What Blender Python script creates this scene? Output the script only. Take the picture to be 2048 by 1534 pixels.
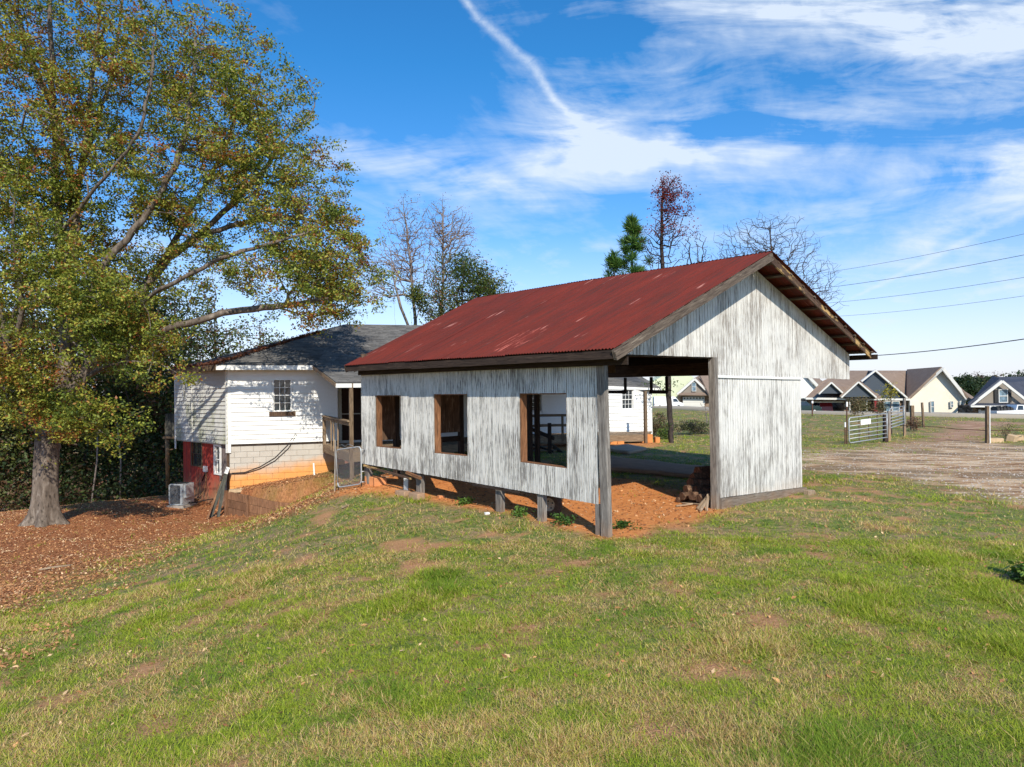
import bpy, math, random
import numpy as np
from mathutils import Vector as V, Matrix, Euler
random.seed(7); rng = np.random.default_rng(7)
for o in list(bpy.data.objects): bpy.data.objects.remove(o)
scene = bpy.context.scene; COL = scene.collection
# ------------------------------------------------------------------ camera
F = 1421.0; TH = 0.012; PIT = math.atan(15/1421)
W = V((0, math.cos(PIT), math.sin(PIT))); U0 = V((0, -math.sin(PIT), math.cos(PIT))); R0_ = V((1, 0, 0))
RR = R0_*math.cos(TH) - U0*math.sin(TH); UU = U0*math.cos(TH) + R0_*math.sin(TH)
cd = bpy.data.cameras.new('camera'); cam = bpy.data.objects.new('camera', cd); COL.objects.link(cam)
cam.matrix_world = Matrix(((RR.x, UU.x, -W.x, 0), (RR.y, UU.y, -W.y, 0), (RR.z, UU.z, -W.z, 0), (0, 0, 0, 1)))
cd.sensor_width = 36; cd.lens = 36*F/2048; cd.clip_end = 6000; cd.clip_start = .1
scene.camera = cam
# ------------------------------------------------------------------ light
SUN_AZ = math.radians(12); SUN_EL = math.radians(36)
SD = V((math.sin(SUN_AZ)*math.cos(SUN_EL), -math.cos(SUN_AZ)*math.cos(SUN_EL), math.sin(SUN_EL)))
sl = bpy.data.lights.new('sun', 'SUN'); sl.energy = 4.6; sl.angle = math.radians(.53); sl.color = (1, .92, .78)
so = bpy.data.objects.new('sun', sl); COL.objects.link(so)
so.rotation_euler = SD.to_track_quat('Z', 'Y').to_euler()
scene.view_settings.view_transform = 'Standard'; scene.view_settings.look = 'None'
scene.view_settings.gamma = 1; scene.view_settings.use_curve_mapping = False
scene.view_settings.exposure = 0.22

class NT:
    def __init__(s, tree): s.t = tree; s.n = tree.nodes; s.l = tree.links
    def new(s, typ, **kw):
        n = s.n.new(typ)
        for k, v in kw.items(): setattr(n, k, v)
        return n
    def put(s, sock, v):
        if v is None: return
        if hasattr(v, 'is_output') or isinstance(v, bpy.types.NodeSocket): s.l.new(v, sock)
        else:
            if isinstance(v, (tuple, list)) and len(v) == 3 and sock.type == 'RGBA': v = (*v, 1)
            sock.default_value = v
    def math(s, op, a, b=None, c=None, clamp=False):
        n = s.new('ShaderNodeMath', operation=op, use_clamp=clamp)
        s.put(n.inputs[0], a); s.put(n.inputs[1], b); s.put(n.inputs[2], c); return n.outputs[0]
    def vmath(s, op, a, b=None):
        n = s.new('ShaderNodeVectorMath', operation=op); s.put(n.inputs[0], a); s.put(n.inputs[1], b)
        return n.outputs[1] if op in ('DOT_PRODUCT', 'LENGTH') else n.outputs[0]
    def noise(s, vec, scale=1, detail=4, rough=.5, dist=0, d4=None):
        n = s.new('ShaderNodeTexNoise'); s.put(n.inputs['Vector'], vec); s.put(n.inputs['Scale'], scale)
        n.inputs['Detail'].default_value = detail; n.inputs['Roughness'].default_value = rough; n.inputs['Distortion'].default_value = dist
        return n.outputs[0]
    def vor(s, vec, scale=1, out=0, rnd=1):
        n = s.new('ShaderNodeTexVoronoi'); s.put(n.inputs['Vector'], vec); n.inputs['Scale'].default_value = scale
        n.inputs['Randomness'].default_value = rnd; return n.outputs[out]
    def scale(s, vec, k):
        n = s.new('ShaderNodeVectorMath', operation='MULTIPLY'); s.put(n.inputs[0], vec); n.inputs[1].default_value = k; return n.outputs[0]
    def add(s, vec, k):
        n = s.new('ShaderNodeVectorMath', operation='ADD'); s.put(n.inputs[0], vec); s.put(n.inputs[1], k); return n.outputs[0]
    def ramp(s, f, stops):
        n = s.new('ShaderNodeValToRGB'); s.put(n.inputs[0], f); cr = n.color_ramp
        while len(cr.elements) < len(stops): cr.elements.new(.5)
        for e, (p, c) in zip(cr.elements, stops):
            e.position = p; e.color = (*c, 1) if isinstance(c, tuple) else (c, c, c, 1)
        return n.outputs[0]
    def mr(s, f, a, b, c=0, d=1):
        n = s.new('ShaderNodeMapRange'); s.put(n.inputs[0], f)
        for i, v in enumerate((a, b, c, d)): n.inputs[i+1].default_value = v
        return n.outputs[0]
    def mix(s, f, a, b, mode='MIX'):
        n = s.new('ShaderNodeMix', data_type='RGBA', blend_type=mode); s.put(n.inputs[0], f); s.put(n.inputs[6], a); s.put(n.inputs[7], b)
        return n.outputs[2]
    def sep(s, v):
        n = s.new('ShaderNodeSeparateXYZ'); s.put(n.inputs[0], v); return n.outputs
    def comb(s, x, y, z):
        n = s.new('ShaderNodeCombineXYZ'); s.put(n.inputs[0], x); s.put(n.inputs[1], y); s.put(n.inputs[2], z); return n.outputs[0]

def new_mat(name):
    m = bpy.data.materials.new(name); m.use_nodes = True; nt = NT(m.node_tree)
    b = m.node_tree.nodes['Principled BSDF']; b.inputs['Specular IOR Level'].default_value = .25
    return m, nt, b
def finish(nt, b, col, rough=.8, bump=None, bs=.3, bd=.01):
    nt.put(b.inputs['Base Color'], col); nt.put(b.inputs['Roughness'], rough)
    if bump is not None:
        n = nt.new('ShaderNodeBump'); n.inputs['Strength'].default_value = bs; n.inputs['Distance'].default_value = bd
        nt.put(n.inputs['Height'], bump); nt.l.new(n.outputs[0], b.inputs['Normal'])

# ------------------------------------------------------------------ sky
def build_sky():
    w = bpy.data.worlds.new('World'); scene.world = w; w.use_nodes = True
    nt = NT(w.node_tree); bg = nt.n['Background']
    sky = nt.new('ShaderNodeTexSky', sky_type='NISHITA', sun_disc=False)
    sky.sun_elevation = SUN_EL; sky.sun_rotation = math.pi - SUN_AZ
    sky.altitude = 250; sky.air_density = 1.0; sky.dust_density = .5; sky.ozone_density = 2.5
    d = nt.new('ShaderNodeTexCoord').outputs['Generated']
    x, y, z = nt.sep(d)
    zc = nt.math('MAXIMUM', z, .04)
    # deepen the blue as the photograph's saturated sky
    hs = nt.new('ShaderNodeHueSaturation'); hs.inputs['Saturation'].default_value = SKY_SAT; hs.inputs['Value'].default_value = 1
    hs.inputs['Hue'].default_value = .5
    nt.l.new(sky.outputs[0], hs.inputs['Color'])
    base = nt.mix(1.0, hs.outputs[0], SKY_TINT, 'MULTIPLY')
    # cloud sheet: plane projection (real perspective of a cloud layer)
    p = nt.comb(nt.math('DIVIDE', x, nt.math('ADD', zc, .12)), nt.math('DIVIDE', y, nt.math('ADD', zc, .12)), 0.0)
    rot = nt.new('ShaderNodeVectorRotate'); rot.inputs['Angle'].default_value = math.radians(28); nt.put(rot.inputs['Vector'], p); pr = rot.outputs[0]
    n1 = nt.noise(nt.scale(pr, (1.0, .42, 1)), 1.25, 7, .62, .7)
    n2 = nt.noise(nt.scale(pr, (3.2, .9, 1)), 2.0, 5, .62, .4)
    n3 = nt.noise(nt.scale(p, (1, 1, 1)), .35, 3, .5, 0)
    nn = nt.math('ADD', nt.math('MULTIPLY', n1, .62), nt.math('MULTIPLY', n2, .38))
    # gnomonic coordinates of directions ahead (y>0)
    yc = nt.math('MAXIMUM', y, .05); gu = nt.math('DIVIDE', x, yc); gv = nt.math('DIVIDE', z, yc)
    def uv(px, py):
        dd = W + RR*((px-1024)/F) + UU*((767-py)/F); return dd.x/dd.y, dd.z/dd.y
    wob = nt.math('MULTIPLY', nt.math('SUBTRACT', nt.noise(nt.comb(gu, gv, 0.0), 5.0, 4, .6), .5), .16)
    gw = nt.comb(nt.math('ADD', gu, wob), nt.math('ADD', gv, wob), 0.0)
    tot = None
    def blob(px, py, rx, ry, ang, amp):
        nonlocal tot
        cu, cv = uv(px, py)
        mp = nt.new('ShaderNodeMapping', vector_type='TEXTURE'); nt.put(mp.inputs[0], gw)
        mp.inputs['Location'].default_value = (cu, cv, 0); mp.inputs['Rotation'].default_value = (0, 0, math.radians(ang)); mp.inputs['Scale'].default_value = (rx/F, ry/F, 1)
        r = nt.vmath('LENGTH', mp.outputs[0])
        n = nt.new('ShaderNodeMapRange', interpolation_type='SMOOTHSTEP'); nt.put(n.inputs[0], r)
        for i, v in enumerate((0, 1.9, amp, 0)): n.inputs[i+1].default_value = v
        g = n.outputs[0]
        tot = g if tot is None else nt.math('ADD', tot, g)
    for b in [(830, 335, 190, 42, -3, .42), (1000, 375, 260, 26, -3, .30), (1150, 275, 90, 70, -45, .46), (1260, 325, 170, 26, -8, .46), (1470, 290, 190, 26, 14, .40),
              (1340, 275, 90, 36, 40, .30), (1620, 5, 420, 62, -8, .55), (1930, 80, 300, 100, -8, .42), (2020, 330, 130, 50, 8, .46), (1750, 400, 260, 34, 18, .20),
              (1250, 160, 260, 80, 30, .13), (1900, 570, 260, 60, 5, .25), (1700, 230, 330, 60, 10, .16), (700, 300, 120, 50, -35, .22), (250, 560, 300, 80, 0, .3), (1750, 640, 420, 60, 4, .34), (1000, 520, 420, 40, 2, .26), (1950, 440, 200, 30, 20, .3),
              (800, 150, 140, 130, 0, -.3), (1150, 90, 130, 40, -5, -.22)]:
        blob(*b)
    ahead = nt.mr(y, .05, .35)
    tot = nt.math('MULTIPLY', tot, ahead)
    def fibre(ang, sx, sy, det):
        mp = nt.new('ShaderNodeMapping'); nt.put(mp.inputs[0], nt.comb(gu, gv, 0.0)); mp.inputs['Rotation'].default_value = (0, 0, math.radians(-ang)); mp.inputs['Scale'].default_value = (sx, sy, 1)
        return nt.noise(mp.outputs[0], 1.0, det, .62, .9)
    fb = fibre(15, 2.6, 11, 7); fb2 = fibre(38, 6, 24, 6)
    fib = nt.math('ADD', nt.math('MULTIPLY', fb, .65), nt.math('MULTIPLY', fb2, .35))
    veil = nt.math('MULTIPLY', nt.math('MULTIPLY', nt.mr(fib, .38, .64, 0, .50), nt.mr(gu, -.35, .35, .35, 1)), ahead)
    dens = nt.math('ADD', nt.math('ADD', nt.mr(nn, .40, .72, -.06, .40), nt.mr(n3, .35, .7, -.20, .12)), nt.math('ADD', veil, nt.math('MULTIPLY', tot, nt.mr(fib, .36, .62, .12, 1.6))))
    dens = nt.math('SUBTRACT', dens, .13)
    # contrail: a curved ribbon, sharp on its lower-left, feathered
    def trail(pts, wd, amp):
        nonlocal dens
        g = None
        for (a, b_, w0, w1) in pts:
            (u0, v0), (u1, v1) = uv(*a), uv(*b_)
            L = math.hypot(u1-u0, v1-v0); tx, ty = (u1-u0)/L, (v1-v0)/L
            w2 = nt.math('MULTIPLY', wob, .12)
            du = nt.math('SUBTRACT', nt.math('ADD', gu, w2), u0); dv = nt.math('SUBTRACT', nt.math('ADD', gv, w2), v0)
            s_ = nt.math('DIVIDE', nt.math('ADD', nt.math('MULTIPLY', du, tx), nt.math('MULTIPLY', dv, ty)), L)
            q = nt.math('SUBTRACT', nt.math('MULTIPLY', dv, tx), nt.math('MULTIPLY', du, ty))
            ww = nt.math('ADD', nt.math('MULTIPLY', nt.math('MINIMUM', nt.math('MAXIMUM', s_, 0.0), 1.0), (w1-w0)/F), w0/F)
            e = nt.math('DIVIDE', q, ww)
            k = nt.math('EXPONENT', nt.math('MULTIPLY', nt.math('MULTIPLY', e, e), -1.0))
            m = nt.math('MULTIPLY', nt.mr(s_, -.06, .02), nt.mr(s_, .98, 1.06, 1, 0))
            k = nt.math('MULTIPLY', k, m)
            g = k if g is None else nt.math('MAXIMUM', g, k)
        tex = nt.mr(nt.noise(nt.comb(gu, gv, 0.0), 60.0, 4, .7), .25, .75, .55, 1.25)
        g = nt.math('MULTIPLY', nt.math('MULTIPLY', g, tex), nt.math('MULTIPLY', ahead, amp))
        dens = nt.math('ADD', dens, g)
    trail([((880, -60), (960, 40), 6, 8), ((960, 40), (1060, 125), 8, 11), ((1060, 125), (1110, 205), 11, 7), ((1110, 205), (1170, 262), 7, 12), ((1170, 262), (1290, 330), 12, 22)], 1, .46)
    trail([((900, -60), (990, 60), 40, 50), ((990, 60), (1085, 190), 50, 30)], 1, .14)
    trail([((1700, 600), (2080, 405), 4, 9)], 1, .28)
    lo = nt.mr(z, .0, .22, .72, 0)          # milky air near the horizon
    base = nt.mix(nt.mr(z, .02, .42, 1, 0), base, nt.mix(1.0, base, (2.3, .95, 1.0), 'MULTIPLY'))
    dens = nt.math('MAXIMUM', nt.math('MINIMUM', dens, .88), 0.0)
    f = nt.math('MAXIMUM', dens, lo)
    col = nt.mix(f, base, CLOUD)
    below = nt.mr(z, -.02, .0)
    col = nt.mix(below, (1.6, 1.5, 1.2), col)
    nt.put(bg.inputs['Color'], col); bg.inputs['Strength'].default_value = .15
    w.cycles.sampling_method = 'MANUAL'; w.cycles.sample_map_resolution = 256
    scene.cycles.max_bounces = 6; scene.cycles.diffuse_bounces = 3; scene.cycles.glossy_bounces = 2; scene.cycles.transmission_bounces = 3; scene.cycles.transparent_max_bounces = 8
SKY_SAT = 1.25; SKY_TINT = (.42, .90, 1.06); CLOUD = (4.7, 5.3, 6.1)
build_sky()

# ------------------------------------------------------------------ helpers
def P(px, py, Y):
    d = W + RR*((px-1024)/F) + UU*((767-py)/F)
    return d*(Y/d.y)
def hit(px, py, o, d):
    """ray through the pixel against the vertical plane through o along d: distance along d, height"""
    r = P(px, py, 1.0); det = r.x*(-d.y) + d.x*r.y
    k = (o.x*(-d.y) + d.x*o.y)/det
    p = r*k; q = p-o
    return (q.x*d.x+q.y*d.y), p.z
def tag(o, label=None, cat=None, group=None, kind=None):
    if label: o['label'] = label
    if cat: o['category'] = cat
    if group: o['group'] = group
    if kind: o['kind'] = kind
    return o
def link(o, parent=None):
    COL.objects.link(o)
    if parent is not None: o.parent = parent
    return o
def empty(name, loc, label=None, cat=None, group=None):
    o = bpy.data.objects.new(name, None); o.location = loc; o.empty_display_size = .2
    link(o); tag(o, label, cat, group); return o
def setmat(me, mats):
    for m in (mats if isinstance(mats, (list, tuple)) else [mats]): me.materials.append(m)
def world_child(o, parent):
    """parent without moving: parents are unrotated, unscaled empties"""
    if parent is not None:
        o.parent = parent; o.matrix_parent_inverse = PINV(parent)
def PINV(p): return WM(p).inverted()
def WM(o):
    if o.parent is None: return o.matrix_basis.copy()
    return WM(o.parent) @ o.matrix_parent_inverse @ o.matrix_basis
class MB:
    def __init__(s): s.v = []; s.f = []; s.mi = []; s.sm = []
    def vert(s, p): s.v.append(tuple(p)); return len(s.v)-1
    def face(s, pts, mi=0, sm=False):
        i = len(s.v); s.v += [tuple(p) for p in pts]; s.f.append(tuple(range(i, i+len(pts)))); s.mi.append(mi); s.sm.append(sm)
    def hexa(s, c, mi=0):
        """8 corners: bottom 4 ccw, top 4 ccw"""
        i = len(s.v); s.v += [tuple(p) for p in c]
        for q in ((3, 2, 1, 0), (4, 5, 6, 7), (0, 1, 5, 4), (1, 2, 6, 5), (2, 3, 7, 6), (3, 0, 4, 7)):
            s.f.append(tuple(i+k for k in q)); s.mi.append(mi); s.sm.append(False)
    def box(s, x0, x1, y0, y1, z0, z1, mi=0):
        s.hexa([(x0, y0, z0), (x1, y0, z0), (x1, y1, z0), (x0, y1, z0), (x0, y0, z1), (x1, y0, z1), (x1, y1, z1), (x0, y1, z1)], mi)
    def prism(s, pts, vec, mi=0):
        vec = V(vec); i = len(s.v); n = len(pts); s.v += [tuple(p) for p in pts] + [tuple(V(p)+vec) for p in pts]
        s.f.append(tuple(range(i+n-1, i-1, -1))); s.f.append(tuple(range(i+n, i+2*n)))
        for k in range(n): j = (k+1) % n; s.f.append((i+k, i+j, i+n+j, i+n+k))
        s.mi += [mi]*(n+2); s.sm += [False]*(n+2)
    def tube(s, pts, r, n=6, mi=0, cap=True, sm=True):
        pts = [V(p) for p in pts]; i0 = len(s.v); m = len(pts)
        rs = r if isinstance(r, (list, tuple)) else [r]*m
        prev = None
        for k, p in enumerate(pts):
            d = (pts[min(k+1, m-1)]-pts[max(k-1, 0)]).normalized()
            if prev is None: a = d.cross(V((.31, .22, .93)) if abs(d.z) < .9 else V((1, .1, 0))).normalized()
            else: a = (prev - d*prev.dot(d)).normalized()
            prev = a; b = d.cross(a)
            for q in range(n):
                t = 2*math.pi*q/n; s.v.append(tuple(p+(a*math.cos(t)+b*math.sin(t))*rs[k]))
        for k in range(m-1):
            for q in range(n):
                q2 = (q+1) % n; s.f.append((i0+k*n+q, i0+k*n+q2, i0+(k+1)*n+q2, i0+(k+1)*n+q)); s.mi.append(mi); s.sm.append(sm)
        if cap:
            s.f.append(tuple(i0+q for q in range(n-1, -1, -1))); s.mi.append(mi); s.sm.append(False)
            s.f.append(tuple(i0+(m-1)*n+q for q in range(n))); s.mi.append(mi); s.sm.append(False)
    def lathe(s, prof, c, ax, n=20, mi=0):
        ax = V(ax).normalized(); a = ax.cross(V((0, 0, 1)) if abs(ax.z) < .9 else V((1, 0, 0))).normalized(); b = ax.cross(a); i0 = len(s.v); c = V(c)
        for (r, h) in prof:
            for q in range(n):
                t = 2*math.pi*q/n; s.v.append(tuple(c+ax*h+(a*math.cos(t)+b*math.sin(t))*r))
        for k in range(len(prof)-1):
            for q in range(n):
                q2 = (q+1) % n; s.f.append((i0+k*n+q, i0+k*n+q2, i0+(k+1)*n+q2, i0+(k+1)*n+q)); s.mi.append(mi); s.sm.append(True)
    def mesh(s, name, mats):
        me = bpy.data.meshes.new(name); me.from_pydata(s.v, [], s.f); setmat(me, mats)
        me.polygons.foreach_set('material_index', s.mi); me.polygons.foreach_set('use_smooth', s.sm); me.update(); return me
    def build(s, name, mats, parent=None, mw=None):
        o = bpy.data.objects.new(name, s.mesh(name, mats)); COL.objects.link(o)
        if mw is not None: o.matrix_basis = mw
        world_child(o, parent); return o
def obj_from(me, name, parent=None, mw=None):
    o = bpy.data.objects.new(name, me); COL.objects.link(o)
    if mw is not None: o.matrix_basis = mw
    world_child(o, parent); return o
def frame(o, x, z=(0, 0, 1)):
    x = V(x).normalized(); z = V(z); y = z.cross(x).normalized(); z = x.cross(y)
    return Matrix(((x.x, y.x, z.x, o[0]), (x.y, y.y, z.y, o[1]), (x.z, y.z, z.z, o[2]), (0, 0, 0, 1)))
def beam(name, p0, p1, w, d, mat, parent=None, up=(0, 0, 1), jit=.003, side=(0, 0)):
    """board from p0 to p1; its length is local z, width w across, depth d along 'up'"""
    p0, p1 = V(p0), V(p1); z = (p1-p0); L = z.length; z.normalize(); up = V(up)
    if abs(z.dot(up)) > .98: up = V((0, 1, 0)) if abs(z.y) < .9 else V((1, 0, 0))
    x = up.cross(z).normalized(); y = z.cross(x)
    m = MB(); n = max(1, min(6, int(L/.8)))
    j = lambda: random.uniform(-jit, jit)
    rings = []
    for k in range(n+1):
        h = L*k/n; cx, cy = side[0]+j(), side[1]+j()
        i = len(m.v); m.v += [(cx-w/2, cy-d/2, h), (cx+w/2, cy-d/2, h), (cx+w/2, cy+d/2, h), (cx-w/2, cy+d/2, h)]; rings.append(i)
    for k in range(n):
        for q in range(4): m.f.append((rings[k]+q, rings[k]+(q+1) % 4, rings[k+1]+(q+1) % 4, rings[k+1]+q)); m.mi.append(0); m.sm.append(False)
    m.f.append((3, 2, 1, 0)); m.f.append(tuple(rings[-1]+q for q in range(4))); m.mi += [0, 0]; m.sm += [False]*2
    mw = Matrix(((x.x, y.x, z.x, p0.x), (x.y, y.y, z.y, p0.y), (x.z, y.z, z.z, p0.z), (0, 0, 0, 1)))
    o = bpy.data.objects.new(name, m.mesh(name, mat)); COL.objects.link(o); o.matrix_basis = mw
    world_child(o, parent); return o
def np_mesh(name, v, f, mats, cols=None, smooth=False, attrs=None, mi=None):
    me = bpy.data.meshes.new(name); v = np.asarray(v, np.float32); f = np.asarray(f, np.int32); k = f.shape[1]
    me.vertices.add(len(v)); me.vertices.foreach_set('co', v.ravel())
    me.loops.add(f.size); me.loops.foreach_set('vertex_index', f.ravel())
    me.polygons.add(len(f)); me.polygons.foreach_set('loop_start', np.arange(0, f.size, k, dtype=np.int32))
    me.polygons.foreach_set('loop_total', np.full(len(f), k, np.int32))
    setmat(me, mats)
    if smooth: me.polygons.foreach_set('use_smooth', np.ones(len(f), bool))
    if mi is not None: me.polygons.foreach_set('material_index', np.asarray(mi, np.int32))
    me.update(calc_edges=True)
    if cols is not None:
        a = me.color_attributes.new('col', 'FLOAT_COLOR', 'POINT'); c = np.ones((len(v), 4), np.float32); c[:, :3] = cols
        a.data.foreach_set('color', c.ravel())
    for nm, arr in (attrs or {}).items():
        a = me.attributes.new(nm, 'FLOAT', 'POINT'); a.data.foreach_set('value', np.asarray(arr, np.float32))
    return me
# value noise
def vnoise(x, y, s=1.0, seed=0, oct=1):
    r = np.random.default_rng(seed+1000).random((64, 64)); out = 0; amp = 1; tot = 0
    for k in range(oct):
        X = np.asarray(x)*s*2**k + 17.3*k; Y = np.asarray(y)*s*2**k + 5.1*k
        xi = np.floor(X).astype(int); yi = np.floor(Y).astype(int); fx = X-xi; fy = Y-yi
        fx = fx*fx*(3-2*fx); fy = fy*fy*(3-2*fy)
        a = r[xi % 64, yi % 64]; b = r[(xi+1) % 64, yi % 64]; c = r[xi % 64, (yi+1) % 64]; d = r[(xi+1) % 64, (yi+1) % 64]
        out = out + amp*((a*(1-fx)+b*fx)*(1-fy)+(c*(1-fx)+d*fx)*fy); tot += amp; amp *= .5
    return out/tot
# ------------------------------------------------------------------ terrain
CP = [(0, 4, -2.3), (2, 7, -2.3), (4, 5, -2.35), (8, 10, -2.4), (-4, 5.5, -2.8), (-8, 9, -3.3), (-14, 14, -3.75), (0, -6, -2.2), (-8, -5, -2.9), (8, -5, -2.3),
      (1.43, 11.2, -2.30), (3.9, 13.7, -2.31), (6.66, 16.43, -2.43), (-3.47, 16.46, -2.10), (-.27, 13.0, -2.24), (.46, 12.2, -2.25), (-1.9, 14.85, -2.2),
      (2.4, 17.8, -2.26), (5, 22, -2.3), (0, 18, -2.2), (-3, 12.6, -2.45), (-6, 17, -3.05), (-5, 14, -2.85), (-13.8, 21, -3.73), (-13.5, 30, -4.15), (-17, 27, -4.15), (-16, 40, -6),
      (-11.4, 24.5, -3.8), (-11.6, 25.7, -3.7), (-10.3, 24.6, -3.83), (-9.3, 22.9, -3.85), (-6.6, 24.5, -2.75), (-4.6, 21.5, -2.45), (-4.3, 18.5, -2.3), (-7.3, 21.6, -3.62),
      (0, 26, -2.25), (0, 30, -2.3), (5.4, 28, -2.17), (6.8, 30.3, -2.3), (8, 24, -2.4), (11, 19, -2.55), (16.4, 34.7, -2.76), (20, 30, -2.8), (24.1, 36, -2.9), (14, 24, -2.65), (15, 60, -2.8), (25, 100, -3.1),
      (27.4, 127, -3.4), (38.8, 88, -3.4), (51, 71, -3.4), (60, 60, -3.4), (30, 50, -3.05), (45, 45, -3.1), (45, 120, -4.7), (60, 100, -4.7), (70, 80, -4.6), (32, 165, -4.4), (80, 250, -6), (0, 100, -4),
      (-30, 60, -7), (-40, 100, -8), (0, 300, -8), (200, 300, -8), (-200, 300, -8), (-60, 20, -7), (60, 0, -2.6), (-60, -30, -4), (0, -60, -2.5), (110, 50, -3.8), (-25, 20, -4.5), (200, 0, -5), (-200, 0, -8), (0, -200, -5)]
CP = np.array(CP, float)
def _phi(d2): return .5*d2*np.log(np.maximum(d2, 1e-9))
_n = len(CP); _A = np.zeros((_n+3, _n+3)); _d2 = ((CP[:, None, :2]-CP[None, :, :2])**2).sum(-1)
_A[:_n, :_n] = _phi(_d2) + np.eye(_n)*.6; _A[:_n, _n] = 1; _A[:_n, _n+1:] = CP[:, :2]; _A[_n, :_n] = 1; _A[_n+1:, :_n] = CP[:, :2].T
_w = np.linalg.solve(_A, np.r_[CP[:, 2], 0, 0, 0])
def H(x, y):
    x = np.atleast_1d(np.asarray(x, float)); y = np.atleast_1d(np.asarray(y, float)); out = np.empty(x.shape); xf = x.ravel(); yf = y.ravel(); o = out.ravel()
    for i in range(0, len(xf), 60000):
        a = xf[i:i+60000]; b = yf[i:i+60000]
        z = _w[_n] + _w[_n+1]*a + _w[_n+2]*b
        for k in range(_n): z = z + _w[k]*_phi((a-CP[k, 0])**2+(b-CP[k, 1])**2)
        r = np.hypot(a, b-60); t = np.clip((r-230)/150, 0, 1); t = t*t*(3-2*t)
        z = z*(1-t) - 8*t
        near = np.exp(-((r-60)/90)**2*(r > 60))
        z = z + (vnoise(a, b, .9, 3, 3)-.5)*.07*near + (vnoise(a, b, .25, 5, 2)-.5)*.08*near
        o[i:i+60000] = z
    # retained earth bank beside the basement wall
    bx, by = _bank; q = sdist(np.array(BANK), x.ravel(), y.ravel()); m = np.clip(-q/.12, 0, 1)
    u = np.clip((x.ravel()+9.2)/2.9, 0, 1); zb = -3.12 + .42*u
    o2 = np.where((m > 0) & (zb > o), o*(1-m)+zb*m, o)
    return o2.reshape(x.shape)
def sdist(poly, x, y):
    d = np.full(x.shape, 1e18); ins = np.zeros(x.shape, bool); n = len(poly)
    for i in range(n):
        a = poly[i]; b = poly[(i+1) % n]; e = b-a; w0 = x-a[0]; w1 = y-a[1]
        t = np.clip((w0*e[0]+w1*e[1])/(e @ e), 0, 1); d = np.minimum(d, (w0-e[0]*t)**2+(w1-e[1]*t)**2)
        c = ((a[1] > y) != (b[1] > y)); xx = (b[0]-a[0])*(y-a[1])/((b[1]-a[1]) or 1e-9)+a[0]; ins ^= c & (x < xx)
    return np.where(ins, -1, 1)*np.sqrt(d)
_bank = (0, 0)
BANK = [(-9.25, 22.95), (-8.3, 22.35), (-7.3, 22.0), (-6.4, 22.2), (-5.6, 23.2), (-5.6, 25.6), (-9.6, 24.4)]
def hz(x, y): return float(H(x, y)[0])
def ground_at(px, py, y0=3, y1=160):
    ys = np.exp(np.linspace(math.log(y0), math.log(y1), 500)); d = P(px, py, 1.0)
    h = H(d.x*ys, ys); s = d.z*ys - h; k = np.argmax(s < 0) if (s < 0).any() else len(ys)-1
    return V((d.x*ys[k], ys[k], h[k]))
def GP(lst): return np.array([ground_at(a, b).xy for a, b in lst])
# ------------------------------------------------------------------ materials
def wood_mat(name, c1, c2, c3=None, sc=14, stretch=.07, rough=.85, stain=None, peel=None, bs=.5):
    """grain along local z"""
    m, nt, b = new_mat(name); oc = nt.new('ShaderNodeTexCoord').outputs['Object']
    rnd = nt.new('ShaderNodeObjectInfo').outputs['Random']
    oc = nt.add(oc, nt.comb(nt.math('MULTIPLY', rnd, 7.0), nt.math('MULTIPLY', rnd, 3.0), nt.math('MULTIPLY', rnd, 11.0)))
    v = nt.scale(oc, (1, 1, stretch)); n = nt.noise(v, sc*3, 6, .65, .6); n2 = nt.noise(nt.scale(oc, (1, 1, .25)), sc*.25, 4, .6)
    crack = nt.mr(nt.noise(v, sc*5, 3, .5, 0), .58, .68)
    col = nt.ramp(n, [(.32, c2), (.55, c1), (.72, c3 or tuple(min(1, x*1.35) for x in c1))])
    col = nt.mix(nt.mr(n2, .35, .7, 0, .7), col, nt.mix(.5, col, c2), 'MIX')
    col = nt.mix(nt.math('MULTIPLY', crack, .7), col, tuple(x*.35 for x in c2))
    if peel:
        k = nt.mr(nt.noise(nt.scale(oc, (1, 1, .35)), 4.5, 6, .65), .52, .6); col = nt.mix(k, col, peel)
    if stain:   # splashed red clay near the ground, by world height
        pos = nt.new('ShaderNodeNewGeometry').outputs['Position']; z = nt.sep(pos)[2]
        k = nt.mr(nt.math('ADD', z, nt.math('MULTIPLY', nt.noise(pos, 4, 4), .5)), stain[0], stain[1], 1, 0)
        col = nt.mix(nt.math('MULTIPLY', k, stain[3] if len(stain) > 3 else .7), col, stain[2])
    hv = nt.new('ShaderNodeHueSaturation'); nt.put(hv.inputs['Value'], nt.mr(rnd, 0, 1, .82, 1.15)); nt.put(hv.inputs['Color'], col)
    finish(nt, b, hv.outputs[0], rough, nt.math('SUBTRACT', n, nt.math('MULTIPLY', crack, .8)), bs, .006)
    return m
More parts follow.
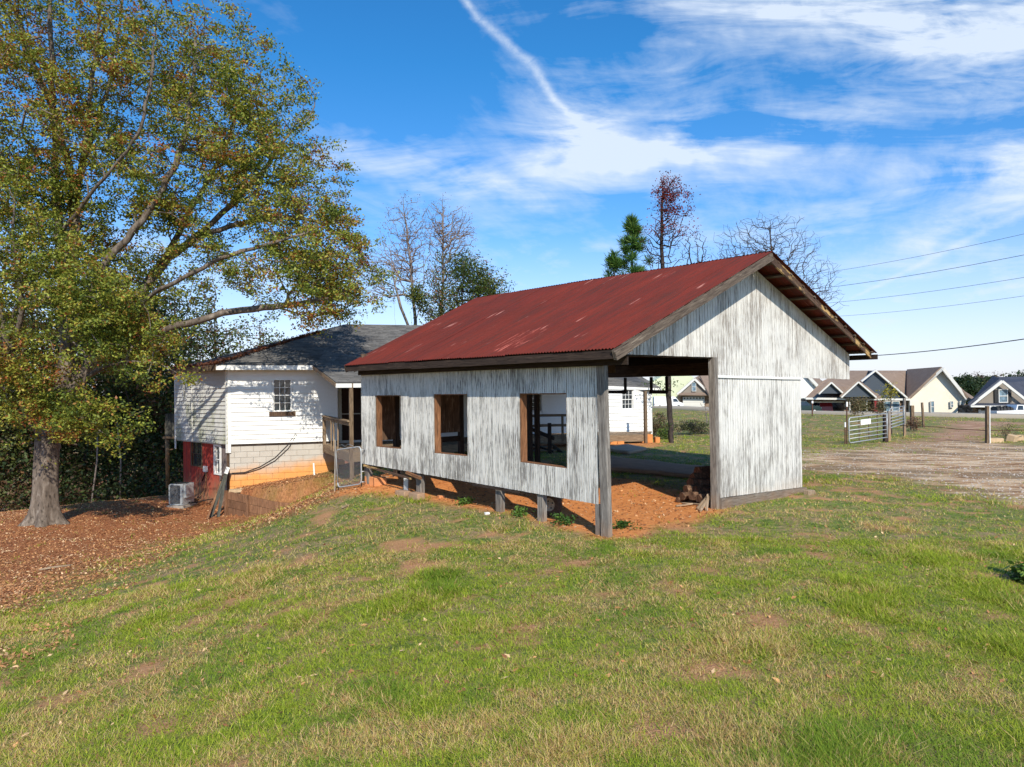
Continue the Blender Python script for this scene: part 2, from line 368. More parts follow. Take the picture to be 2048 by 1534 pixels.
def siding_mat(name, wear, wx, wz):
    """peeling white paint over grey grooved plywood; object x along the wall, z up"""
    m, nt, b = new_mat(name); oc = nt.new('ShaderNodeTexCoord').outputs['Object']; x, y, z = nt.sep(oc)
    f1 = nt.noise(nt.scale(oc, (52, 1, 2.6)), 1, 6, .68, .35); f2 = nt.noise(nt.scale(oc, (130, 1, 5)), 1, 4, .6, .2)
    strip = nt.noise(nt.comb(nt.math('MULTIPLY', x, 9.0), 0.0, nt.math('MULTIPLY', z, .35)), 1, 3, .6)
    big = nt.noise(nt.scale(oc, (.9, 1, .9)), 1, 4, .6, .5)
    knot = nt.vor(nt.scale(oc, (7.5, 1, 4.2)), 1.0)
    f = nt.math('ADD', nt.math('ADD', nt.math('MULTIPLY', f1, .42), nt.math('MULTIPLY', f2, .36)), nt.math('MULTIPLY', strip, .22))
    thr = nt.math('ADD', nt.math('ADD', nt.math('MULTIPLY', nt.math('SUBTRACT', big, .5), .22), wear), nt.mr(z, -2.0, -.6, .035, 0))
    extra = nt.math('MULTIPLY', nt.mr(knot, .05, .0, 0, 1), .0)
    bare = nt.mr(nt.math('ADD', nt.math('ADD', f, thr), extra), .52, .60)
    bare2 = nt.mr(nt.math('ADD', f, thr), .42, .58, 0, .38)
    wood = nt.ramp(nt.noise(nt.scale(oc, (60, 1, 1.5)), 1, 4, .6), [(.3, (.095, .083, .075)), (.55, wx), (.8, (.36, .33, .30))])
    paint = nt.mix(nt.mr(nt.noise(oc, 2.2, 3), .3, .7), (.82, .80, .75), (.73, .72, .69))
    dirty = nt.mix(bare2, paint, (.40, .39, .37))
    col = nt.mix(nt.math('MULTIPLY', bare, .88), dirty, wood)
    if wz:
        k = nt.mr(nt.math('ADD', z, nt.math('MULTIPLY', nt.noise(nt.scale(oc, (3, 1, 1)), 1, 3), .5)), wz[0], wz[1], 1, 0)
        col = nt.mix(nt.math('MULTIPLY', k, wz[3]), col, wz[2])
    finish(nt, b, col, .75, nt.math('SUBTRACT', f, bare), .4, .004)
    return m
def flat(name, c, rough=.6, var=.12, sc=3, bump=None, metal=0, spec=None):
    m, nt, b = new_mat(name); oc = nt.new('ShaderNodeTexCoord').outputs['Object']
    n = nt.noise(oc, sc, 5, .6); n2 = nt.noise(oc, sc*14, 3, .6)
    k = nt.math('ADD', nt.math('MULTIPLY', n, .6), nt.math('MULTIPLY', n2, .4))
    col = nt.mix(nt.mr(k, .35, .65), tuple(x*(1-var) for x in c), tuple(min(1, x*(1+var)) for x in c))
    b.inputs['Metallic'].default_value = metal
    if spec is not None: b.inputs['Specular IOR Level'].default_value = spec
    finish(nt, b, col, rough, n2 if bump else None, bump or .1, .004); return m
def lap_mat(name, c, pitch, c2=None, rough=.55):
    """siding too far off to part: fine horizontal laps as relief"""
    m, nt, b = new_mat(name); pos = nt.new('ShaderNodeNewGeometry').outputs['Position']; z = nt.sep(pos)[2]
    fr = nt.math('FRACT', nt.math('DIVIDE', z, pitch)); n = nt.noise(pos, .6, 3)
    col = nt.mix(nt.mr(n, .3, .7), c, c2 or tuple(x*.9 for x in c))
    finish(nt, b, col, rough, fr, .25, .02); return m
def shingle_mat(name, ca, cb, rough=.9, lichen=None):
    m, nt, b = new_mat(name); oc = nt.new('ShaderNodeNewGeometry').outputs['Position']
    rnd = nt.new('ShaderNodeAttribute', attribute_name='tone').outputs['Fac']
    n = nt.noise(oc, 1.6, 5, .6); n2 = nt.noise(oc, 60, 2, .6); n3 = nt.noise(nt.scale(oc, (1, 1, 3)), 9, 3, .6)
    k = nt.math('ADD', nt.math('ADD', nt.math('MULTIPLY', n, .5), nt.math('MULTIPLY', rnd, .3)), nt.math('MULTIPLY', n3, .3))
    col = nt.mix(nt.mr(k, .3, .8), ca, cb)
    if lichen: col = nt.mix(nt.mr(nt.noise(oc, 2.3, 6, .7), .56, .68, 0, .6), col, lichen)
    finish(nt, b, col, rough, n2, .4, .004); return m
def glass_mat(name, c=(.02, .025, .03), rough=.06):
    m, nt, b = new_mat(name); oc = nt.new('ShaderNodeTexCoord').outputs['Object']
    n = nt.noise(oc, 3, 2); b.inputs['Specular IOR Level'].default_value = .6
    finish(nt, b, nt.mix(nt.mr(n, .4, .6), c, tuple(x*1.8 for x in c)), rough, nt.noise(oc, 1.2, 2), .08, .01); return m
def attr_mat(name, rough=.7, trans=.25, sheen=0, spec=.3):
    m, nt, b = new_mat(name); a = nt.new('ShaderNodeAttribute', attribute_name='col').outputs['Color']
    nt.put(b.inputs['Base Color'], a); b.inputs['Roughness'].default_value = rough; b.inputs['Specular IOR Level'].default_value = spec
    if trans:
        t = nt.new('ShaderNodeBsdfTranslucent'); nt.put(t.inputs['Color'], nt.mix(.5, a, nt.mix(1.0, a, (1.0, 1.0, .45), 'MULTIPLY')))
        mx = nt.new('ShaderNodeMixShader'); mx.inputs[0].default_value = trans
        out = m.node_tree.nodes['Material Output']
        nt.l.new(b.outputs[0], mx.inputs[1]); nt.l.new(t.outputs[0], mx.inputs[2]); nt.l.new(mx.outputs[0], out.inputs['Surface'])
    return m
CLAY = (.50, .165, .045)
M = {}
M['grey_post'] = wood_mat('weathered_post', (.26, .235, .21), (.10, .085, .075), (.42, .39, .35), stain=(-2.3, -1.75, (.34, .19, .09), .6))
M['brown_wood'] = wood_mat('brown_wood', (.115, .07, .045), (.045, .028, .02), (.20, .13, .085))
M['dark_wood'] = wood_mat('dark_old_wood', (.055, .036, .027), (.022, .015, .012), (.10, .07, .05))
M['jamb'] = wood_mat('reddish_jamb', (.27, .125, .06), (.11, .05, .025), (.42, .23, .12))
M['barge'] = wood_mat('barge_board', (.17, .13, .10), (.05, .035, .028), (.33, .27, .21))
M['barge2'] = wood_mat('peeled_barge_board', (.12, .07, .048), (.045, .028, .02), (.22, .15, .10), peel=(.55, .36, .15))
M['deck_wood'] = wood_mat('deck_wood', (.33, .235, .15), (.15, .10, .06), (.46, .36, .25), stain=(-2.3, -1.9, (.50, .22, .07), .5))
M['deck_dark'] = wood_mat('old_rail_wood', (.20, .14, .09), (.08, .05, .03), (.33, .25, .17))
M['groove'] = flat('shade_darkened_groove', (.26, .235, .21), .9, .3, 8)  # weathered grey, with the shade lines of the grooves darkened into the colour
M['ply'] = wood_mat('bare_plywood', (.17, .10, .06), (.06, .04, .03), (.34, .28, .22), sc=7, stretch=.15)
M['side_left'] = siding_mat('peeling_paint_long_wall', .022, (.16, .15, .14), None)
M['side_gable'] = siding_mat('peeling_paint_gable', .024, (.21, .165, .13), None)
M['side_low'] = siding_mat('peeling_paint_front_panel', .0, (.20, .18, .16), (-2.2, -1.75, (.55, .40, .25), .5))
M['white'] = flat('white_paint', (.78, .78, .76), .5, .05, 2)
M['boards'] = flat('white_board_paint', (.80, .80, .78), .5, .05, 1.5, bump=.12)
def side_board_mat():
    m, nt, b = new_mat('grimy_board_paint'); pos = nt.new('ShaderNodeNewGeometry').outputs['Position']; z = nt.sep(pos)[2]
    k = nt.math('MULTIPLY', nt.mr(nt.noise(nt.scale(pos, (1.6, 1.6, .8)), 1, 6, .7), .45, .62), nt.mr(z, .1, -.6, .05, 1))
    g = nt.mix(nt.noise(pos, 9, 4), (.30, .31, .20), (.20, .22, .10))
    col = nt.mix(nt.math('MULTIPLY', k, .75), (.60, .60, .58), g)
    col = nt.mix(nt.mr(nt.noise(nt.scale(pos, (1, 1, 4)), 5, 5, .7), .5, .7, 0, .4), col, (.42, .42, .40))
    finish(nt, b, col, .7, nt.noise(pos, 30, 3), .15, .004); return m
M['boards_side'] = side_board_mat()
M['shade_line'] = flat('painted_shade_line', (.35, .35, .33), .8)  # grey tone painting the shade line under a lapped board; not applied
def cmu_mat():
    m, nt, b = new_mat('concrete_block'); pos = nt.new('ShaderNodeNewGeometry').outputs['Position']; x, y, z = nt.sep(pos)
    rnd = nt.new('ShaderNodeObjectInfo').outputs['Random']
    base = nt.mix(nt.noise(pos, 5, 5), (.44, .40, .35), (.56, .53, .48)); base = nt.mix(nt.mr(rnd, 0, 1, 0, .25), base, (.38, .35, .31))
    lim = nt.math('ADD', -2.42, nt.math('ADD', nt.math('MULTIPLY', nt.math('ADD', x, 8.0), .12), nt.math('MULTIPLY', nt.math('SUBTRACT', nt.noise(pos, 1.3, 5, .6), .5), .7)))
    k = nt.mr(nt.math('SUBTRACT', z, lim), -.28, .16, 1, 0)
    col = nt.mix(nt.math('MULTIPLY', k, .93), base, nt.mix(nt.noise(pos, 6, 4), (.66, .27, .06), (.76, .36, .10)))
    finish(nt, b, col, .9, nt.noise(pos, 70, 3), .4, .004); return m
M['cmu'] = cmu_mat(); M['mortar'] = flat('mortar', (.46, .34, .24), .95, .2, 20)
M['shingle'] = shingle_mat('grey_asphalt_shingle', (.055, .054, .056), (.165, .16, .155), lichen=(.22, .21, .20))
M['glass'] = glass_mat('window_glass'); M['glass_far'] = glass_mat('pale_window_glass', (.10, .15, .19), .15)
M['steel'] = flat('galvanised_steel', (.42, .43, .44), .42, .15, 20, metal=.7)
M['gate_steel'] = flat('painted_gate_steel', (.42, .44, .45), .45, .12, 8, metal=.3)
M['rust'] = flat('rusty_iron', (.10, .05, .035), .9, .3, 12, bump=.4)
M['black'] = flat('black_rubber', (.018, .018, .019), .8, .3, 12, bump=.3)
M['cable'] = flat('dark_cable', (.03, .03, .032), .6)
M['concrete'] = flat('old_concrete', (.33, .29, .25), .95, .2, 4, bump=.5)
def roof_mat():
    m, nt, b = new_mat('red_painted_corrugated_iron'); a = nt.new('ShaderNodeUVMap', uv_map='UVMap').outputs[0]; u, v, _ = nt.sep(a)
    rnd = nt.new('ShaderNodeObjectInfo').outputs['Random']
    base = nt.mix(nt.mr(nt.noise(nt.scale(a, (2.2, .5, 1)), 1, 5, .6), .3, .7), (.190, .028, .016), (.12, .021, .013))
    base = nt.mix(nt.mr(rnd, 0, 1, 0, .35), base, (.10, .018, .016))
    streak = nt.noise(nt.scale(a, (16, .55, 1)), 1, 6, .7, .2)
    base = nt.mix(nt.mr(streak, .46, .70, 0, .85), base, (.060, .026, .020))
    mott = nt.noise(nt.scale(a, (9, 9, 1)), 1, 5, .75)
    base = nt.mix(nt.mr(mott, .5, .75, 0, .55), base, (.085, .018, .016))
    # worn streaks where the paint has gone to a pale pink
    w = nt.noise(nt.scale(a, (30, .45, 1)), 1, 3, .5); reg = nt.noise(nt.scale(a, (.9, .8, 1)), 1, 3, .5)
    worn = nt.math('MULTIPLY', nt.mr(w, .615, .66), nt.mr(reg, .56, .66))
    base = nt.mix(nt.math('MULTIPLY', worn, .85), base, (.62, .30, .25))
    # one hail-scuffed patch low on the slope
    du = nt.math('DIVIDE', nt.math('SUBTRACT', u, 2.75), .42); dv = nt.math('DIVIDE', nt.math('SUBTRACT', v, .95), .75)
    pk = nt.mr(nt.math('ADD', nt.math('MULTIPLY', du, du), nt.math('MULTIPLY', dv, dv)), .7, 1.0, 1, 0)
    st = nt.mr(nt.math('SINE', nt.math('MULTIPLY', u, 2*math.pi/.067)), .1, .7)
    base = nt.mix(nt.math('MULTIPLY', nt.math('MULTIPLY', pk, st), nt.mr(nt.noise(nt.scale(a, (13, 1.2, 1)), 1, 4, .7), .50, .62)), base, (.55, .15, .11))
    finish(nt, b, base, nt.mr(mott, .3, .7, .6, .9), mott, .15, .004)
    b.inputs['Specular IOR Level'].default_value = .2; return m
M['roof_red'] = roof_mat()
M['rust_under'] = flat('rusty_underside', (.10, .06, .045), .9, .35, 6)

# ------------------------------------------------------------------ ground
LEAFP = np.vstack([GP([(-420, 1420), (-120, 1350), (0, 1288), (150, 1182), (330, 1092), (470, 1048), (560, 1036), (610, 1012), (655, 985), (668, 950)]),
                   np.array([(-5.6, 25.6), (-9.4, 26), (-8, 40), (-10, 70), (-60, 70), (-60, 6)])])
CLAYP = np.array([(1.3, 11.15), (1.9, 11.05), (2.9, 12.2), (3.9, 13.3), (4.4, 14.2), (4.0, 15.8), (3.3, 17.9), (1.6, 18.6), (-1, 19.6), (-2.6, 19.3), (-4.3, 17.0), (-3.9, 16.1), (-1.75, 14.35), (-.1, 12.75), (.9, 11.5)])
GRAVP = GP([(1585, 902), (1690, 900), (1760, 897), (1830, 889), (1890, 882), (1960, 882), (2048, 890), (2350, 905), (2350, 1020), (2048, 1002), (1900, 984), (1750, 952), (1585, 936)])
TRACKP = GP([(1775, 896), (1840, 876), (1885, 860), (1900, 850), (1905, 842), (2060, 845), (2060, 850), (2000, 853), (1972, 866), (1960, 884), (1900, 896)])
YARDP = np.array([(1.0, 26.0), (5.2, 27.3), (6.3, 28.6), (6.2, 29.6), (0, 30), (-4, 26)])
def masks(x, y):
    nz = (vnoise(x, y, .55, 11, 4)-.5); n2 = vnoise(x, y, 2.2, 12, 3)-.5
    f = lambda P_, soft, wob: np.clip(.5 - (sdist(P_, x, y)+nz*wob+n2*wob*.5)/soft, 0, 1)
    leaf = f(LEAFP, 3.0, 4.0); clay = f(CLAYP, .45, 1.0); clay = np.maximum(clay, f(YARDP, .8, 1.2)*.9)
    grav = f(GRAVP, 1.6, 2.6); track = f(TRACKP, 1.6, 2.6)
    return leaf, clay, grav, track
def build_ground():
    def axis(a, b, fine, lo, hi):
        pts = [a]
        while pts[-1] < b:
            p = pts[-1]; d = max(lo-p, p-hi, 0); pts.append(p+fine*(1+d*.22) if d < 400 else p+250)
        return np.array(pts)
    xs = np.r_[-axis(0, 3000, .17, 0, 15)[::-1][:-1], axis(0, 3000, .17, 0, 15)]; ys = np.r_[-axis(0, 800, .5, 0, 1)[::-1][:-1], axis(0, 3000, .17, 0, 32)]
    X, Y = np.meshgrid(xs, ys); Z = H(X, Y); x, y = X.ravel(), Y.ravel()
    leaf, clay, grav, track = masks(x, y)
    nx, ny = len(xs), len(ys); i = np.arange(nx*ny).reshape(ny, nx)
    f = np.stack([i[:-1, :-1], i[:-1, 1:], i[1:, 1:], i[1:, :-1]], -1).reshape(-1, 4)
    m, nt, b = new_mat('ground'); pos = nt.new('ShaderNodeNewGeometry').outputs['Position']
    A = lambda n: nt.new('ShaderNodeAttribute', attribute_name=n).outputs['Fac']
    p2 = nt.scale(pos, (1, 1, .3))
    nA = nt.noise(p2, .35, 5, .6); nB = nt.noise(p2, 1.7, 5, .6); nC = nt.noise(p2, 9, 4, .65); nD = nt.noise(p2, 45, 3, .7)
    mixn = nt.math('ADD', nt.math('MULTIPLY', nB, .55), nt.math('MULTIPLY', nC, .45))
    green = nt.ramp(nC, [(.3, (.06, .09, .02)), (.5, (.13, .18, .035)), (.7, (.23, .26, .065))])
    straw = nt.ramp(nD, [(.3, (.17, .10, .05)), (.5, (.31, .20, .11)), (.7, (.46, .34, .20))])
    grass = nt.mix(nt.mr(mixn, .45, .60), green, straw)
    grass = nt.mix(nt.math('MULTIPLY', A('bare'), .85), grass, nt.mix(nt.mr(nD, .3, .7), (.34, .15, .065), (.58, .30, .16)))
    leafc = nt.ramp(nt.noise(p2, 26, 4, .8), [(.28, (.11, .040, .018)), (.45, (.28, .10, .04)), (.6, (.44, .18, .075)), (.75, (.58, .31, .16))])
    clayc = nt.ramp(nt.math('ADD', nt.math('MULTIPLY', nC, .6), nt.math('MULTIPLY', nD, .4)), [(.3, (.30, .11, .045)), (.46, (.60, .22, .065)), (.62, (.74, .31, .10)), (.75, (.80, .43, .20))])
    gr = nt.math('ADD', nt.math('MULTIPLY', nt.noise(nt.scale(pos, (.45, 1.6, .5)), 1.6, 6, .7), .7), nt.math('MULTIPLY', nD, .3))
    gravc = nt.ramp(gr, [(.40, (.17, .085, .04)), (.47, (.40, .23, .115)), (.55, (.66, .48, .30)), (.66, (.80, .69, .54))])
    gravc = nt.mix(nt.mr(nt.noise(nt.scale(pos, (.5, 1.3, .5)), .55, 5, .65), .50, .60, 0, .85), gravc, nt.mix(nD, (.13, .08, .045), (.30, .21, .11)))
    trackc = nt.ramp(gr, [(.38, (.20, .10, .055)), (.5, (.38, .21, .12)), (.62, (.55, .38, .27))])
    col = nt.mix(A('leaf'), grass, leafc); col = nt.mix(A('clay'), col, clayc); col = nt.mix(A('track'), col, trackc); col = nt.mix(A('grav'), col, gravc)
    finish(nt, b, col, .95, nt.math('ADD', nC, nt.math('MULTIPLY', nD, .8)), .8, .03)
    me = np_mesh('ground', np.stack([x, y, Z.ravel()], 1), f, m, smooth=True, attrs={'leaf': leaf, 'clay': clay, 'grav': grav, 'track': track, 'bare': np.clip((vnoise(x, y, 2.1, 23, 3)-.62)*9, 0, 1)})
    o = bpy.data.objects.new('ground', me); COL.objects.link(o); tag(o, kind='structure')
build_ground()
def sheet(name, pts, mat, lift, kind='structure', sub=14):
    """thin slab following the ground between 4 xy corners"""
    p = [np.array(q) for q in pts]; n1 = n2 = sub; v = []; 
    for i in range(n1+1):
        for j in range(n2+1):
            a, b_ = i/n1, j/n2; q = (p[0]*(1-a)+p[1]*a)*(1-b_)+(p[3]*(1-a)+p[2]*a)*b_; v.append(q)
    v = np.array(v); z = H(v[:, 0], v[:, 1])+lift; k = np.arange((n1+1)*(n2+1)).reshape(n1+1, n2+1)
    f = np.stack([k[:-1, :-1], k[1:, :-1], k[1:, 1:], k[:-1, 1:]], -1).reshape(-1, 4)
    me = np_mesh(name, np.c_[v, z], f, mat, smooth=True); o = bpy.data.objects.new(name, me); COL.objects.link(o)
    s = o.modifiers.new('thick', 'SOLIDIFY'); s.thickness = .1; s.offset = -1
    tag(o, kind=kind); return o
M['concrete_path'] = flat('tan_path_slab', (.40, .28, .20), .95, .2, 3, bump=.4)
pa = GP([(1150, 913), (1440, 944), (1440, 963), (1150, 936)])
sheet('footpath', [pa[0], pa[1], pa[2], pa[3]], flat('clay_stained_concrete', (.34, .21, .14), .95, .2, 3, bump=.4), .008)
pa = GP([(1195, 902), (1255, 894), (1293, 902), (1255, 910)])
sheet('paving_slab', [pa[0], pa[1], pa[2], pa[3]], M['concrete_path'], .012, sub=6)
# road past the far houses
rp = [(-10, 195), (27.4, 127), (33, 107), (38.8, 88.5), (44.5, 79), (51, 71), (62, 61), (120, 30)]
def build_road():
    v = []; zz = []
    for i, (a, b_) in enumerate(rp):
        p = np.array((a, b_), float); q0 = np.array(rp[max(i-1, 0)], float); q1 = np.array(rp[min(i+1, len(rp)-1)], float); d = (q1-q0)/np.linalg.norm(q1-q0); nrm = np.array((-d[1], d[0]))
        for s in (-2.0, 2.0): v.append(p+nrm*s)
    v = np.array(v); Z = []
    for i in range(len(rp)): Z += [hz(*rp[i])+.04]*2
    f = np.array([[2*i, 2*i+1, 2*i+3, 2*i+2] for i in range(len(rp)-1)])
    me = np_mesh('road', np.c_[v, Z], f, flat('pale_road', (.42, .36, .28), .9, .08, .3)); o = bpy.data.objects.new('road', me); COL.objects.link(o)
    s = o.modifiers.new('thick', 'SOLIDIFY'); s.thickness = .8; s.offset = 0
    tag(o, kind='structure')
build_road()

# ------------------------------------------------------------------ open shed
GF = lambda px, py, Y: P(px, py, Y)
P0 = V((1.427, 11.2, 0)); DL = V((-.682, .731, 0)); DG = V((.707, .707, 0)); NL = V((-.731, -.682, 0)); NG = V((.707, -.707, 0))
EN = V((1.505, 10.487, .61)); EF = V((-3.79, 16.17, .637)); RN = V((5.26, 14.24, 2.74)); RF = P(952.6, 596, 21.0); QN = P(1755, 706, 18.5); QF = QN+(RF-RN); QF.z = QN.z
shed = empty('open_shed', (1.427, 11.2, -2.3), 'open weathered white wooden shed with rusty red corrugated metal roof and gable front', 'shed')
def zroof(s, off):  # roof height above the gable plane at distance s, lowered
    if s < 4.88: return .61+(2.74-.61)*(s+.43)/5.31-off
    return 2.74-(2.74-.85)*(s-4.88)/6.02-off
def grooved(name, frm, u0, u1, zb, zt, mat, out=1, holes=(), pitch=.051, g=.013, dep=.012, thick=.016):
    """grooved plywood sheet in a wall frame; holes are (u0,u1,zbfun,ztfun)"""
    m = MB(); n = max(1, round((u1-u0)/pitch)); w = (u1-u0)/n
    def strip(a, b_, y, zl0, zl1, zh0, zh1, mi=0):
        if zh0-zl0 < .004 and zh1-zl1 < .004: return
        q = [(a, y, zl0), (b_, y, zl1), (b_, y, zh1), (a, y, zh0)]
        m.face(q if out < 0 else q[::-1], mi)
    def spans(a, b_):
        mid = (a+b_)/2; sp = [(lambda u: zb(u), lambda u: zt(u))]
        for (h0, h1, hb, ht) in holes:
            if h0 <= mid <= h1: sp = [(zb, hb), (ht, zt)]
        return sp
    for i in range(n):
        a = u0+i*w; b1 = a+w-g; b2 = a+w; j = random.uniform(-.001, .001); jb = random.uniform(-.003, .003) 
        for (lo, hi) in spans(a, b2):
            o = out*(thick/2+j)
            strip(a, b1, o, lo(a)+jb, lo(b1)+jb, hi(a), hi(b1)); strip(b1, b2, o-out*dep, lo(b1)+jb, lo(b2)+jb, hi(b1), hi(b2), 1)
            for e in (b1, b2): m.face([(e, o, lo(e)+jb), (e, o-out*dep, lo(e)+jb), (e, o-out*dep, hi(e)), (e, o, hi(e))])
            strip(a, b2, -out*thick/2, lo(a)+jb, lo(b2)+jb, hi(a), hi(b2))
            m.face([(a, o, lo(a)+jb), (b2, o, lo(b2)+jb), (b2, -out*thick/2, lo(b2)+jb), (a, -out*thick/2, lo(a)+jb)])
    return m.build(name, [mat, M['groove']], shed, frm)
def build_shed():
    LW = frame((P0.x, P0.y, 0), DL)              # y = outward
    GW = frame((P0.x, P0.y, 0), DG)              # y = inward
    th = lambda px, py: hit(px, py, P0, DL)
    tf, zf = th(724.5, 926.8); tn, zn = th(1197, 1008.5); _, ztf = th(722, 746); _, ztn = th(1205, 726); tm, zm = th(995.5, 972.7)
    zb = lambda u: zn+(zf-zn)*(u-tn)/(tf-tn)
    zt = lambda u: ztn+(ztf-ztn)*(u-tn)/(tf-tn)
    wins = []
    for (xl, xr, yt, ybl, ybr) in [(750.9, 802, 790.5, 893, 898), (867.3, 934.7, 788, 905.8, 912.4), (1038.6, 1133, 786.5, 923.9, 936.8)]:
        a, z1 = th(xr, yt); b_, z1b = th(xl, yt); _, z0b = th(xl, ybl); _, z0a = th(xr, ybr)
        wins.append((a, b_, z0a, z0b, (z1+z1b)/2))
    edges = [tn, 1.16, 1.16+1.22, 3.6, 4.82, 6.04, tf]
    edges = [tn, tn+.95] + [tn+.95+1.219*k for k in range(1, 5)] + [tf]
    holes = [(a, b_, (lambda u, a=a, b_=b_, p=p, q=q: p+(q-p)*(u-a)/(b_-a)), (lambda u, t=t: t)) for a, b_, p, q, t in wins]
    # snap hole edges to the groove lattice by splitting sheets at them
    for i in range(len(edges)-1):
        cuts = [edges[i]] + [e for w in wins for e in w[:2] if edges[i] < e < edges[i+1]] + [edges[i+1]]; cuts.sort()
        whole = None
        m_objs = []
        for a, b_ in zip(cuts[:-1], cuts[1:]):
            if b_-a < .01: continue
            m_objs.append(grooved('siding_panel', LW, a+.0015, b_-.0015, zb, zt, M['side_left'], 1, holes, thick=.016+.004*(i % 2)))
        join(m_objs)
    # window jambs
    for a, b_, z0a, z0b, z1 in wins:
        wf = MB(); ins = -.15
        wf.box(b_-.03, b_, ins, -.010, z0b-.03, z1); wf.box(a, a+.02, ins, -.010, z0a-.03, z1)
        wf.box(a+.02, b_-.03, ins, -.010, z1-.02, z1)
        wf.hexa([(a+.02, ins, z0a-.03), (b_-.03, ins, z0b-.03), (b_-.03, -.010, z0b-.03), (a+.02, -.010, z0a-.03), (a+.02, ins, z0a+.010), (b_-.03, ins, z0b+.010), (b_-.03, -.010, z0b+.010), (a+.02, -.010, z0a+.010)])
        wf.build('window_frame', M['jamb'], shed, LW)
    wp = lambda u, y, z: LW @ V((u, y, z))
    # torn paint flap and small marks
    # posts
    beam('post', wp(-.03, -.02, -2.36), wp(.02, -.02, .5), .15, .10, M['grey_post'], shed, up=NL)
    beam('post', wp(.13, -.03, -2.34), wp(.13, -.03, zn-.005), .085, .09, M['grey_post'], shed, up=NL)
    for px, pb, ww in [(1078, 1043, .12), (994, 1027, .13), (835, 986, .15), (731, 962, .16)]:
        u, z = th(px, pb); beam('post', wp(u, -.08, z-.06), wp(u, -.08, zb(u)+.3), ww, .11, M['grey_post'], shed, up=NL)
    # loose boards along the sill
    a, za = th(730, 931); b_, z_b = th(826, 957)
    beam('sill_board', wp(a, .03, za), wp(b_, .05, z_b), .03, .045, M['barge2'], shed, up=(0, 0, 1))
    a, za = th(818, 944); b_, z_b = th(846, 956)
    beam('sill_board', wp(a, .06, za), wp(b_, .06, z_b), .06, .05, M['jamb'], shed)
    beam('sill_board', wp(tf-.05, -.05, zb(tf)+.0), wp(1.9, -.05, zb(1.9)+.0), .06, .05, M['brown_wood'], shed)
    beam('sill_board', wp(3.2, .03, zb(3.2)-.03), wp(1.9, .03, zb(1.9)-.03), .02, .04, M['dark_wood'], shed)
    # top plate and inner framing of the long wall
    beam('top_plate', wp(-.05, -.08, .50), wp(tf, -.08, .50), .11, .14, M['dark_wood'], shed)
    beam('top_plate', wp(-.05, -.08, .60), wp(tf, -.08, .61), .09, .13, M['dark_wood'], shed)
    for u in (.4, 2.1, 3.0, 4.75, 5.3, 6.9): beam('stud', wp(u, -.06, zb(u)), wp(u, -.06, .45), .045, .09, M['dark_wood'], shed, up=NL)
    # gable front
    tg = lambda px, py: hit(px, py, P0, DG)
    def gb(s):
        if s < 3.55: return .575+(.60-.575)*s/3.55
        return .26+(.20-.26)*(s-3.55)/7
    gt = lambda s: zroof(s, .13) - (.0)
    sg = [.16, .95, 2.17, 3.39]; sg = [.3, .72, 1.94, 3.16, 3.55, 4.38, 5.6, 6.82, 8.04, 9.26, 10.48]
    def lowfn(s): return min(gb(s), gt(s))
    for i, (a, b_) in enumerate(zip(sg[:-1], sg[1:])):
        if abs(b_-3.55) < 1e-6 or abs(a-3.55) < 1e-6:
            pass
        grooved('siding_panel', GW, a+.0015, b_-.0015, (lambda s, a=a, b_=b_: gb(min(max(s, a+.01), b_-.01))), gt, M['side_gable'], -1, thick=.016+.003*(i % 2), pitch=.1016, g=.013)
    # trim, lower wall, sill plank
    gp = lambda s, y, z: GW @ V((s, y, z))
    beam('trim_board', gp(3.56, -.03, .235), gp(7.44, -.03, .205), .02, .05, M['white'], shed)
    sb = [3.58, 4.8, 6.02, 7.42]
    lb = lambda s: -2.11+(-2.30+2.11)*(s-3.55)/3.87
    for i, (a, b_) in enumerate(zip(sb[:-1], sb[1:])):
        grooved('siding_panel', GW, a+.0015, b_-.0015, lb, lambda s: .215, M['side_low'], -1, thick=.016+.003*(i % 2), pitch=.1016, g=.013)
    m = MB(); m.hexa([(3.58, -.06, -2.36), (7.5, -.06, -2.5), (7.5, .03, -2.5), (3.58, .03, -2.36), (3.58, -.06, -2.10), (7.5, -.06, -2.305), (7.5, .03, -2.305), (3.58, .03, -2.10)])
    beam('base_plank', gp(3.56, -.05, -2.24), gp(7.5, -.05, -2.43), .06, .24, M['grey_post'], shed)
    beam('post', gp(3.52, .03, -2.42), gp(3.50, .03, .60), .13, .13, M['grey_post'], shed, up=NG)
    beam('post', gp(7.35, .09, -2.5), gp(7.35, .09, .2), .12, .12, M['grey_post'], shed, up=NG)
    for s in (4.3, 5.0, 5.7, 6.4): beam('stud', gp(s, .06, -2.2), gp(s, .06, .3), .045, .09, M['dark_wood'], shed, up=NG)
    beam('header_beam', gp(.05, .07, .63), gp(3.55, .07, .66), .09, .16, M['dark_wood'], shed)
    beam('tie_beam', gp(3.5, .07, .34), gp(10.4, .07, .30), .09, .16, M['dark_wood'], shed)
    beam('hanging_strip', gp(4.62, -.03, 2.18), gp(4.66, -.03, 2.50), .03, .012, M['white'], shed, up=NG)
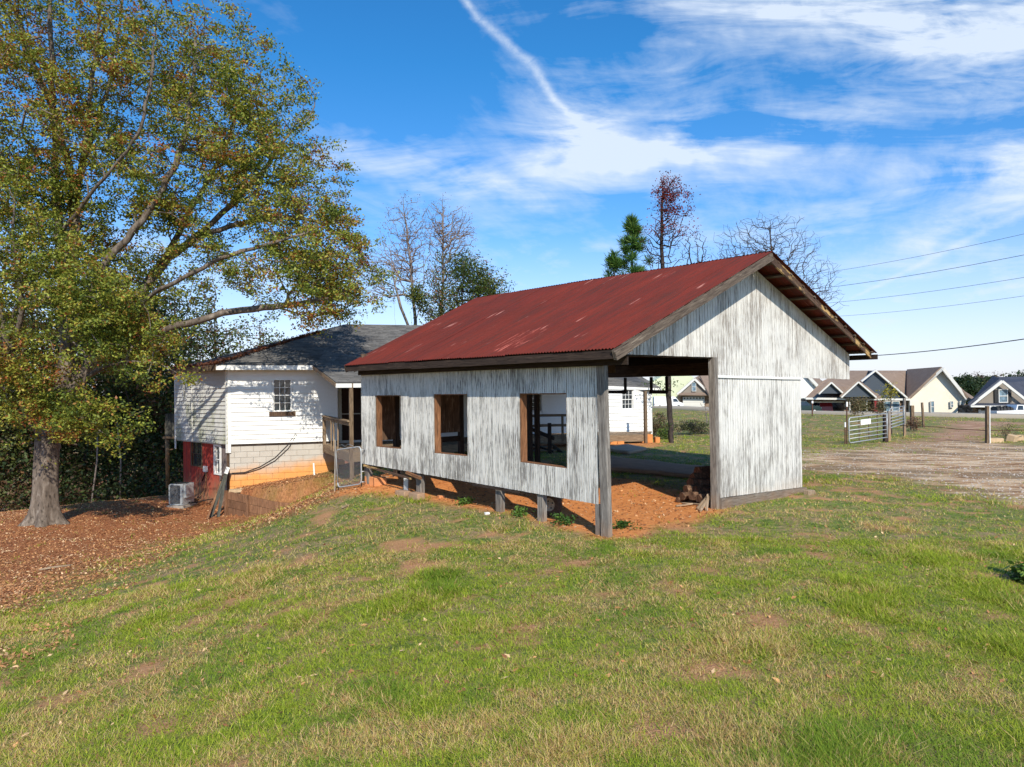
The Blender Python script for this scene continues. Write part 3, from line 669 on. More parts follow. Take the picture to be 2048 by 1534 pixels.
    # roof sheets
    def sheets(A, B, C, D, far, name='roof_sheet', n=13, rows=3):
        L = (B-A).length; Ls = (C-B).length
        up = (B-A).cross(D-A).normalized();
        if up.z < 0: up = -up
        for k in range(n):
            a0, a1 = k/n, (k+1)/n; cols_ = 58 if not far else 24; v = []; uvs = []; dz = .003*(k % 2); e0 = random.uniform(-.02, .015)
            xs = np.linspace(a0, a1+.02/ n, cols_+1)
            for t in xs:
                lo = A.lerp(B, t); hi = D.lerp(C, t); dd = (hi-lo).normalized(); lo = lo+dd*e0
                for r in range(rows+1):
                    p = lo.lerp(hi, r/rows)
                    p = p + up*(.0105*math.sin(2*math.pi*t*L/.067)+dz + .004*math.sin(3.1*r+k))
                    v.append(p); uvs.append((t*L, r/rows*Ls))
            f = []; R = rows+1
            for i in range(cols_):
                for r in range(rows): f.append((i*R+r, (i+1)*R+r, (i+1)*R+r+1, i*R+r+1))
            me = np_mesh(name, [tuple(p) for p in v], f, M['roof_red'], smooth=True)
            uv = me.uv_layers.new(name='UVMap'); li = np.empty(len(me.loops), np.int32); me.loops.foreach_get('vertex_index', li)
            uv.data.foreach_set('uv', np.array(uvs, np.float32)[li].ravel())
            obj_from(me, name, shed)
    sheets(EN, EF, RF, RN, False)
    sheets(QN, QF, RF+V((0, 0, .015)), RN+V((0, 0, .015)), True, n=10)
    # ridge purlins, rafters
    ridge = (RF-RN); nl = (EF-EN).cross(RN-EN).normalized(); nl = nl if nl.z > 0 else -nl; nr = (QF-QN).cross(RN-QN).normalized(); nr = nr if nr.z > 0 else -nr
    for (A, B, C, D, n_, m_) in ((EN, EF, RF, RN, nl, 8), (QN, QF, RF, RN, nr, 10)):
        for k in range(m_):
            t = (k+.35)/m_; p0 = A.lerp(D, t)-n_*.045; p1 = B.lerp(C, t)-n_*.045; dd = (p1-p0).normalized()
            beam('purlin', p0+dd*.04, p1-dd*.06, .035, .085, M['brown_wood'] if k % 2 else M['barge'], shed, up=(D-A).normalized())
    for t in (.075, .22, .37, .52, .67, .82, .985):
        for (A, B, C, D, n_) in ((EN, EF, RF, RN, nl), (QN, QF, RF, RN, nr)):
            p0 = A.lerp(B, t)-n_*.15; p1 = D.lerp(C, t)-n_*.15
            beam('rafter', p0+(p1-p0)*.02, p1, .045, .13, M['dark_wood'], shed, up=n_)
    # barge boards on the front rake
    off = V((.707, -.707, 0))
    beam('barge_board', EN+V((0, 0, -.10))+off*.0, RN+V((0, 0, -.10)), .035, .15, M['barge'], shed, up=nl)
    d2 = (RN-EN).normalized()
    beam('barge_board', EN+off*.035+V((0, 0, -.115)), EN+d2*.42+off*.035+V((0, 0, -.115)), .03, .13, M['barge'], shed, up=nl)
    beam('barge_board', QN-off*.13+(RN-QN)*.02+V((0, 0, -.10)), RN-off*.06+V((0, 0, -.11)), .035, .15, M['barge2'], shed, up=nr)
    # far rake, eave fascia boards
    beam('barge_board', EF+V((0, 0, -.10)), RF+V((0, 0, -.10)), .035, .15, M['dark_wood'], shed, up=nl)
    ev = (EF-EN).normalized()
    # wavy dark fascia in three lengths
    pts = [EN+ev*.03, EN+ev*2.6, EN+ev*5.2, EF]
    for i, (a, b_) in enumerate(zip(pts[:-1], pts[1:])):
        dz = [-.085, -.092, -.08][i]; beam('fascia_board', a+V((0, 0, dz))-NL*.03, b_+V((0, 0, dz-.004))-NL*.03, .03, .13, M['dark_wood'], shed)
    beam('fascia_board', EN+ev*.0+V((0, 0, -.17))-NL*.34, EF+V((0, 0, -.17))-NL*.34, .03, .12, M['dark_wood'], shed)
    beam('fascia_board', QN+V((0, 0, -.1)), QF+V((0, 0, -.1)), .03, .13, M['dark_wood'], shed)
    # far gable end: hung plywood, posts
    FO = P0+DL*tf; FW = frame((FO.x, FO.y, 0), DG)
    fz = lambda s, off_: zroof(s, off_)
    fp = lambda s, y, z: FW @ V((s, y, z))
    for a, b_, zz in ((.0, .94, -1.13), (1.85, 2.98, -1.05)):
        m = MB(); m.box(a, b_, .0, .018, zz, .9); m.build('wall_sheet', M['ply'], shed, FW)
    for s in (1.0, 3.06, 5.68, 6.0): beam('post', fp(s, .05, -2.35), fp(s, .05, .7 if s < 5 else 1.6), .12, .12, M['dark_wood'], shed, up=NG)
    for k in range(8):
        a, b_ = k*1.22+.003, (k+1)*1.22-.003; m = MB(); m.prism([(a, 0, .55), (b_, 0, .55), (b_, 0, fz(b_, .16)), (a, 0, fz(a, .16))] if not a < 4.88 < b_ else [(a, 0, .55), (b_, 0, .55), (b_, 0, fz(b_, .16)), (4.88, 0, fz(4.88, .16)), (a, 0, fz(a, .16))], (0, .018, 0)); m.build('wall_sheet', M['ply'], shed, FW)
    beam('header_beam', fp(0, .08, .62), fp(6.0, .08, .62), .08, .16, M['dark_wood'], shed)
    beam('rail_board', fp(1.0, .03, -1.22), fp(3.1, .03, -1.22), .03, .14, M['dark_wood'], shed)
    beam('rail_board', fp(.05, .03, -1.35), fp(1.0, .03, -1.35), .03, .12, M['dark_wood'], shed)
    beam('stud', fp(2.35, .03, -2.2), fp(2.35, .03, -1.2), .08, .05, M['deck_dark'], shed, up=NG)
    # right-hand side: header board with hangers and a ledger
    RO = P0+DG*10.3; 
    hr = lambda px, py: hit(px, py, RO, DL)
    rp_ = lambda u, z, y=0: V((RO.x, RO.y, z))+DL*u+NL*y
    beam('header_beam', rp_(0, .58), rp_(8.6, .62), .05, .40, M['brown_wood'], shed)
    beam('header_beam', rp_(0, .90, .05), rp_(8.6, .92, .05), .05, .26, M['dark_wood'], shed)
    for px in (1250.5, 1302.5, 1333.5):
        u, z = hr(px, 783); beam('hanger', rp_(u, z-.04), rp_(u, .4), .09, .05, M['dark_wood'], shed, up=NL)
    (u0, z0), (u1, z1) = hr(1206, 784), hr(1252, 784); beam('ledger_board', rp_(u0, z0), rp_(u1, z1), .05, .11, M['dark_wood'], shed)
    (u0, z0), (u1, z1) = hr(1299, 784), hr(1334, 784); beam('ledger_board', rp_(u0, z0), rp_(u1, z1), .05, .11, M['dark_wood'], shed)
    (u0, z0), (u1, z1) = hr(1206, 779), hr(1346, 781); beam('rail', rp_(u0, z0, .06), rp_(u1, z1, .06), .02, .02, M['rust'], shed)
def join(objs):
    """several strips of one sheet become one mesh object"""
    if len(objs) < 2: return objs[0] if objs else None
    a = objs[0]; v, f = [], []
    for o in objs:
        n = len(v); v += [tuple(p.co) for p in o.data.vertices]; f += [tuple(n+i for i in p.vertices) for p in o.data.polygons]
    mis = [p.material_index for o in objs for p in o.data.polygons]; me = bpy.data.meshes.new('siding_panel'); me.from_pydata(v, [], f); setmat(me, list(a.data.materials)); me.polygons.foreach_set('material_index', mis); me.update()
    a.data = me
    for o in objs[1:]: bpy.data.objects.remove(o)
    return a
build_shed()
# ------------------------------------------------------------------ farmhouse
C = V((P(455, 780, 23.7).x, 23.7, 0)); DA = V((2.55, .8, 0)).normalized(); DLw = V((-.73, .68, 0)).normalized()
house = empty('farmhouse', (C.x, C.y, -3.9), 'white clapboard farmhouse with grey shingle roof on a clay-stained block basement', 'house')
_bm = {}
def lap_mesh(mat, h):
    k = (mat.name, h)
    if k not in _bm:
        m = MB(); t0, t1 = .004, .042
        m.hexa([(0, 0, 0), (1, 0, 0), (1, t1, 0), (0, t1, 0), (0, 0, h+.012), (1, 0, h+.012), (1, t0, h+.012), (0, t0, h+.012)])
        _bm[k] = m.mesh('board', mat)
    return _bm[k]
def clad(o, d, out, L, z0, z1, mat, parent, pitch=.148, holes=(), wob=.002, butt=None):
    """lapped boards, each an object, on a wall from o along d; out is the outward normal; holes (u0,u1,z0,z1)"""
    n = round((z1-z0)/pitch); h = (z1-z0)/n; me = lap_mesh(mat, round(h, 4))
    y = V(out).normalized(); x = V(d).normalized(); z = V((0, 0, 1))
    flip = x.cross(y).z < 0
    for k in range(n):
        a = z0+k*h; segs = [(0, L)]
        for (h0, h1, hz0, hz1) in holes:
            if a+h*.5 > hz0 and a+h*.5 < hz1:
                segs = [s for (p, q) in segs for s in ((p, min(q, h0)), (max(p, h1), q)) if s[1]-s[0] > .02]
        if butt and L > 3: 
            s2 = []
            for p, q in segs:
                if q-p > 2.2: c = p+(q-p)*random.uniform(.35, .65); s2 += [(p, c-.001), (c+.001, q)]
                else: s2.append((p, q))
            segs = s2
        for p, q in segs:
            b = o+x*(q if flip else p)+V((0, 0, a+random.uniform(-wob, wob))); xx = -x if flip else x
            mw = Matrix(((xx.x*(q-p), y.x, 0, b.x), (xx.y*(q-p), y.y, 0, b.y), (0, 0, 1, b.z), (0, 0, 0, 1)))
            obj_from(me, 'board', parent, mw)
def wall_slab(name, o, d, out, L, z0, z1, mat, parent, th=.12, holes=()):
    m = MB(); x = V(d).normalized(); y = V(out).normalized(); fr = Matrix(((x.x, y.x, 0, o.x), (x.y, y.y, 0, o.y), (0, 0, 1, 0), (0, 0, 0, 1)))
    us = sorted({0, L, *[h[0] for h in holes], *[h[1] for h in holes]})
    for a, b_ in zip(us[:-1], us[1:]):
        mid = (a+b_)/2; zz = [(z0, z1)]
        for h in holes:
            if h[0] < mid < h[1]: zz = [s for (p, q) in zz for s in ((p, min(q, h[2])), (max(p, h[3]), q)) if s[1]-s[0] > .01]
        for p, q in zz: m.box(a, b_, -th, -.003, p, q)
    return m.build(name, mat, parent, fr)
def window(o, d, out, u0, u1, z0, z1, parent, cols_=3, rows=2, fw=.05, frame_mat=None, sill=None, inset=.03, curtain=False, single=False):
    """double-hung window: frame, two sashes, each pane"""
    frame_mat = frame_mat or M['white']; x = V(d).normalized(); y = V(out).normalized()
    fr = Matrix(((x.x, y.x, 0, o.x), (x.y, y.y, 0, o.y), (0, 0, 1, o.z), (0, 0, 0, 1)))
    m = MB(); m.box(u0-fw, u0, -.10, .035, z0-fw*.5, z1+fw); m.box(u1, u1+fw, -.10, .035, z0-fw*.5, z1+fw); m.box(u0, u1, -.10, .035, z1, z1+fw); m.box(u0, u1, -.10, .035, z0-fw*.5, z0)
    w = m.build('window', frame_mat, parent, fr)
    zm = (z0+z1)/2
    for si, (a, b_, yy) in enumerate(((z0, zm+.015, -.045), (zm-.015, z1, -.02))):
        s = MB(); e = .028; t = .016
        s.box(u0, u0+e, yy-.03, yy, a, b_); s.box(u1-e, u1, yy-.03, yy, a, b_); s.box(u0+e, u1-e, yy-.03, yy, a, a+e); s.box(u0+e, u1-e, yy-.03, yy, b_-e, b_)
        cw = (u1-u0-2*e)/cols_; rh = (b_-a-2*e)/rows
        for k in range(1, cols_): s.box(u0+e+k*cw-t/2, u0+e+k*cw+t/2, yy-.028, yy-.001, a+e, b_-e)
        for k in range(1, rows): s.box(u0+e, u1-e, yy-.027, yy-.002, a+e+k*rh-t/2, a+e+k*rh+t/2)
        so_ = s.build('sash', frame_mat, w, fr)
        for i in range(cols_):
            for j in range(rows):
                g = MB(); tl = random.uniform(-.002, .002); xa, xb, za, zb_ = u0+e+i*cw+t/2, u0+e+(i+1)*cw-t/2, a+e+j*rh+t/2, a+e+(j+1)*rh-t/2
                g.face([(xa, yy-.018, za), (xb, yy-.018+tl, za), (xb, yy-.018, zb_), (xa, yy-.018+tl, zb_)]); 
                world_child_pane = g.build('pane', M['glass'], w, fr)
    if sill:
        s = MB(); s.box(u0-.14, u1+.14, .0, .07, z0-fw*.5-.15, z0-fw*.5); s.build('sill', sill, w, fr)
    b = MB(); b.box(u0-.02, u1+.02, -.7, -.65, z0-.1, z1+.1); b.build('dark_backing', M['room'], w, fr)  # dark sheet behind the panes stands in for the shade indoors
    return w
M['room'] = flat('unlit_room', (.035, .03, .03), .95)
def shingles(p00, p10, p11, p01, parent, mat, tw=.33, course=.145, name='shingle_courses'):
    """rows of overlapping tabs between eave p00-p10 and top p01-p11; fully modelled, joined"""
    p00, p10, p11, p01 = map(V, (p00, p10, p11, p01)); Lu = max((p10-p00).length, (p11-p01).length); Lv = max((p01-p00).length, (p11-p10).length)
    nrm = (p10-p00).cross(p01-p00).normalized() if (p10-p00).cross(p01-p00).length > 1e-4 else (p11-p00).cross(p01-p00).normalized()
    if nrm.z < 0: nrm = -nrm
    nr = int(Lv/course); v = []; f = []; tone = []
    for r in range(nr):
        a0, a1 = r/nr, min(1, (r+1.25)/nr); A0, A1 = p00.lerp(p01, a0), p10.lerp(p11, a0); B0, B1 = p00.lerp(p01, a1), p10.lerp(p11, a1)
        L = (A1-A0).length; n = max(1, int(L/tw)); offs = random.random()
        ts = [0]+[(k+offs)/n for k in range(n)]+[1]
        for t0, t1 in zip(ts[:-1], ts[1:]):
            t1 = min(t1, 1)
            if t1-t0 < .02/n: continue
            g = .006/max(L, .1); q0, q1 = A0.lerp(A1, t0+g), A0.lerp(A1, t1); q2, q3 = B0.lerp(B1, t1), B0.lerp(B1, t0+g)
            up = nrm*random.uniform(.012, .02); dn = nrm*.002; i = len(v)
            v += [q0+up, q1+up, q2+dn, q3+dn, q0, q1]; f += [(i, i+1, i+2, i+3), (i, i+4, i+5, i+1)]; tone += [random.random()]*6
    v2 = [tuple(p) for p in v]
    me = np_mesh(name, v2, f, mat, attrs={'tone': tone}); o = obj_from(me, name, parent); o['kind'] = 'stuff'; return o
def slab(name, pts, mat, parent, th=.10):
    m = MB(); m.prism(pts, (0, 0, -th)); return m.build(name, mat, parent)
def build_house():
    NA = V((DA.y, -DA.x, 0)); NLh = V((-DLw.y, DLw.x, 0)); NLh = NLh if NLh.y < 0 else -NLh
    def on(px, py, o=C, d=DA): return hit(px, py, o, d)
    # facade ---------------------------------------------------
    uw0, zt_ = on(546.5, 759); uw1, _ = on(582, 759); _, zb_ = on(565, 822)
    LA = on(675, 780)[0]
    hA = (uw0-.05, uw1+.05, zb_-.03, zt_+.05)
    wall_slab('wall', C, DA, NA, LA, -1.70, .92, M['white'], house, holes=[(uw0-.01, uw1+.01, zb_-.01, zt_+.01)])
    clad(C+NA*.004, DA, NA, LA-.02, -1.66, .92, M['boards'], house, holes=[hA])
    window(C+NA*.004, DA, NA, uw0, uw1, zb_, zt_, house, fw=.035, sill=M['brown_wood'])
    beam('corner_board', C+V((0, 0, -1.95))+NA*.03+DA*.05, C+V((0, 0, .92))+NA*.03+DA*.05, .10, .03, M['white'], house, up=NA)
    beam('corner_board', C+V((0, 0, -1.95))+NLh*.03+DLw*.04, C+V((0, 0, .92))+NLh*.03+DLw*.04, .08, .03, M['white'], house, up=NLh)
    E_ = C+DA*LA
    beam('corner_board', E_+V((0, 0, -1.66))+NA*.03-DA*.03, E_+V((0, 0, .9))+NA*.03-DA*.03, .06, .02, M['white'], house, up=NA)
    beam('skirt_board', C+V((0, 0, -1.70))+NA*.02+DA*.1, E_+V((0, 0, -1.70))+NA*.02, .02, .045, M['dark_wood'], house)
    # block basement: blocks are parts of the wall
    bw = wall_slab('basement_wall', C-NA*.05, DA, NA, LA, -4.2, -1.72, M['mortar'], house, th=.2)
    m = MB(); bl, bh = .40, .19; m.box(0, bl-.008, 0, .10, 0, bh-.008); bme = m.mesh('block', M['cmu']); m = MB(); m.box(0, bl/2-.008, 0, .10, 0, bh-.008); bme2 = m.mesh('block', M['cmu'])
    for r in range(12):
        z = -1.735-(r+1)*bh; u = 0
        if r % 2: segs = [(0, True)]+[(bl/2+k*bl, False) for k in range(9)]
        else: segs = [(k*bl, False) for k in range(9)]
        for u, half in segs:
            if u > LA-.1: continue
            b = C-NA*.105+DA*u+NA*random.uniform(0, .002); mw = Matrix(((DA.x, NA.x, 0, b.x), (DA.y, NA.y, 0, b.y), (0, 0, 1, z), (0, 0, 0, 1)))
            if z > -3.5: obj_from(bme2 if half else bme, 'block', bw, mw)
    # left wall ------------------------------------------------
    onL = lambda px, py: hit(px, py, C, DLw)
    LL = onL(352, 780)[0]
    a1, zt2 = onL(367.5, 764); a0, _ = onL(373.5, 764); _, zb2 = onL(370, 799)
    hole = (a0, a1, zb2, zt2)
    wall_slab('wall', C, DLw, NLh, LL, -1.70, .93, M['boards_side'], house, holes=[hole])
    clad(C+NLh*.004, DLw, NLh, LL, -1.66, .93, M['boards_side'], house, holes=[(a0-.06, a1+.06, zb2-.04, zt2+.06)], wob=.006)
    window(C+NLh*.004, DLw, NLh, a0, a1, zb2, zt2, house, cols_=1, rows=1, fw=.05, frame_mat=M['white'])
    u, z = onL(387, 830); beam('conduit', C+DLw*u+NLh*.05+V((0, 0, -1.68)), C+DLw*u+NLh*.05+V((0, 0, .75)), .02, .02, M['white'], house)
    beam('corner_board', C+DLw*LL+NLh*.03+V((0, 0, -2.0)), C+DLw*LL+NLh*.03+V((0, 0, .93)), .09, .03, M['white'], house, up=NLh)
    # red plank basement under it, set back
    b0, b1 = onL(456, 900)[0]+.02, onL(361, 900)[0]; o2 = C-NLh*.10
    m_, nt, b = new_mat('faded_red_paint'); oc = nt.new('ShaderNodeNewGeometry').outputs['Position']; z_ = nt.sep(oc)[2]
    n = nt.noise(nt.scale(oc, (9, 9, .8)), 1, 6, .7); lo = nt.mr(nt.math('ADD', z_, nt.math('MULTIPLY', nt.noise(nt.scale(oc, (2, 2, .7)), 1, 4), 1.2)), -2.9, -2.1, 1, 0)
    red = nt.mix(nt.mr(n, .4, .62), (.50, .055, .035), (.28, .05, .04)); wd = nt.mix(nt.noise(nt.scale(oc, (20, 20, 1.2)), 1, 4), (.22, .12, .07), (.40, .24, .13))
    finish(nt, b, nt.mix(nt.math('MULTIPLY', lo, nt.mr(n, .35, .55, .5, 1)), red, wd), .85, n, .3, .006)
    m2 = wood_mat('bare_grey_plank', (.21, .17, .16), (.10, .08, .075), (.33, .28, .26), stain=(-3.7, -2.9, (.45, .22, .09), .7))
    k = 0; u = b0
    rw0, rzt = onL(398.5, 884); rw1, _ = onL(378.5, 880); rzb = onL(388, 932)[1]
    ww0, wzt = onL(434.5, 893); ww1, _ = onL(425.5, 891); wzb = onL(430, 947)[1]
    holes = [(rw0, rw1, rzb, rzt), (ww0, ww1, wzb, wzt)]
    while u < b1-.05:
        w_ = min(.28, b1-u); mat = m2 if u < onL(440, 900)[0] else m_
        segs = [(-4.3, -1.70)]
        mid = u+w_/2
        us = sorted({u, u+w_, *[e for h in holes for e in h[:2] if u < e < u+w_]}); frp = Matrix(((DLw.x, NLh.x, 0, o2.x), (DLw.y, NLh.y, 0, o2.y), (0, 0, 1, 0), (0, 0, 0, 1)))
        mm = MB()
        jt = random.uniform(0, .006)
        for p, q in zip(us[:-1], us[1:]):
            zz = [(-4.3, -1.70)]
            for h in holes:
                if h[0] < (p+q)/2 < h[1]: zz = [(-4.3, h[2]), (h[3], -1.70)]
            for s0, s1 in zz:
                mm.box(p+(.004 if p == u else 0), q-(.004 if q == u+w_ else 0), -.03, jt, s0, s1)
                if len(us) == 2 and len(zz) == 2 and s0 < -4: mm.build('basement_plank', mat, house, frp); mm = MB()
        fr = Matrix(((DLw.x, NLh.x, 0, o2.x), (DLw.y, NLh.y, 0, o2.y), (0, 0, 1, 0), (0, 0, 0, 1)))
        mm.build('basement_plank', mat, house, fr); u += w_
    window(o2+NLh*.0, DLw, NLh, rw0, rw1, rzb, rzt, house, cols_=2, rows=1, fw=.035, frame_mat=M['deck_dark'], sill=None)
    window(o2+NLh*.0, DLw, NLh, ww0, ww1, wzb, wzt, house, cols_=1, rows=1, fw=.10, frame_mat=M['white'], sill=None)
    u, z = onL(407.5, 937); mb = MB(); mb.box(u-.09, u+.09, 0, .09, z-.12, z+.08); fr = Matrix(((DLw.x, NLh.x, 0, o2.x), (DLw.y, NLh.y, 0, o2.y), (0, 0, 1, 0), (0, 0, 0, 1)))
    mb.build('meter_box', M['white'], house, fr)
    q = lambda px, py, off=.06: (lambda t: o2+DLw*t[0]+NLh*off+V((0, 0, t[1])))(onL(px, py))
    t_ = MB(); t_.tube([q(398, 936), q(404, 937)], .02, 6); t_.tube([q(409, 942), q(410, 955), q(408, 978), q(404, 996, .2), q(392, 1004, .5)], .014, 5); t_.build('conduit', M['deck_wood'], house)
    t_ = MB(); t_.tube([q(408, 943, .03), q(400, 962, .03)], .02, 5); t_.build('pipe', M['dark_wood'], house)
    # downpipe at the corner, cable looping on the blocks
    t_ = MB(); p = C+NA*.05; t_.tube([p+V((0, 0, -1.95)), p+V((0, 0, -3.3))], .045, 7); t_.build('downpipe', M['brown_wood'], house)
    qa = lambda px, py: (lambda t: C+DA*t[0]+NA*.03+V((0, 0, t[1])))(on(px, py))
    for dx, dy in ((0, 0), (2, 6)):
        t_ = MB(); t_.tube([qa(592+dx, 866+dy*.4), qa(575+dx, 890+dy), qa(550, 915+dy), qa(520, 933+dy*.7), qa(490, 944+dy*.4), qa(463, 946+dy*.2)], .011, 5); t_.build('cable', M['cable'], house)
    # main roof -----------------------------------------------
    A0, A1 = P(432, 731, 23.15), P(626, 731, 24.0); R0, R1 = P(691, 649, 29.15), P(1130, 655, 36.5); A2 = P(336, 741, 27.2)
    T1 = V((4.2, 31.0, .95)); PC = P(671.5, 765.5, 20.3); PR = V((3.1, 27.0, .30))
    slab('roof', [A0, A1, T1, R1, R0], M['shingle'], house, .06)
    slab('roof', [A2, A0, R0], M['shingle'], house, .06)
    B2, B3 = V((-8.5, 37, .9)), V((6, 41, .9)); slab('roof', [R0, R1, B3, B2], M['shingle'], house, .06); slab('roof', [A2, R0, B2], M['shingle'], house, .06); slab('roof', [T1, B3, R1], M['shingle'], house, .06)
    slab('porch_roof', [A1, PC, PR, T1], M['shingle'], house, .05)
    up = V((0, 0, .012))
    shingles(A0+up, A1+up, R0.lerp(R1, .02)+up, R0+up, house, M['shingle']); shingles(A1+up, T1+up, R1+up, R0.lerp(R1, .02)+up, house, M['shingle'])
    shingles(PC+up, PR+up, T1+up, A1+up, house, M['shingle']); shingles(A2+up, A0+up, R0+up, R0+up*.9, house, M['shingle'])
    beam('fascia', A0+V((0, 0, -.07)), A1+V((0, 0, -.07)), .03, .15, M['white'], house)
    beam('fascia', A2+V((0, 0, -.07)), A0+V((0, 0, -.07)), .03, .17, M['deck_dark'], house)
    beam('fascia', A1+V((0, 0, -.06)), PC+V((0, 0, -.06)), .03, .11, M['deck_wood'], house)
    beam('fascia', PC+V((0, 0, -.08)), PR+V((0, 0, -.08)), .03, .12, M['white'], house)
    slab('soffit', [A0+V((.1, .1, -.09)), A1+V((0, 0, -.09)), A1+V((-.1, .6, -.09)), C+V((0, .05, .93-.0))*1], M['white'], house, .01)
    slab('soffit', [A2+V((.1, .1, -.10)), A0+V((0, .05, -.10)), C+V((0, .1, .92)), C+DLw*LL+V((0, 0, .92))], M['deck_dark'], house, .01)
    # leaves caught on the left slope are litter on the roof: stuff part
    # main front wall behind the porch ------------------------
    Fp = V((P(676, 780, 25.7).x, 25.7, 0)); Ep = V((P(1303, 780, 31).x, 31, 0)); DM = (Ep-Fp).normalized(); NM = V((DM.y, -DM.x, 0)); LM = (Ep-Fp).length
    onM = lambda px, py: hit(px, py, Fp, DM)
    wall_slab('wall', E_, (Fp-E_), DA*1.0, (Fp-E_).length, -1.75, .9, M['white'], house, th=.1)
    wins = [(1052, 1082, 788, 822), (1243.5, 1265.5, 780, 818)]; hs = []
    for xl, xr, yt, yb in wins:
        u0, zt3 = onM(xl, yt); u1, _ = onM(xr, yt); _, zb3 = onM((xl+xr)/2, yb); hs.append((u0, u1, zb3, zt3))
    dr = (onM(683, 800)[0], onM(722, 800)[0], -1.72, .35)
    zb0 = -1.9
    uS = onM(1192, 780)[0]; hs2 = [(a-uS, b_-uS, c, d) for a, b_, c, d in hs]
    wall_slab('wall', Fp, DM, NM, uS, -2.0, .85, M['white'], house, holes=hs[:1]+[dr])
    wall_slab('wall', Fp+DM*uS, DM, NM, LM-uS, -2.0, .06, M['white'], house, holes=hs2[1:])
    clad(Fp+NM*.004, DM, NM, uS, zb0, .85, M['boards'], house, holes=[(a-.06, b_+.06, c-.04, d+.06) for a, b_, c, d in hs[:1]]+[dr], butt=True)
    clad(Fp+DM*uS+NM*.004, DM, NM, LM-uS-.03, zb0, .06, M['boards'], house, holes=[(a-.06, b_+.06, c-.04, d+.06) for a, b_, c, d in hs2[1:]], butt=True)
    for i, h in enumerate(hs): window(Fp+NM*.004, DM, NM, *h, house, fw=.06)
    fr = Matrix(((DM.x, NM.x, 0, Fp.x), (DM.y, NM.y, 0, Fp.y), (0, 0, 1, 0), (0, 0, 0, 1)))
    m = MB(); m.box(dr[0], dr[1], -.08, -.04, dr[2], dr[3]); m.build('door', flat('dark_brown_door', (.045, .018, .014), .5, .3, 5), house, fr)
    m = MB(); m.box(dr[0], dr[1], -.039, -.02, -.78, -.74); m.build('door_bar', M['steel'], house, fr)
    beam('corner_board', Ep+V((0, 0, -1.95))+NM*.03-DM*.06, Ep+V((0, 0, .06))+NM*.03-DM*.06, .10, .03, M['white'], house, up=NM)
    wall_slab('wall', Ep, -NM, DM, 7, -2.0, .04, M['white'], house)
    # lower right roof and fascia
    W0, W1 = P(1180, 771, 30.6), P(1323, 777, 30.7); X0, X1 = P(1190, 728, 35), P(1262, 742, 34.5)
    slab('roof', [W0, W1, X1, X0], M['shingle'], house, .05); shingles(W0+up, W1+up, X1+up, X0+up, house, M['shingle']); slab('roof', [W1, W1+V((1.2, 6, 0)), X1], M['shingle'], house, .05)
    beam('fascia', W0+V((0, 0, -.04)), W1+V((0, 0, -.04)), .03, .10, M['white'], house)
    # porch deck: planks between front and back edges -----------------
    zd = -1.74; Bf = V((P(699, 780, 20.6).x, 20.6, zd)); Mf = V((P(1085, 780, 27.0).x, 27.0, zd)); Df = V((P(1291, 780, 28.7).x, 28.7, zd-.08)); Ab = V((P(646, 780, 24.4).x, 24.4, zd))
    Mb = Fp+DM*onM(1085, 780)[0]; Mb = V((Mb.x, Mb.y, zd)); Eb = Ep+V((0, 0, zd-.08))
    deck = MB(); deck.prism([Bf+V((0, 0, -.03)), Mf+V((0, 0, -.03)), Df+V((0, 0, -.03)), Eb+V((0, 0, -.03)), Ab+V((0, 0, -.03))], (0, 0, -.02)); dk = deck.build('deck', M['deck_wood'], house)
    for (f0, f1, k0, k1) in ((Bf, Mf, Ab, Mb), (Mf, Df, Mb, Eb)):
        n = int((f1-f0).length/.145)
        for i in range(n):
            t0, t1 = i/n, (i+.94)/n; c = [f0.lerp(f1, t0), f0.lerp(f1, t1), k0.lerp(k1, t1), k0.lerp(k1, t0)]; dz = V((0, 0, random.uniform(-.003, .003)))
            m = MB(); m.hexa([p-V((0, 0, .028))+dz for p in c]+[p+dz for p in c]); m.build('plank', M['deck_wood'], dk)
    for a, b_ in ((Bf, Mf), (Mf, Df), (Ab, Bf)):
        beam('rim_joist', a+V((0, 0, -.15)), b_+V((0, 0, -.15)), .04, .24, M['deck_wood'], house)
    # porch posts
    def gz(p): return hz(p.x, p.y)
    for p, t in ((Bf+V((.03, .05, 0)), .28), (V((P(1290, 780, 28.6).x, 28.6, 0)), None)):
        top = t if t is not None else P(1290, 782, 28.6).z
        beam('post', (p.x, p.y, gz(p)-.1), (p.x, p.y, top), .11, .11, M['deck_dark'], house, up=NM)
    for px, Y, t in ((640.5+7, 24.4, 0),): 
        pp = V((P(px, 780, Y).x, Y, 0)); beam('post', (pp.x, pp.y, -2.05), (pp.x, pp.y, -.80), .10, .10, M['deck_wood'], house, up=NM)
    # side rail from facade to porch post
    r0, r1 = V((P(647, 780, 24.4).x, 24.4, -.78)), V((Bf.x, Bf.y, -.82))
    beam('rail', r0, r1, .14, .04, M['deck_wood'], house); beam('rail', r0+V((0, 0, -.09)), r1+V((0, 0, -.09)), .04, .09, M['deck_wood'], house)
    for t in (.36, .46, .62): 
        p = r0.lerp(r1, t); beam('baluster', (p.x-.03, p.y, -1.85), (p.x-.03, p.y, -.84), .04, .04, M['deck_wood'], house)
    # front rail seen through the third opening
    s0, s1 = Bf.lerp(Mf, .80), Mf.lerp(Df, .42)
    for z in (.80, .42): 
        beam('rail', s0+V((0, 0, z)), Mf+V((0, 0, z)), .04, .10, M['deck_dark'], house); beam('rail', Mf+V((0, 0, z)), s1+V((0, 0, z)), .04, .10, M['deck_dark'], house)
    for p in (Bf.lerp(Mf, .9), Mf.lerp(Df, .18), s1): beam('baluster', p+V((0, 0, -.2)), p+V((0, 0, .85)), .09, .09, M['deck_dark'], house)
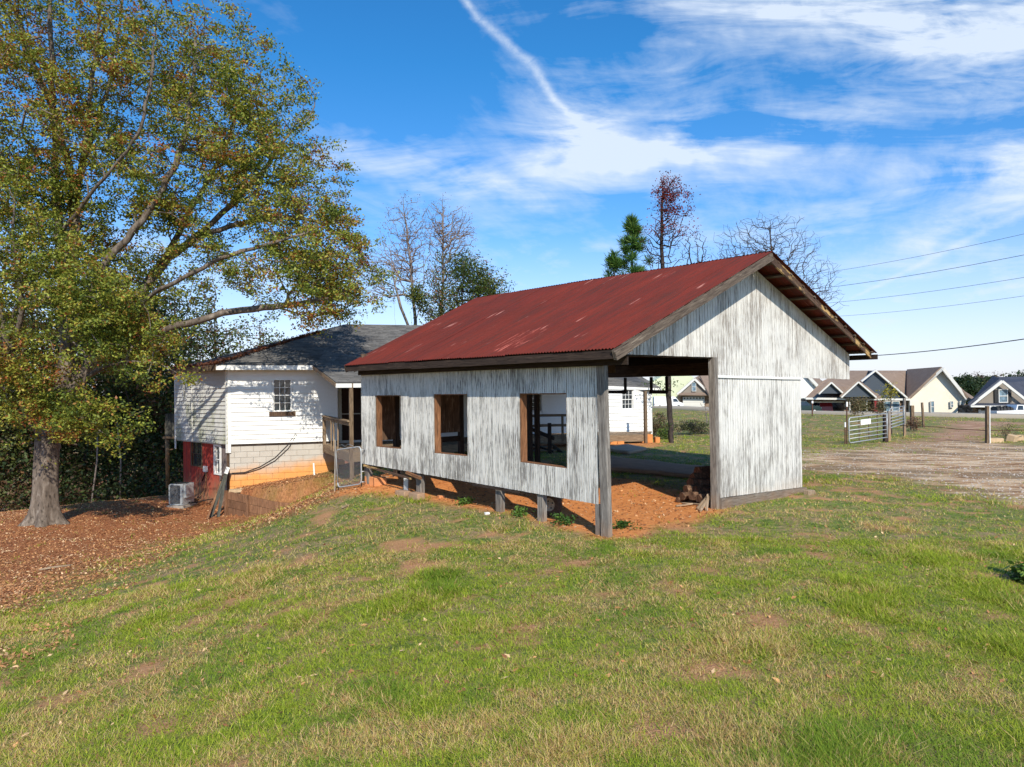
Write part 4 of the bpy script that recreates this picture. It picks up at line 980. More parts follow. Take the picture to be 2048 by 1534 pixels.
    # steps going down towards the shed
    st0 = P(1062, 872, 26.6); 
    stp = empty('porch_steps', (st0.x, 25.6, -2.25), 'old wooden steps with a sloping rail rising to the porch deck', 'steps')
    for k in range(4):
        z = -1.92-.02-k*.11+.0; y = 26.4-k*.34; beam('tread', (.15+k*.12, y, z), (1.35+k*.12, y-.05, z), .28, .04, M['deck_wood'], stp)
    for x in (.12, 1.36): beam('stringer', (x, 26.5, -1.95), (x+.5, 25.1, -2.34), .04, .16, M['deck_dark'], stp)
    nw = P(1099, 850, 24.9); beam('newel_post', (nw.x, nw.y, -2.4), (nw.x, nw.y, P(1099, 846, 24.9).z), .13, .13, M['dark_wood'], stp)
    beam('hand_rail', P(1050, 853, 26.2), P(1108, 877, 24.8), .05, .13, M['dark_wood'], stp)
    beam('hand_rail', P(1050, 884, 26.2), P(1106, 903, 24.8), .04, .07, M['dark_wood'], stp)
    beam('newel_post', (P(1052, 850, 26.3).x, 26.3, -2.3), (P(1052, 850, 26.3).x, 26.3, -.95), .1, .1, M['dark_wood'], stp)
    # piers under the right part of the deck
    pier = MB(); pier.box(-.20, .20, -.10, .10, 0, .30)
    for px, py0, py1, Y in ((1227, 884, 905, 28.2), (1241, 884, 905, 28.2)):
        p = P(px, 895, Y); g = gz(p); m = MB(); m.box(-.13, .13, -.1, .1, -.05, zd-.30-g); o = m.build('pier', M['cmu_clay'], house, Matrix.Translation((p.x, p.y, g)))
    p = P(1298, 895, 29.3); g = gz(p)
    for k, (dx, dz, w) in enumerate(((-.25, 0, .22), (.0, .0, .25), (.33, -.12, .18))):
        m = MB(); m.box(-w/2, w/2, -.18, .18, -.05, .34+dz); m.build('pier', M['cmu_clay'], house, Matrix.Translation((p.x+dx, p.y, g)))
M['cmu_clay'] = flat('clay_stained_block', (.58, .24, .08), .95, .25, 6, bump=.4)
build_house()
# ------------------------------------------------------------------ yard things
def gp3(px, py): return ground_at(px, py)
def build_ac():
    g = P(363, 1012, 24.5); g.z = -3.80
    r = empty('air_conditioner', g, 'grey outdoor air conditioning unit on a slab by the red basement wall', 'air conditioner')
    s = .72; m = MB(); cx, cy = g.x, g.y; a = math.radians(-14); ca, sa = math.cos(a), math.sin(a)
    fr = Matrix(((ca, -sa, 0, cx), (sa, ca, 0, cy), (0, 0, 1, g.z), (0, 0, 0, 1))); gz0 = hz(cx, cy)-g.z
    m.box(-.33, .36, -.33, .33, gz0-.05, .04); m.build('base_slab', M['concrete'], r, fr)
    m = MB(); w = .26; m.box(-w+.03, w-.03, -w+.03, w-.03, .07, .72); m.build('coil', M['black'], r, fr)
    m = MB(); m.box(-w, w, -w, w, .05, .09); m.box(-w, w, -w, w, .72, .76)
    for sx in (-1, 1):
        for sy in (-1, 1): m.box(sx*w-.02, sx*w+.02, sy*w-.02, sy*w+.02, .09, .72)
    m.build('casing', M['gate_steel'], r, fr)
    m = MB(); m.box(w-.08, w+.025, -w-.02, w+.02, .06, .77); m.box(w+.02, w+.10, -w+.05, w-.1, .30, .74); m.build('service_panel', M['gate_steel'], r, fr)
    for k in range(16):
        z = .12+k*.037; m = MB(); m.box(-w-.004, w-.09, -w-.012, -w+.0, z, z+.008); m.build('grille_bar', M['steel'], r, fr)
    m = MB()
    for k in range(9): x = -w+.03+k*.05; m.box(x, x+.006, -w-.014, -w-.008, .1, .72)
    for k in range(9): y = -w+.03+k*.055; m.box(-w-.012, -w-.004, y, y+.008, .1, .72)
    for k in range(16): m.box(-w-.010, -w-.002, -w, w, .12+k*.037, .128+k*.037)
    m.build('grille_wires', M['steel'], r, fr)
    m = MB()
    for rr in (.06, .11, .16, .21, .24): m.tube([(rr*math.cos(t), rr*math.sin(t), .775) for t in np.linspace(0, 2*math.pi, 17)], .005, 4)
    for t in range(8): m.tube([(0, 0, .778), (.25*math.cos(t*math.pi/4), .25*math.sin(t*math.pi/4), .77)], .004, 4)
    m.build('fan_guard', M['black'], r, fr)
    m = MB(); m.tube([fr @ V((w, .0, .12)), fr @ V((w+.25, .1, .1)), fr @ V((w+.5, .35, .16)), fr @ V((w+.8, .5, .2))], .02, 6); m.build('refrigerant_pipe', M['black'], r)
build_ac()
def build_bank_wall():
    a = V((-9.2, 22.75, 0)); pts = [(-9.15, 22.78), (-8.25, 22.2), (-7.25, 21.85), (-6.5, 22.0)]
    tops = [-3.10, -3.17, -3.33, -3.40]
    r = empty('retaining_wall', (-9.1, 22.8, -3.85), 'low rotten plank retaining wall holding back the earth below the block wall', 'retaining wall')
    for i in range(3):
        p, q = V((*pts[i], 0)), V((*pts[i+1], 0)); d = (q-p).normalized(); n = V((d.y, -d.x, 0)); L = (q-p).length; k = 0; u = 0
        nb = 3
        for k in range(nb):
            za, zb_ = tops[i]-.25*k, tops[i+1]-.25*k
            if k == 2 and i == 2: continue
            m = MB(); jj = random.uniform(0, .02)
            m.hexa([(0, -.03, za-.24), (L, -.03, zb_-.24), (L, .02+jj, zb_-.24), (0, .02+jj, za-.24), (0, -.03, za), (L, -.03, zb_), (L, .02+jj, zb_), (0, .02+jj, za)])
            fr = Matrix(((d.x, n.x, 0, p.x), (d.y, n.y, 0, p.y), (0, 0, 1, 0), (0, 0, 0, 1))); m.build('plank', M['clay_plank'], r, fr)
        beam('stake', p+n*.06+V((0, 0, -4.1)), p+n*.05+V((0, 0, tops[i]+.03)), .09, .07, M['clay_plank'], r, up=n)
    c = P(477, 972, 22.9); m = MB(); m.box(-.28, .28, -.14, .14, 0, .09); o = m.build('flat_stone', M['concrete_tan'], None, Matrix.Translation((c.x, c.y, -3.14)) @ Matrix.Rotation(.3, 4, 'Z'))
    tag(o, 'flat tan slab lying on the corner of the plank retaining wall', 'stone')
M['clay_plank'] = wood_mat('clay_stained_plank', (.26, .13, .07), (.11, .055, .03), (.40, .22, .12))
M['concrete_tan'] = flat('tan_stone', (.50, .36, .22), .9, .2, 6, bump=.4)
build_bank_wall()
def build_leaning():
    sp = [((421, 1018), (456, 935), 22.7, 23.4, .10, M['grey_plank'], 'grey plank with a white painted tip leaning on the house corner'),
          ((436, 1020), (452, 948), 22.65, 23.3, .09, M['grey_plank'], 'dark grey plank leaning closest to the retaining wall at the house corner'),
          ((414, 1024), (447, 950), 22.4, 23.5, .05, M['clay_plank'], 'narrow clay-stained board leaning outermost at the house corner')]
    for (a, b_, ya, yb, w, mt, lab) in sp:
        p, q = P(*a, ya), P(*b_, yb); p.z = hz(p.x, p.y)+.01
        o = beam('leaning_plank', p, q, w, .035, mt, None, up=(.6, -.8, 0)); tag(o, lab, 'plank', 'planks leaning on the house corner')
        if 'white' in lab:
            d = (q-p).normalized(); e = beam('painted_tip', q-d*.22, q+d*.01, w+.01, .04, M['white'], o, up=(.6, -.8, 0))
M['grey_plank'] = wood_mat('grey_green_plank', (.10, .10, .085), (.045, .045, .038), (.18, .18, .15))
build_leaning()
def build_chain_gate():
    a, b_ = P(723, 968, 16.3), P(676, 975, 16.9); tl, tr = P(671.5, 900, 16.9), P(722, 893, 16.3)
    r = empty('chain_link_gate', b_, 'small chain link gate in a rounded pipe frame hanging at the far shed corner', 'gate')
    cr = .12
    def rounded(pts, rad):
        out = []
        for i in range(len(pts)):
            p0, p, p1 = pts[i-1], pts[i], pts[(i+1) % len(pts)]; u = (p0-p).normalized()*rad; w = (p1-p).normalized()*rad
            for t in (0, .25, .5, .75, 1): out.append((p+u)*(1-t)**2+p*2*t*(1-t)+(p+w)*t**2)
        return out+[out[0]]
    m = MB(); m.tube(rounded([b_, a, tr, tl], cr), .017, 7); m.build('gate_frame', M['gate_steel'], r)
    m = MB(); n = 17
    def q(s, t): return (b_.lerp(a, s)).lerp(tl.lerp(tr, s), t)
    asp = (tl-b_).length/(a-b_).length
    for sgn in (1, -1):
        for k in range(-int(n*asp)-1, n+1):
            pts = []
            for st in np.linspace(0, 1, 25):
                s = (k/n + st*asp) if sgn > 0 else (1-k/n - st*asp)
                if .02 <= s <= .98: pts.append(q(s, st)+V((.0, -.004*sgn, 0)))
            if len(pts) > 1: m.tube([pts[0], pts[-1]], .0026, 3, cap=False)
    m.build('chain_link_mesh', M['steel'], r)
    for t in (.05, .33, .9): 
        p = a.lerp(tr, t); m = MB(); m.tube([p, p+V((.08, .05, 0))], .015, 6); m.build('hinge', M['steel'], r)
    m = MB(); m.tube([P(673, 893, 16.9)+V((.0, 0, 0)), P(684, 889, 16.7), P(690, 893, 16.6), P(696, 888, 16.6), P(706, 892, 16.4)], .006, 4); m.build('loose_wire', M['steel'], r)
    # latch post
    p = P(669, 950, 17.0); o = beam('gate_post', (p.x, p.y, hz(p.x, p.y)-.1), (P(671, 880, 17).x, 17, P(671, 880, 17).z), .03, .03, M['grey_post'], None, up=(1, 0, 0))
    tag(o, 'thin leaning wooden stake beside the chain link gate', 'post')
build_chain_gate()
def build_tyre():
    c = P(1101, 1012, 12.75); R_ = .215; g = hz(c.x, c.y); c.z = g+R_-.01
    ax = V((-.52, -.85, .06)).normalized(); r = empty('spare_wheel', (c.x, c.y, g), 'small muddy black tyre standing under the shed wall', 'tyre')
    m = MB(); prof = [(.115, -.06), (.15, -.072), (.19, -.07), (.208, -.055), (.213, -.02), (.213, .02), (.208, .055), (.19, .07), (.15, .072), (.115, .06), (.11, 0), (.115, -.06)]
    m.lathe(prof, c, ax, 30); m.build('tyre', M['muddy_rubber'], r)
    m = MB(); m.lathe([(.02, .02), (.07, .03), (.10, .045), (.118, .062), (.122, .055), (.118, -.06)], c, ax, 24); m.lathe([(.001, .035), (.035, .034), (.04, .02)], c, ax, 14); m.build('rim', flat('cream_rim_paint', (.42, .30, .20), .6, .4, 10), r)
    a = ax.cross(V((0, 0, 1))).normalized(); b_ = ax.cross(a)
    for k in range(4):
        t = k*math.pi/2+.5; p = c+(a*math.cos(t)+b_*math.sin(t))*.068; m = MB(); m.lathe([(.001, .036), (.017, .034)], p, ax, 10); m.build('rim_hole', M['black'] if k else M['white'], r)
M['muddy_rubber'] = flat('muddy_rubber', (.10, .055, .035), .9, .5, 8, bump=.4)
build_tyre()
def log_obj(name, p, q, r, mat, lab, cat, grp=None):
    m = MB(); p, q = V(p), V(q); pts = [p.lerp(q, t)+V((random.uniform(-.01, .01),)*3) for t in (0, .33, .66, 1)]
    m.tube(pts, [r*random.uniform(.85, 1.1) for _ in pts], 8); o = m.build(name, mat, None); tag(o, lab, cat, grp); return o
def build_woodpile():
    pile = [(1412, 944, 15.2, .15), (1404, 956, 14.9, .13), (1424, 955, 15.0, .12), (1396, 966, 14.8, .11), (1416, 968, 14.7, .12), (1390, 978, 14.6, .10), (1408, 980, 14.5, .11), (1424, 984, 14.4, .11),
            (1380, 990, 14.5, .08), (1398, 991, 14.3, .09), (1414, 994, 14.2, .09), (1370, 997, 14.6, .06)]
    names = ['thick round dark log on top of the firewood stack', 'reddish split log second from the top at the open side of the stack', 'log tucked beside the post near the top of the stack', 'split log halfway up the open side of the stack', 'log halfway up beside the post',
             'log in the lower half on the open side', 'middle log of the lower half', 'lower log hard against the post', 'thin log low on the open side', 'thin log at the foot of the stack', 'thin log at the foot beside the post', 'thinnest stick-like log lying outermost']
    for (px, py, Y, rr), lab in zip(pile, names):
        c = P(px, py, Y); d = V((.83, random.uniform(.2, .6), random.uniform(-.06, .06))).normalized()
        m = MB(); m.tube([c-d*.22, c+d*.26], [rr, rr*.92], random.choice((5, 6, 7)), sm=False); o = m.build('firewood_log', M['bark_log'], None)
        tag(o, lab, 'log', 'firewood stacked in the shed')
    for i, (a, b_, ya, yb, w) in enumerate([((1395, 1011), (1419, 988), 13.5, 13.9, .045), ((1401, 1019), (1419, 992), 13.3, 13.9, .05), ((1413, 1020), (1415, 990), 13.4, 13.8, .05), ((1365, 1000), (1408, 1003), 14.3, 13.8, .03), ((1352, 1012), (1385, 1007), 13.9, 14.0, .03)]):
        p, q = P(*a, ya), P(*b_, yb); p.z = hz(p.x, p.y)+.02
        if i >= 3: q.z = hz(q.x, q.y)+.05
        o = beam('wood_scrap', p, q, w, .03, M['pale_wood'], None, up=(.7, -.7, .2), jit=.01)
        tag(o, ['long pale splinter of wood slanting from the firewood stack', 'widest pale split stick leaning on the firewood stack', 'upright pale stick against the firewood stack', 'grey stick lying flat beside the firewood stack', 'thin grey twig lying furthest from the firewood post'][i], 'stick', 'sticks beside the firewood')
    m = MB(); c = ground_at(1352, 1000); 
M['bark_log'] = wood_mat('bark_log', (.16, .09, .055), (.05, .03, .02), (.30, .2, .13), sc=8, stretch=.4)
M['pale_wood'] = wood_mat('pale_split_wood', (.42, .31, .21), (.2, .14, .09), (.6, .47, .34))
build_woodpile()
def block_at(name, px, py, sx, sy, sz, rot, mat, lab, cat, grp=None, lift=0, tilt=0):
    g = ground_at(px, py); m = MB(); m.hexa([(-sx, -sy, -.04), (sx, -sy*1.05, -.04), (sx*.97, sy, -.04), (-sx, sy*.95, -.04), (-sx*.96, -sy*.95, sz), (sx*.95, -sy, sz*.97), (sx*.93, sy*.96, sz), (-sx, sy*.92, sz*1.02)])
    o = m.build(name, mat, None, Matrix.Translation((g.x, g.y+sy*.5, g.z+lift)) @ Matrix.Rotation(rot, 4, 'Z') @ Matrix.Rotation(tilt, 4, 'X'))
    bv = o.modifiers.new('worn_edges', 'BEVEL'); bv.width = min(sx, sy, sz)*.16; bv.segments = 2
    return tag(o, lab, cat, grp)
M['stained_block'] = flat('clay_stained_concrete', (.36, .23, .15), .95, .3, 5, bump=.5)
M['clay_block'] = flat('orange_clay_block', (.52, .22, .09), .95, .25, 6, bump=.5)
block_at('concrete_block', 833, 999, .17, .10, .13, -.8, M['stained_block'], 'stained concrete block carrying the second shed leg from the far corner', 'block', 'loose blocks along the shed')
block_at('concrete_block', 805, 993, .17, .09, .09, -.75, M['stained_block'], 'low concrete block just left of the one carrying a shed leg', 'block', 'loose blocks along the shed')
block_at('concrete_block', 744, 971, .16, .10, .20, -.5, M['clay_block'], 'orange clay-covered block at the foot of the far shed corner', 'block', 'loose blocks along the shed')
block_at('concrete_block', 759, 972, .15, .10, .17, .3, M['clay_block'], 'orange block under a leaf-covered lid by the far shed corner', 'block', 'loose blocks along the shed')
o = block_at('flat_board', 762, 956, .20, .05, .03, .1, M['pale_wood'], 'pale board scrap lying on the orange blocks', 'board')
o = block_at('concrete_block', 812, 985, .05, .05, .30, 0, M['steel'], 'thin grey stake under the shed between two blocks', 'stake'); o.name = 'metal_stake'
block_at('wood_block', 1620, 990, .13, .07, .10, .6, M['pale_wood'], 'small cut timber block beside the front corner of the shed', 'block')
block_at('white_stone', 974, 1029, .045, .03, .035, .5, M['white'], 'small white stone in the grass under the shed wall', 'stone')
block_at('stone', 882, 997, .07, .05, .05, .5, M['clay_block'], 'fist-sized orange clay lump under the shed wall', 'stone')
block_at('concrete_block', 1991, 886, .42, .16, .22, .1, M['concrete_tan'], 'long tan concrete lump right beside the fence post', 'block', 'concrete lumps by the fence post')
block_at('concrete_block', 2025, 884, .28, .2, .36, .7, M['concrete_tan'], 'tilted tan concrete lump further from the fence post', 'block', 'concrete lumps by the fence post', tilt=.25)
block_at('concrete_block', 2040, 882, .2, .15, .28, -.4, M['concrete_tan'], 'outermost tan concrete lump at the frame edge', 'block', 'concrete lumps by the fence post', tilt=-.2)
# sticks and pale scraps on the lawn
for i, (px, py, L, a, lab) in enumerate([(90, 1142, .22, .3, 'short pale broken stick on the leaf litter'), (118, 1136, .45, .25, 'longer bleached stick on the leaf litter'), (690, 1018, .2, 1.0, 'small pale twig on the grass left of the shed')]):
    g = ground_at(px, py); d = V((math.cos(a), math.sin(a), 0)); o = beam('fallen_stick', g-d*L/2+V((0, 0, .03)), g+d*L/2+V((0, 0, .05)), .035, .03, M['pale_wood'], None, jit=.01); tag(o, lab, 'stick', 'fallen sticks on the ground')
g = ground_at(333*1+295, 948); p = P(629, 945, 24.0); o = beam('white_stake', (p.x, p.y, hz(p.x, p.y)-.05), (p.x-.03, p.y, P(629, 926, 24).z), .05, .02, M['white'], None, up=(0, 1, 0)); tag(o, 'short white stake in the soil against the block basement wall', 'stake')

# ------------------------------------------------------------------ farm gates and fence posts
def farm_gate(p0, p1, h, label, sign=False, bars=6, uprights=(.27, .52, .75)):
    """p0 latch end bottom, p1 hinge end bottom"""
    r = empty('farm_gate', p0, label, 'gate', 'galvanised farm gates'); d = (p1-p0); up = V((0, 0, h)); rad = .028
    m = MB(); k = .14; u = d.normalized()*k
    m.tube([p1+up, p0+up+u, p0+up+u*.3-V((0, 0, .03)), p0+up-V((0, 0, .14)), p0+V((0, 0, .12)), p0+u*.3+V((0, 0, .03)), p0+u, p1], rad, 8); m.tube([p1+V((0, 0, -.03)), p1+up+V((0, 0, .03))], rad*1.1, 8); m.build('gate_frame', M['gate_steel'], r)
    zs = [.17, .33, .50, .67, .84][:bars-1]
    for z in zs: m = MB(); m.tube([p0+V((0, 0, h*z)), p1+V((0, 0, h*z))], rad*.85, 6); m.build('gate_bar', M['gate_steel'], r)
    n_ = V((d.y, -d.x, 0)).normalized()
    for t in uprights: beam('gate_upright', p0+d*t+n_*-.03, p0+d*t+up+n_*-.03, .035, .015, M['rust'], r, up=n_)
    if sign:
        fr = frame(p0+d*.27+n_*(-.0)+V((0, 0, h*.66)), d); s = n_.y < 0
        m = MB(); m.box(0, d.length*.26, -.07 if n_.dot(V((fr[0][1], fr[1][1], 0))) < 0 else .06, -.06 if n_.dot(V((fr[0][1], fr[1][1], 0))) < 0 else .07, 0, h*.22); m.build('sign_plate', M['white'], r, fr)
    return r
def pz(px, py, Y): p = P(px, py, Y); return p
ga, gb_ = P(1698.5, 886, 34.0), P(1774.5, 874.5, 35.6); hg = (886-836)/(F/34.0)
farm_gate(ga, gb_, hg, 'galvanised farm gate nearest the shed carrying a blank white sign', sign=True)
gc, gd = P(1780, 856, 38), P(1808.5, 847, 41.5)
farm_gate(gc, gd, 1.02, 'far galvanised farm gate standing open behind the one with the sign', bars=6, uprights=(.15, .6))
ge, gf = P(1777, 869, 35.9), P(1781, 861, 37.4)
def tpost(px, py, pt, Y, w, label, mat='rust', tip=False, grp='thin steel fence posts', lean=0):
    p = P(px, py, Y); q = P(px+lean, pt, Y); g = hz(p.x, p.y)-.1; r = empty('steel_fence_post', (p.x, p.y, min(p.z, g)), label, 'fence post', grp)
    beam('post_shaft', (p.x, p.y, min(p.z, g)), q, w, w, M[mat], r, up=(0, 1, 0))
    if tip: beam('post_tip', q+V((0, 0, -.22)), q+V((0, 0, .01)), w*1.5, w*1.5, M['white'], r, up=(0, 1, 0))
def wpost(px, py, pt, Y, w, label, mat='grey_post', lean=0):
    p = P(px, py, Y); q = P(px+lean, pt, Y); g = hz(p.x, p.y)-.1
    o = beam('fence_post', (p.x, p.y, min(p.z, g)), q, w, w, M[mat], None, up=(0, 1, 0)); tag(o, label, 'fence post', 'wooden fence posts')
tpost(1693.5, 888, 804, 34.0, .045, 'tall steel post with white tip at the latch end of the signed gate', tip=True)
tpost(1690, 888, 845, 33.9, .04, 'shorter steel post with white tip beside the signed gate', tip=True)
wpost(1771, 877, 830, 35.9, .19, 'dark wooden hinge post between the two open gates', 'dark_wood')
wpost(1778, 864, 822, 37.2, .13, 'thin pale post behind the gate hinge post')
wpost(1808.5, 846, 796, 41.6, .12, 'grey post at the far end of the far gate')
wpost(1824, 839, 811, 49, .2, 'weathered wooden post standing right of the far gate', 'deck_dark')
wpost(1847, 836, 805, 51, .12, 'slim leaning pole right of the weathered fence post', 'deck_dark', lean=-3)
wpost(1975, 886, 812, 36, .16, 'lone thick fence post left of the concrete lumps', 'deck_dark')
tpost(1979.5, 868, 811, 35.9, .035, 'white steel post fixed to the lone thick fence post', 'white')
tpost(1624.5, 829, 802, 70, .10, 'white-topped steel post in front of the open garage', tip=True)
# driveway gate chain drawn low across the track
m = MB(); pts = [P(1800, 851, 40), P(1875, 854, 38.5), P(1912, 858, 37.5), P(1972, 861, 36.1)]; m.tube(pts, .018, 4); m.tube([P(1978, 861, 36.1), P(2060, 860, 37)], .018, 4)
o = m.build('fence_cable', M['rust'], None); tag(o, 'slack rusty cable strung low across the dirt track', 'cable')
# power lines
def wire(a, b_, ya, yb, r, sag, lab):
    p, q = P(*a, ya), P(*b_, yb); p2 = q+(q-p)*.45; q2 = p+(p-q)*.6; m = MB()
    m.tube([p2.lerp(q2, t)+V((0, 0, -sag*4*t*(1-t)+0)) for t in np.linspace(0, 1, 24)], r, 4, cap=False); o = m.build('power_line', M['cable'], None); tag(o, lab, 'power line', 'overhead power lines')
wire((2048, 455), (1685, 532), 46, 62, .014, .5, 'highest thin power line at the right of the sky')
wire((2048, 497), (1680, 564), 46, 62, .018, .5, 'second thin power line from the top')
wire((2048, 542), (1680, 596), 46, 62, .014, .5, 'third thin power line from the top')
wire((2048, 579), (1700, 623), 46, 62, .012, .5, 'fourth and lowest of the thin parallel power lines')
wire((2048, 666), (1750, 704), 34, 48, .026, .35, 'thick black cable running low behind the shed eave')
# stump at the right edge
def build_stump():
    g = V((P(2066, 1180, 8.6).x, 8.6, 0)); g.z = hz(g.x, g.y); r = empty('broken_post', g, 'broken stub of an old post in rank grass at the right frame edge', 'post')
    m = MB(); m.tube([g+V((.03, 0, -.1)), g+V((.04, .02, .2)), g+V((.02, 0, .42))], [.12, .10, .085], 9); m.build('stub', M['deck_dark'], r)
build_stump()

# ------------------------------------------------------------------ far houses
M['tan_roof'] = shingle_mat('brown_shingle_far', (.21, .15, .115), (.36, .275, .215)); M['blue_roof'] = shingle_mat('dark_blue_shingle_far', (.045, .05, .07), (.10, .11, .145))
M['cream'] = lap_mat('cream_siding', (.80, .73, .61), .19); M['slate'] = lap_mat('slate_blue_siding', (.060, .075, .095), .22); M['greysid'] = lap_mat('taupe_shake_siding', (.25, .215, .18), .28)
M['green_sid'] = lap_mat('pale_green_siding', (.62, .66, .46), .2); M['white_sid'] = lap_mat('white_siding', (.80, .80, .78), .2)
def stone_mat():
    m, nt, b = new_mat('brown_ledge_stone'); pos = nt.new('ShaderNodeNewGeometry').outputs['Position']; v = nt.vor(nt.scale(pos, (1.6, 1.6, 4.5)), 1.0, 1)
    n = nt.vor(nt.scale(pos, (1.6, 1.6, 4.5)), 1.0, 0); finish(nt, b, nt.ramp(nt.sep(v)[0], [(0, (.07, .045, .03)), (.5, (.17, .11, .075)), (1, (.30, .23, .17))]), .9, n, .8, .05); return m
M['stone'] = stone_mat(); M['trim'] = flat('white_trim', (.62, .61, .58), .5, .04); M['dark'] = flat('painted_recess_shade', (.03, .022, .02), .95)  # near-black garage walls: shade of the recess is put into the colour
M['maroon'] = flat('maroon_column', (.22, .02, .025), .6); M['orange_fence'] = wood_mat('orange_fence_wood', (.42, .10, .035), (.25, .06, .02), (.5, .15, .06))
def poly(name, pts, mat, par, back=.25):
    pts = [P(*p) for p in pts]; n = V((0, 0, 0))
    for i in range(len(pts)): a, b_ = pts[i], pts[(i+1) % len(pts)]; n += a.cross(b_)
    n = n.normalized();
    if n.y < 0: n = -n
    m = MB(); m.prism(pts, n*back); return m.build(name, mat, par)
def strip(name, a, b_, w, d, mat, par): return beam(name, P(*a), P(*b_), d, w, mat, par, up=(0, 0, 1))
def far_window(par, x0, x1, y0, y1, Y, split=True, shutters=False, cols_=1, frame_w=.09, gl='glass_far'):
    a, b_ = P(x0, y1, Y), P(x1, y0, Y); m = MB(); fw = frame_w; m.box(a.x, b_.x, Y-.10, Y-.02, a.z, b_.z); w = None
    fr = MB()
    fr.box(a.x-fw, a.x, Y-.16, Y, a.z-fw, b_.z+fw); fr.box(b_.x, b_.x+fw, Y-.16, Y, a.z-fw, b_.z+fw); fr.box(a.x, b_.x, Y-.16, Y, b_.z, b_.z+fw); fr.box(a.x, b_.x, Y-.16, Y, a.z-fw, a.z)
    if split: zm = (a.z+b_.z)/2; fr.box(a.x, b_.x, Y-.15, Y, zm-.04, zm+.04)
    w = fr.build('window', M['trim'], par)
    if split:
        for z0, z1 in ((a.z, zm-.04), (zm+.04, b_.z)): g = MB(); g.box(a.x, b_.x, Y-.09, Y-.04, z0, z1); g.build('pane', M[gl], w)
    else: m.build('pane', M[gl], w)
    if shutters:
        for s0, s1 in ((a.x-fw-.48, a.x-fw-.04), (b_.x+fw+.04, b_.x+fw+.48)): s = MB(); s.box(s0, s1, Y-.1, Y, a.z-.08, b_.z+.08); s.build('shutter', M['cable'], par)
def garage_door(par, x0, x1, y0, y1, Y, n=4, wins=True, lit=True):
    a, b_ = P(x0, y1, Y), P(x1, y0, Y); h = (b_.z-a.z)/4
    d = empty('x', (0, 0, 0)); bpy.data.objects.remove(d)
    m = MB(); m.box(a.x, b_.x, Y+.03, Y+.08, a.z, b_.z); g = m.build('garage_door', M['trim'], par)
    for k in range(4): s = MB(); s.box(a.x, b_.x, Y-.02, Y+.03, a.z+k*h+.02, a.z+(k+1)*h-.02); s.build('door_panel', M['trim'], g)
    if wins:
        w = (b_.x-a.x)/n
        for k in range(n): s = MB(); x = a.x+w*(k+.25); s.box(x, x+w*.5, Y-.05, Y-.02, a.z+3*h+.12, a.z+3*h+.12+h*.5); s.build('door_pane', M['glass'], g)
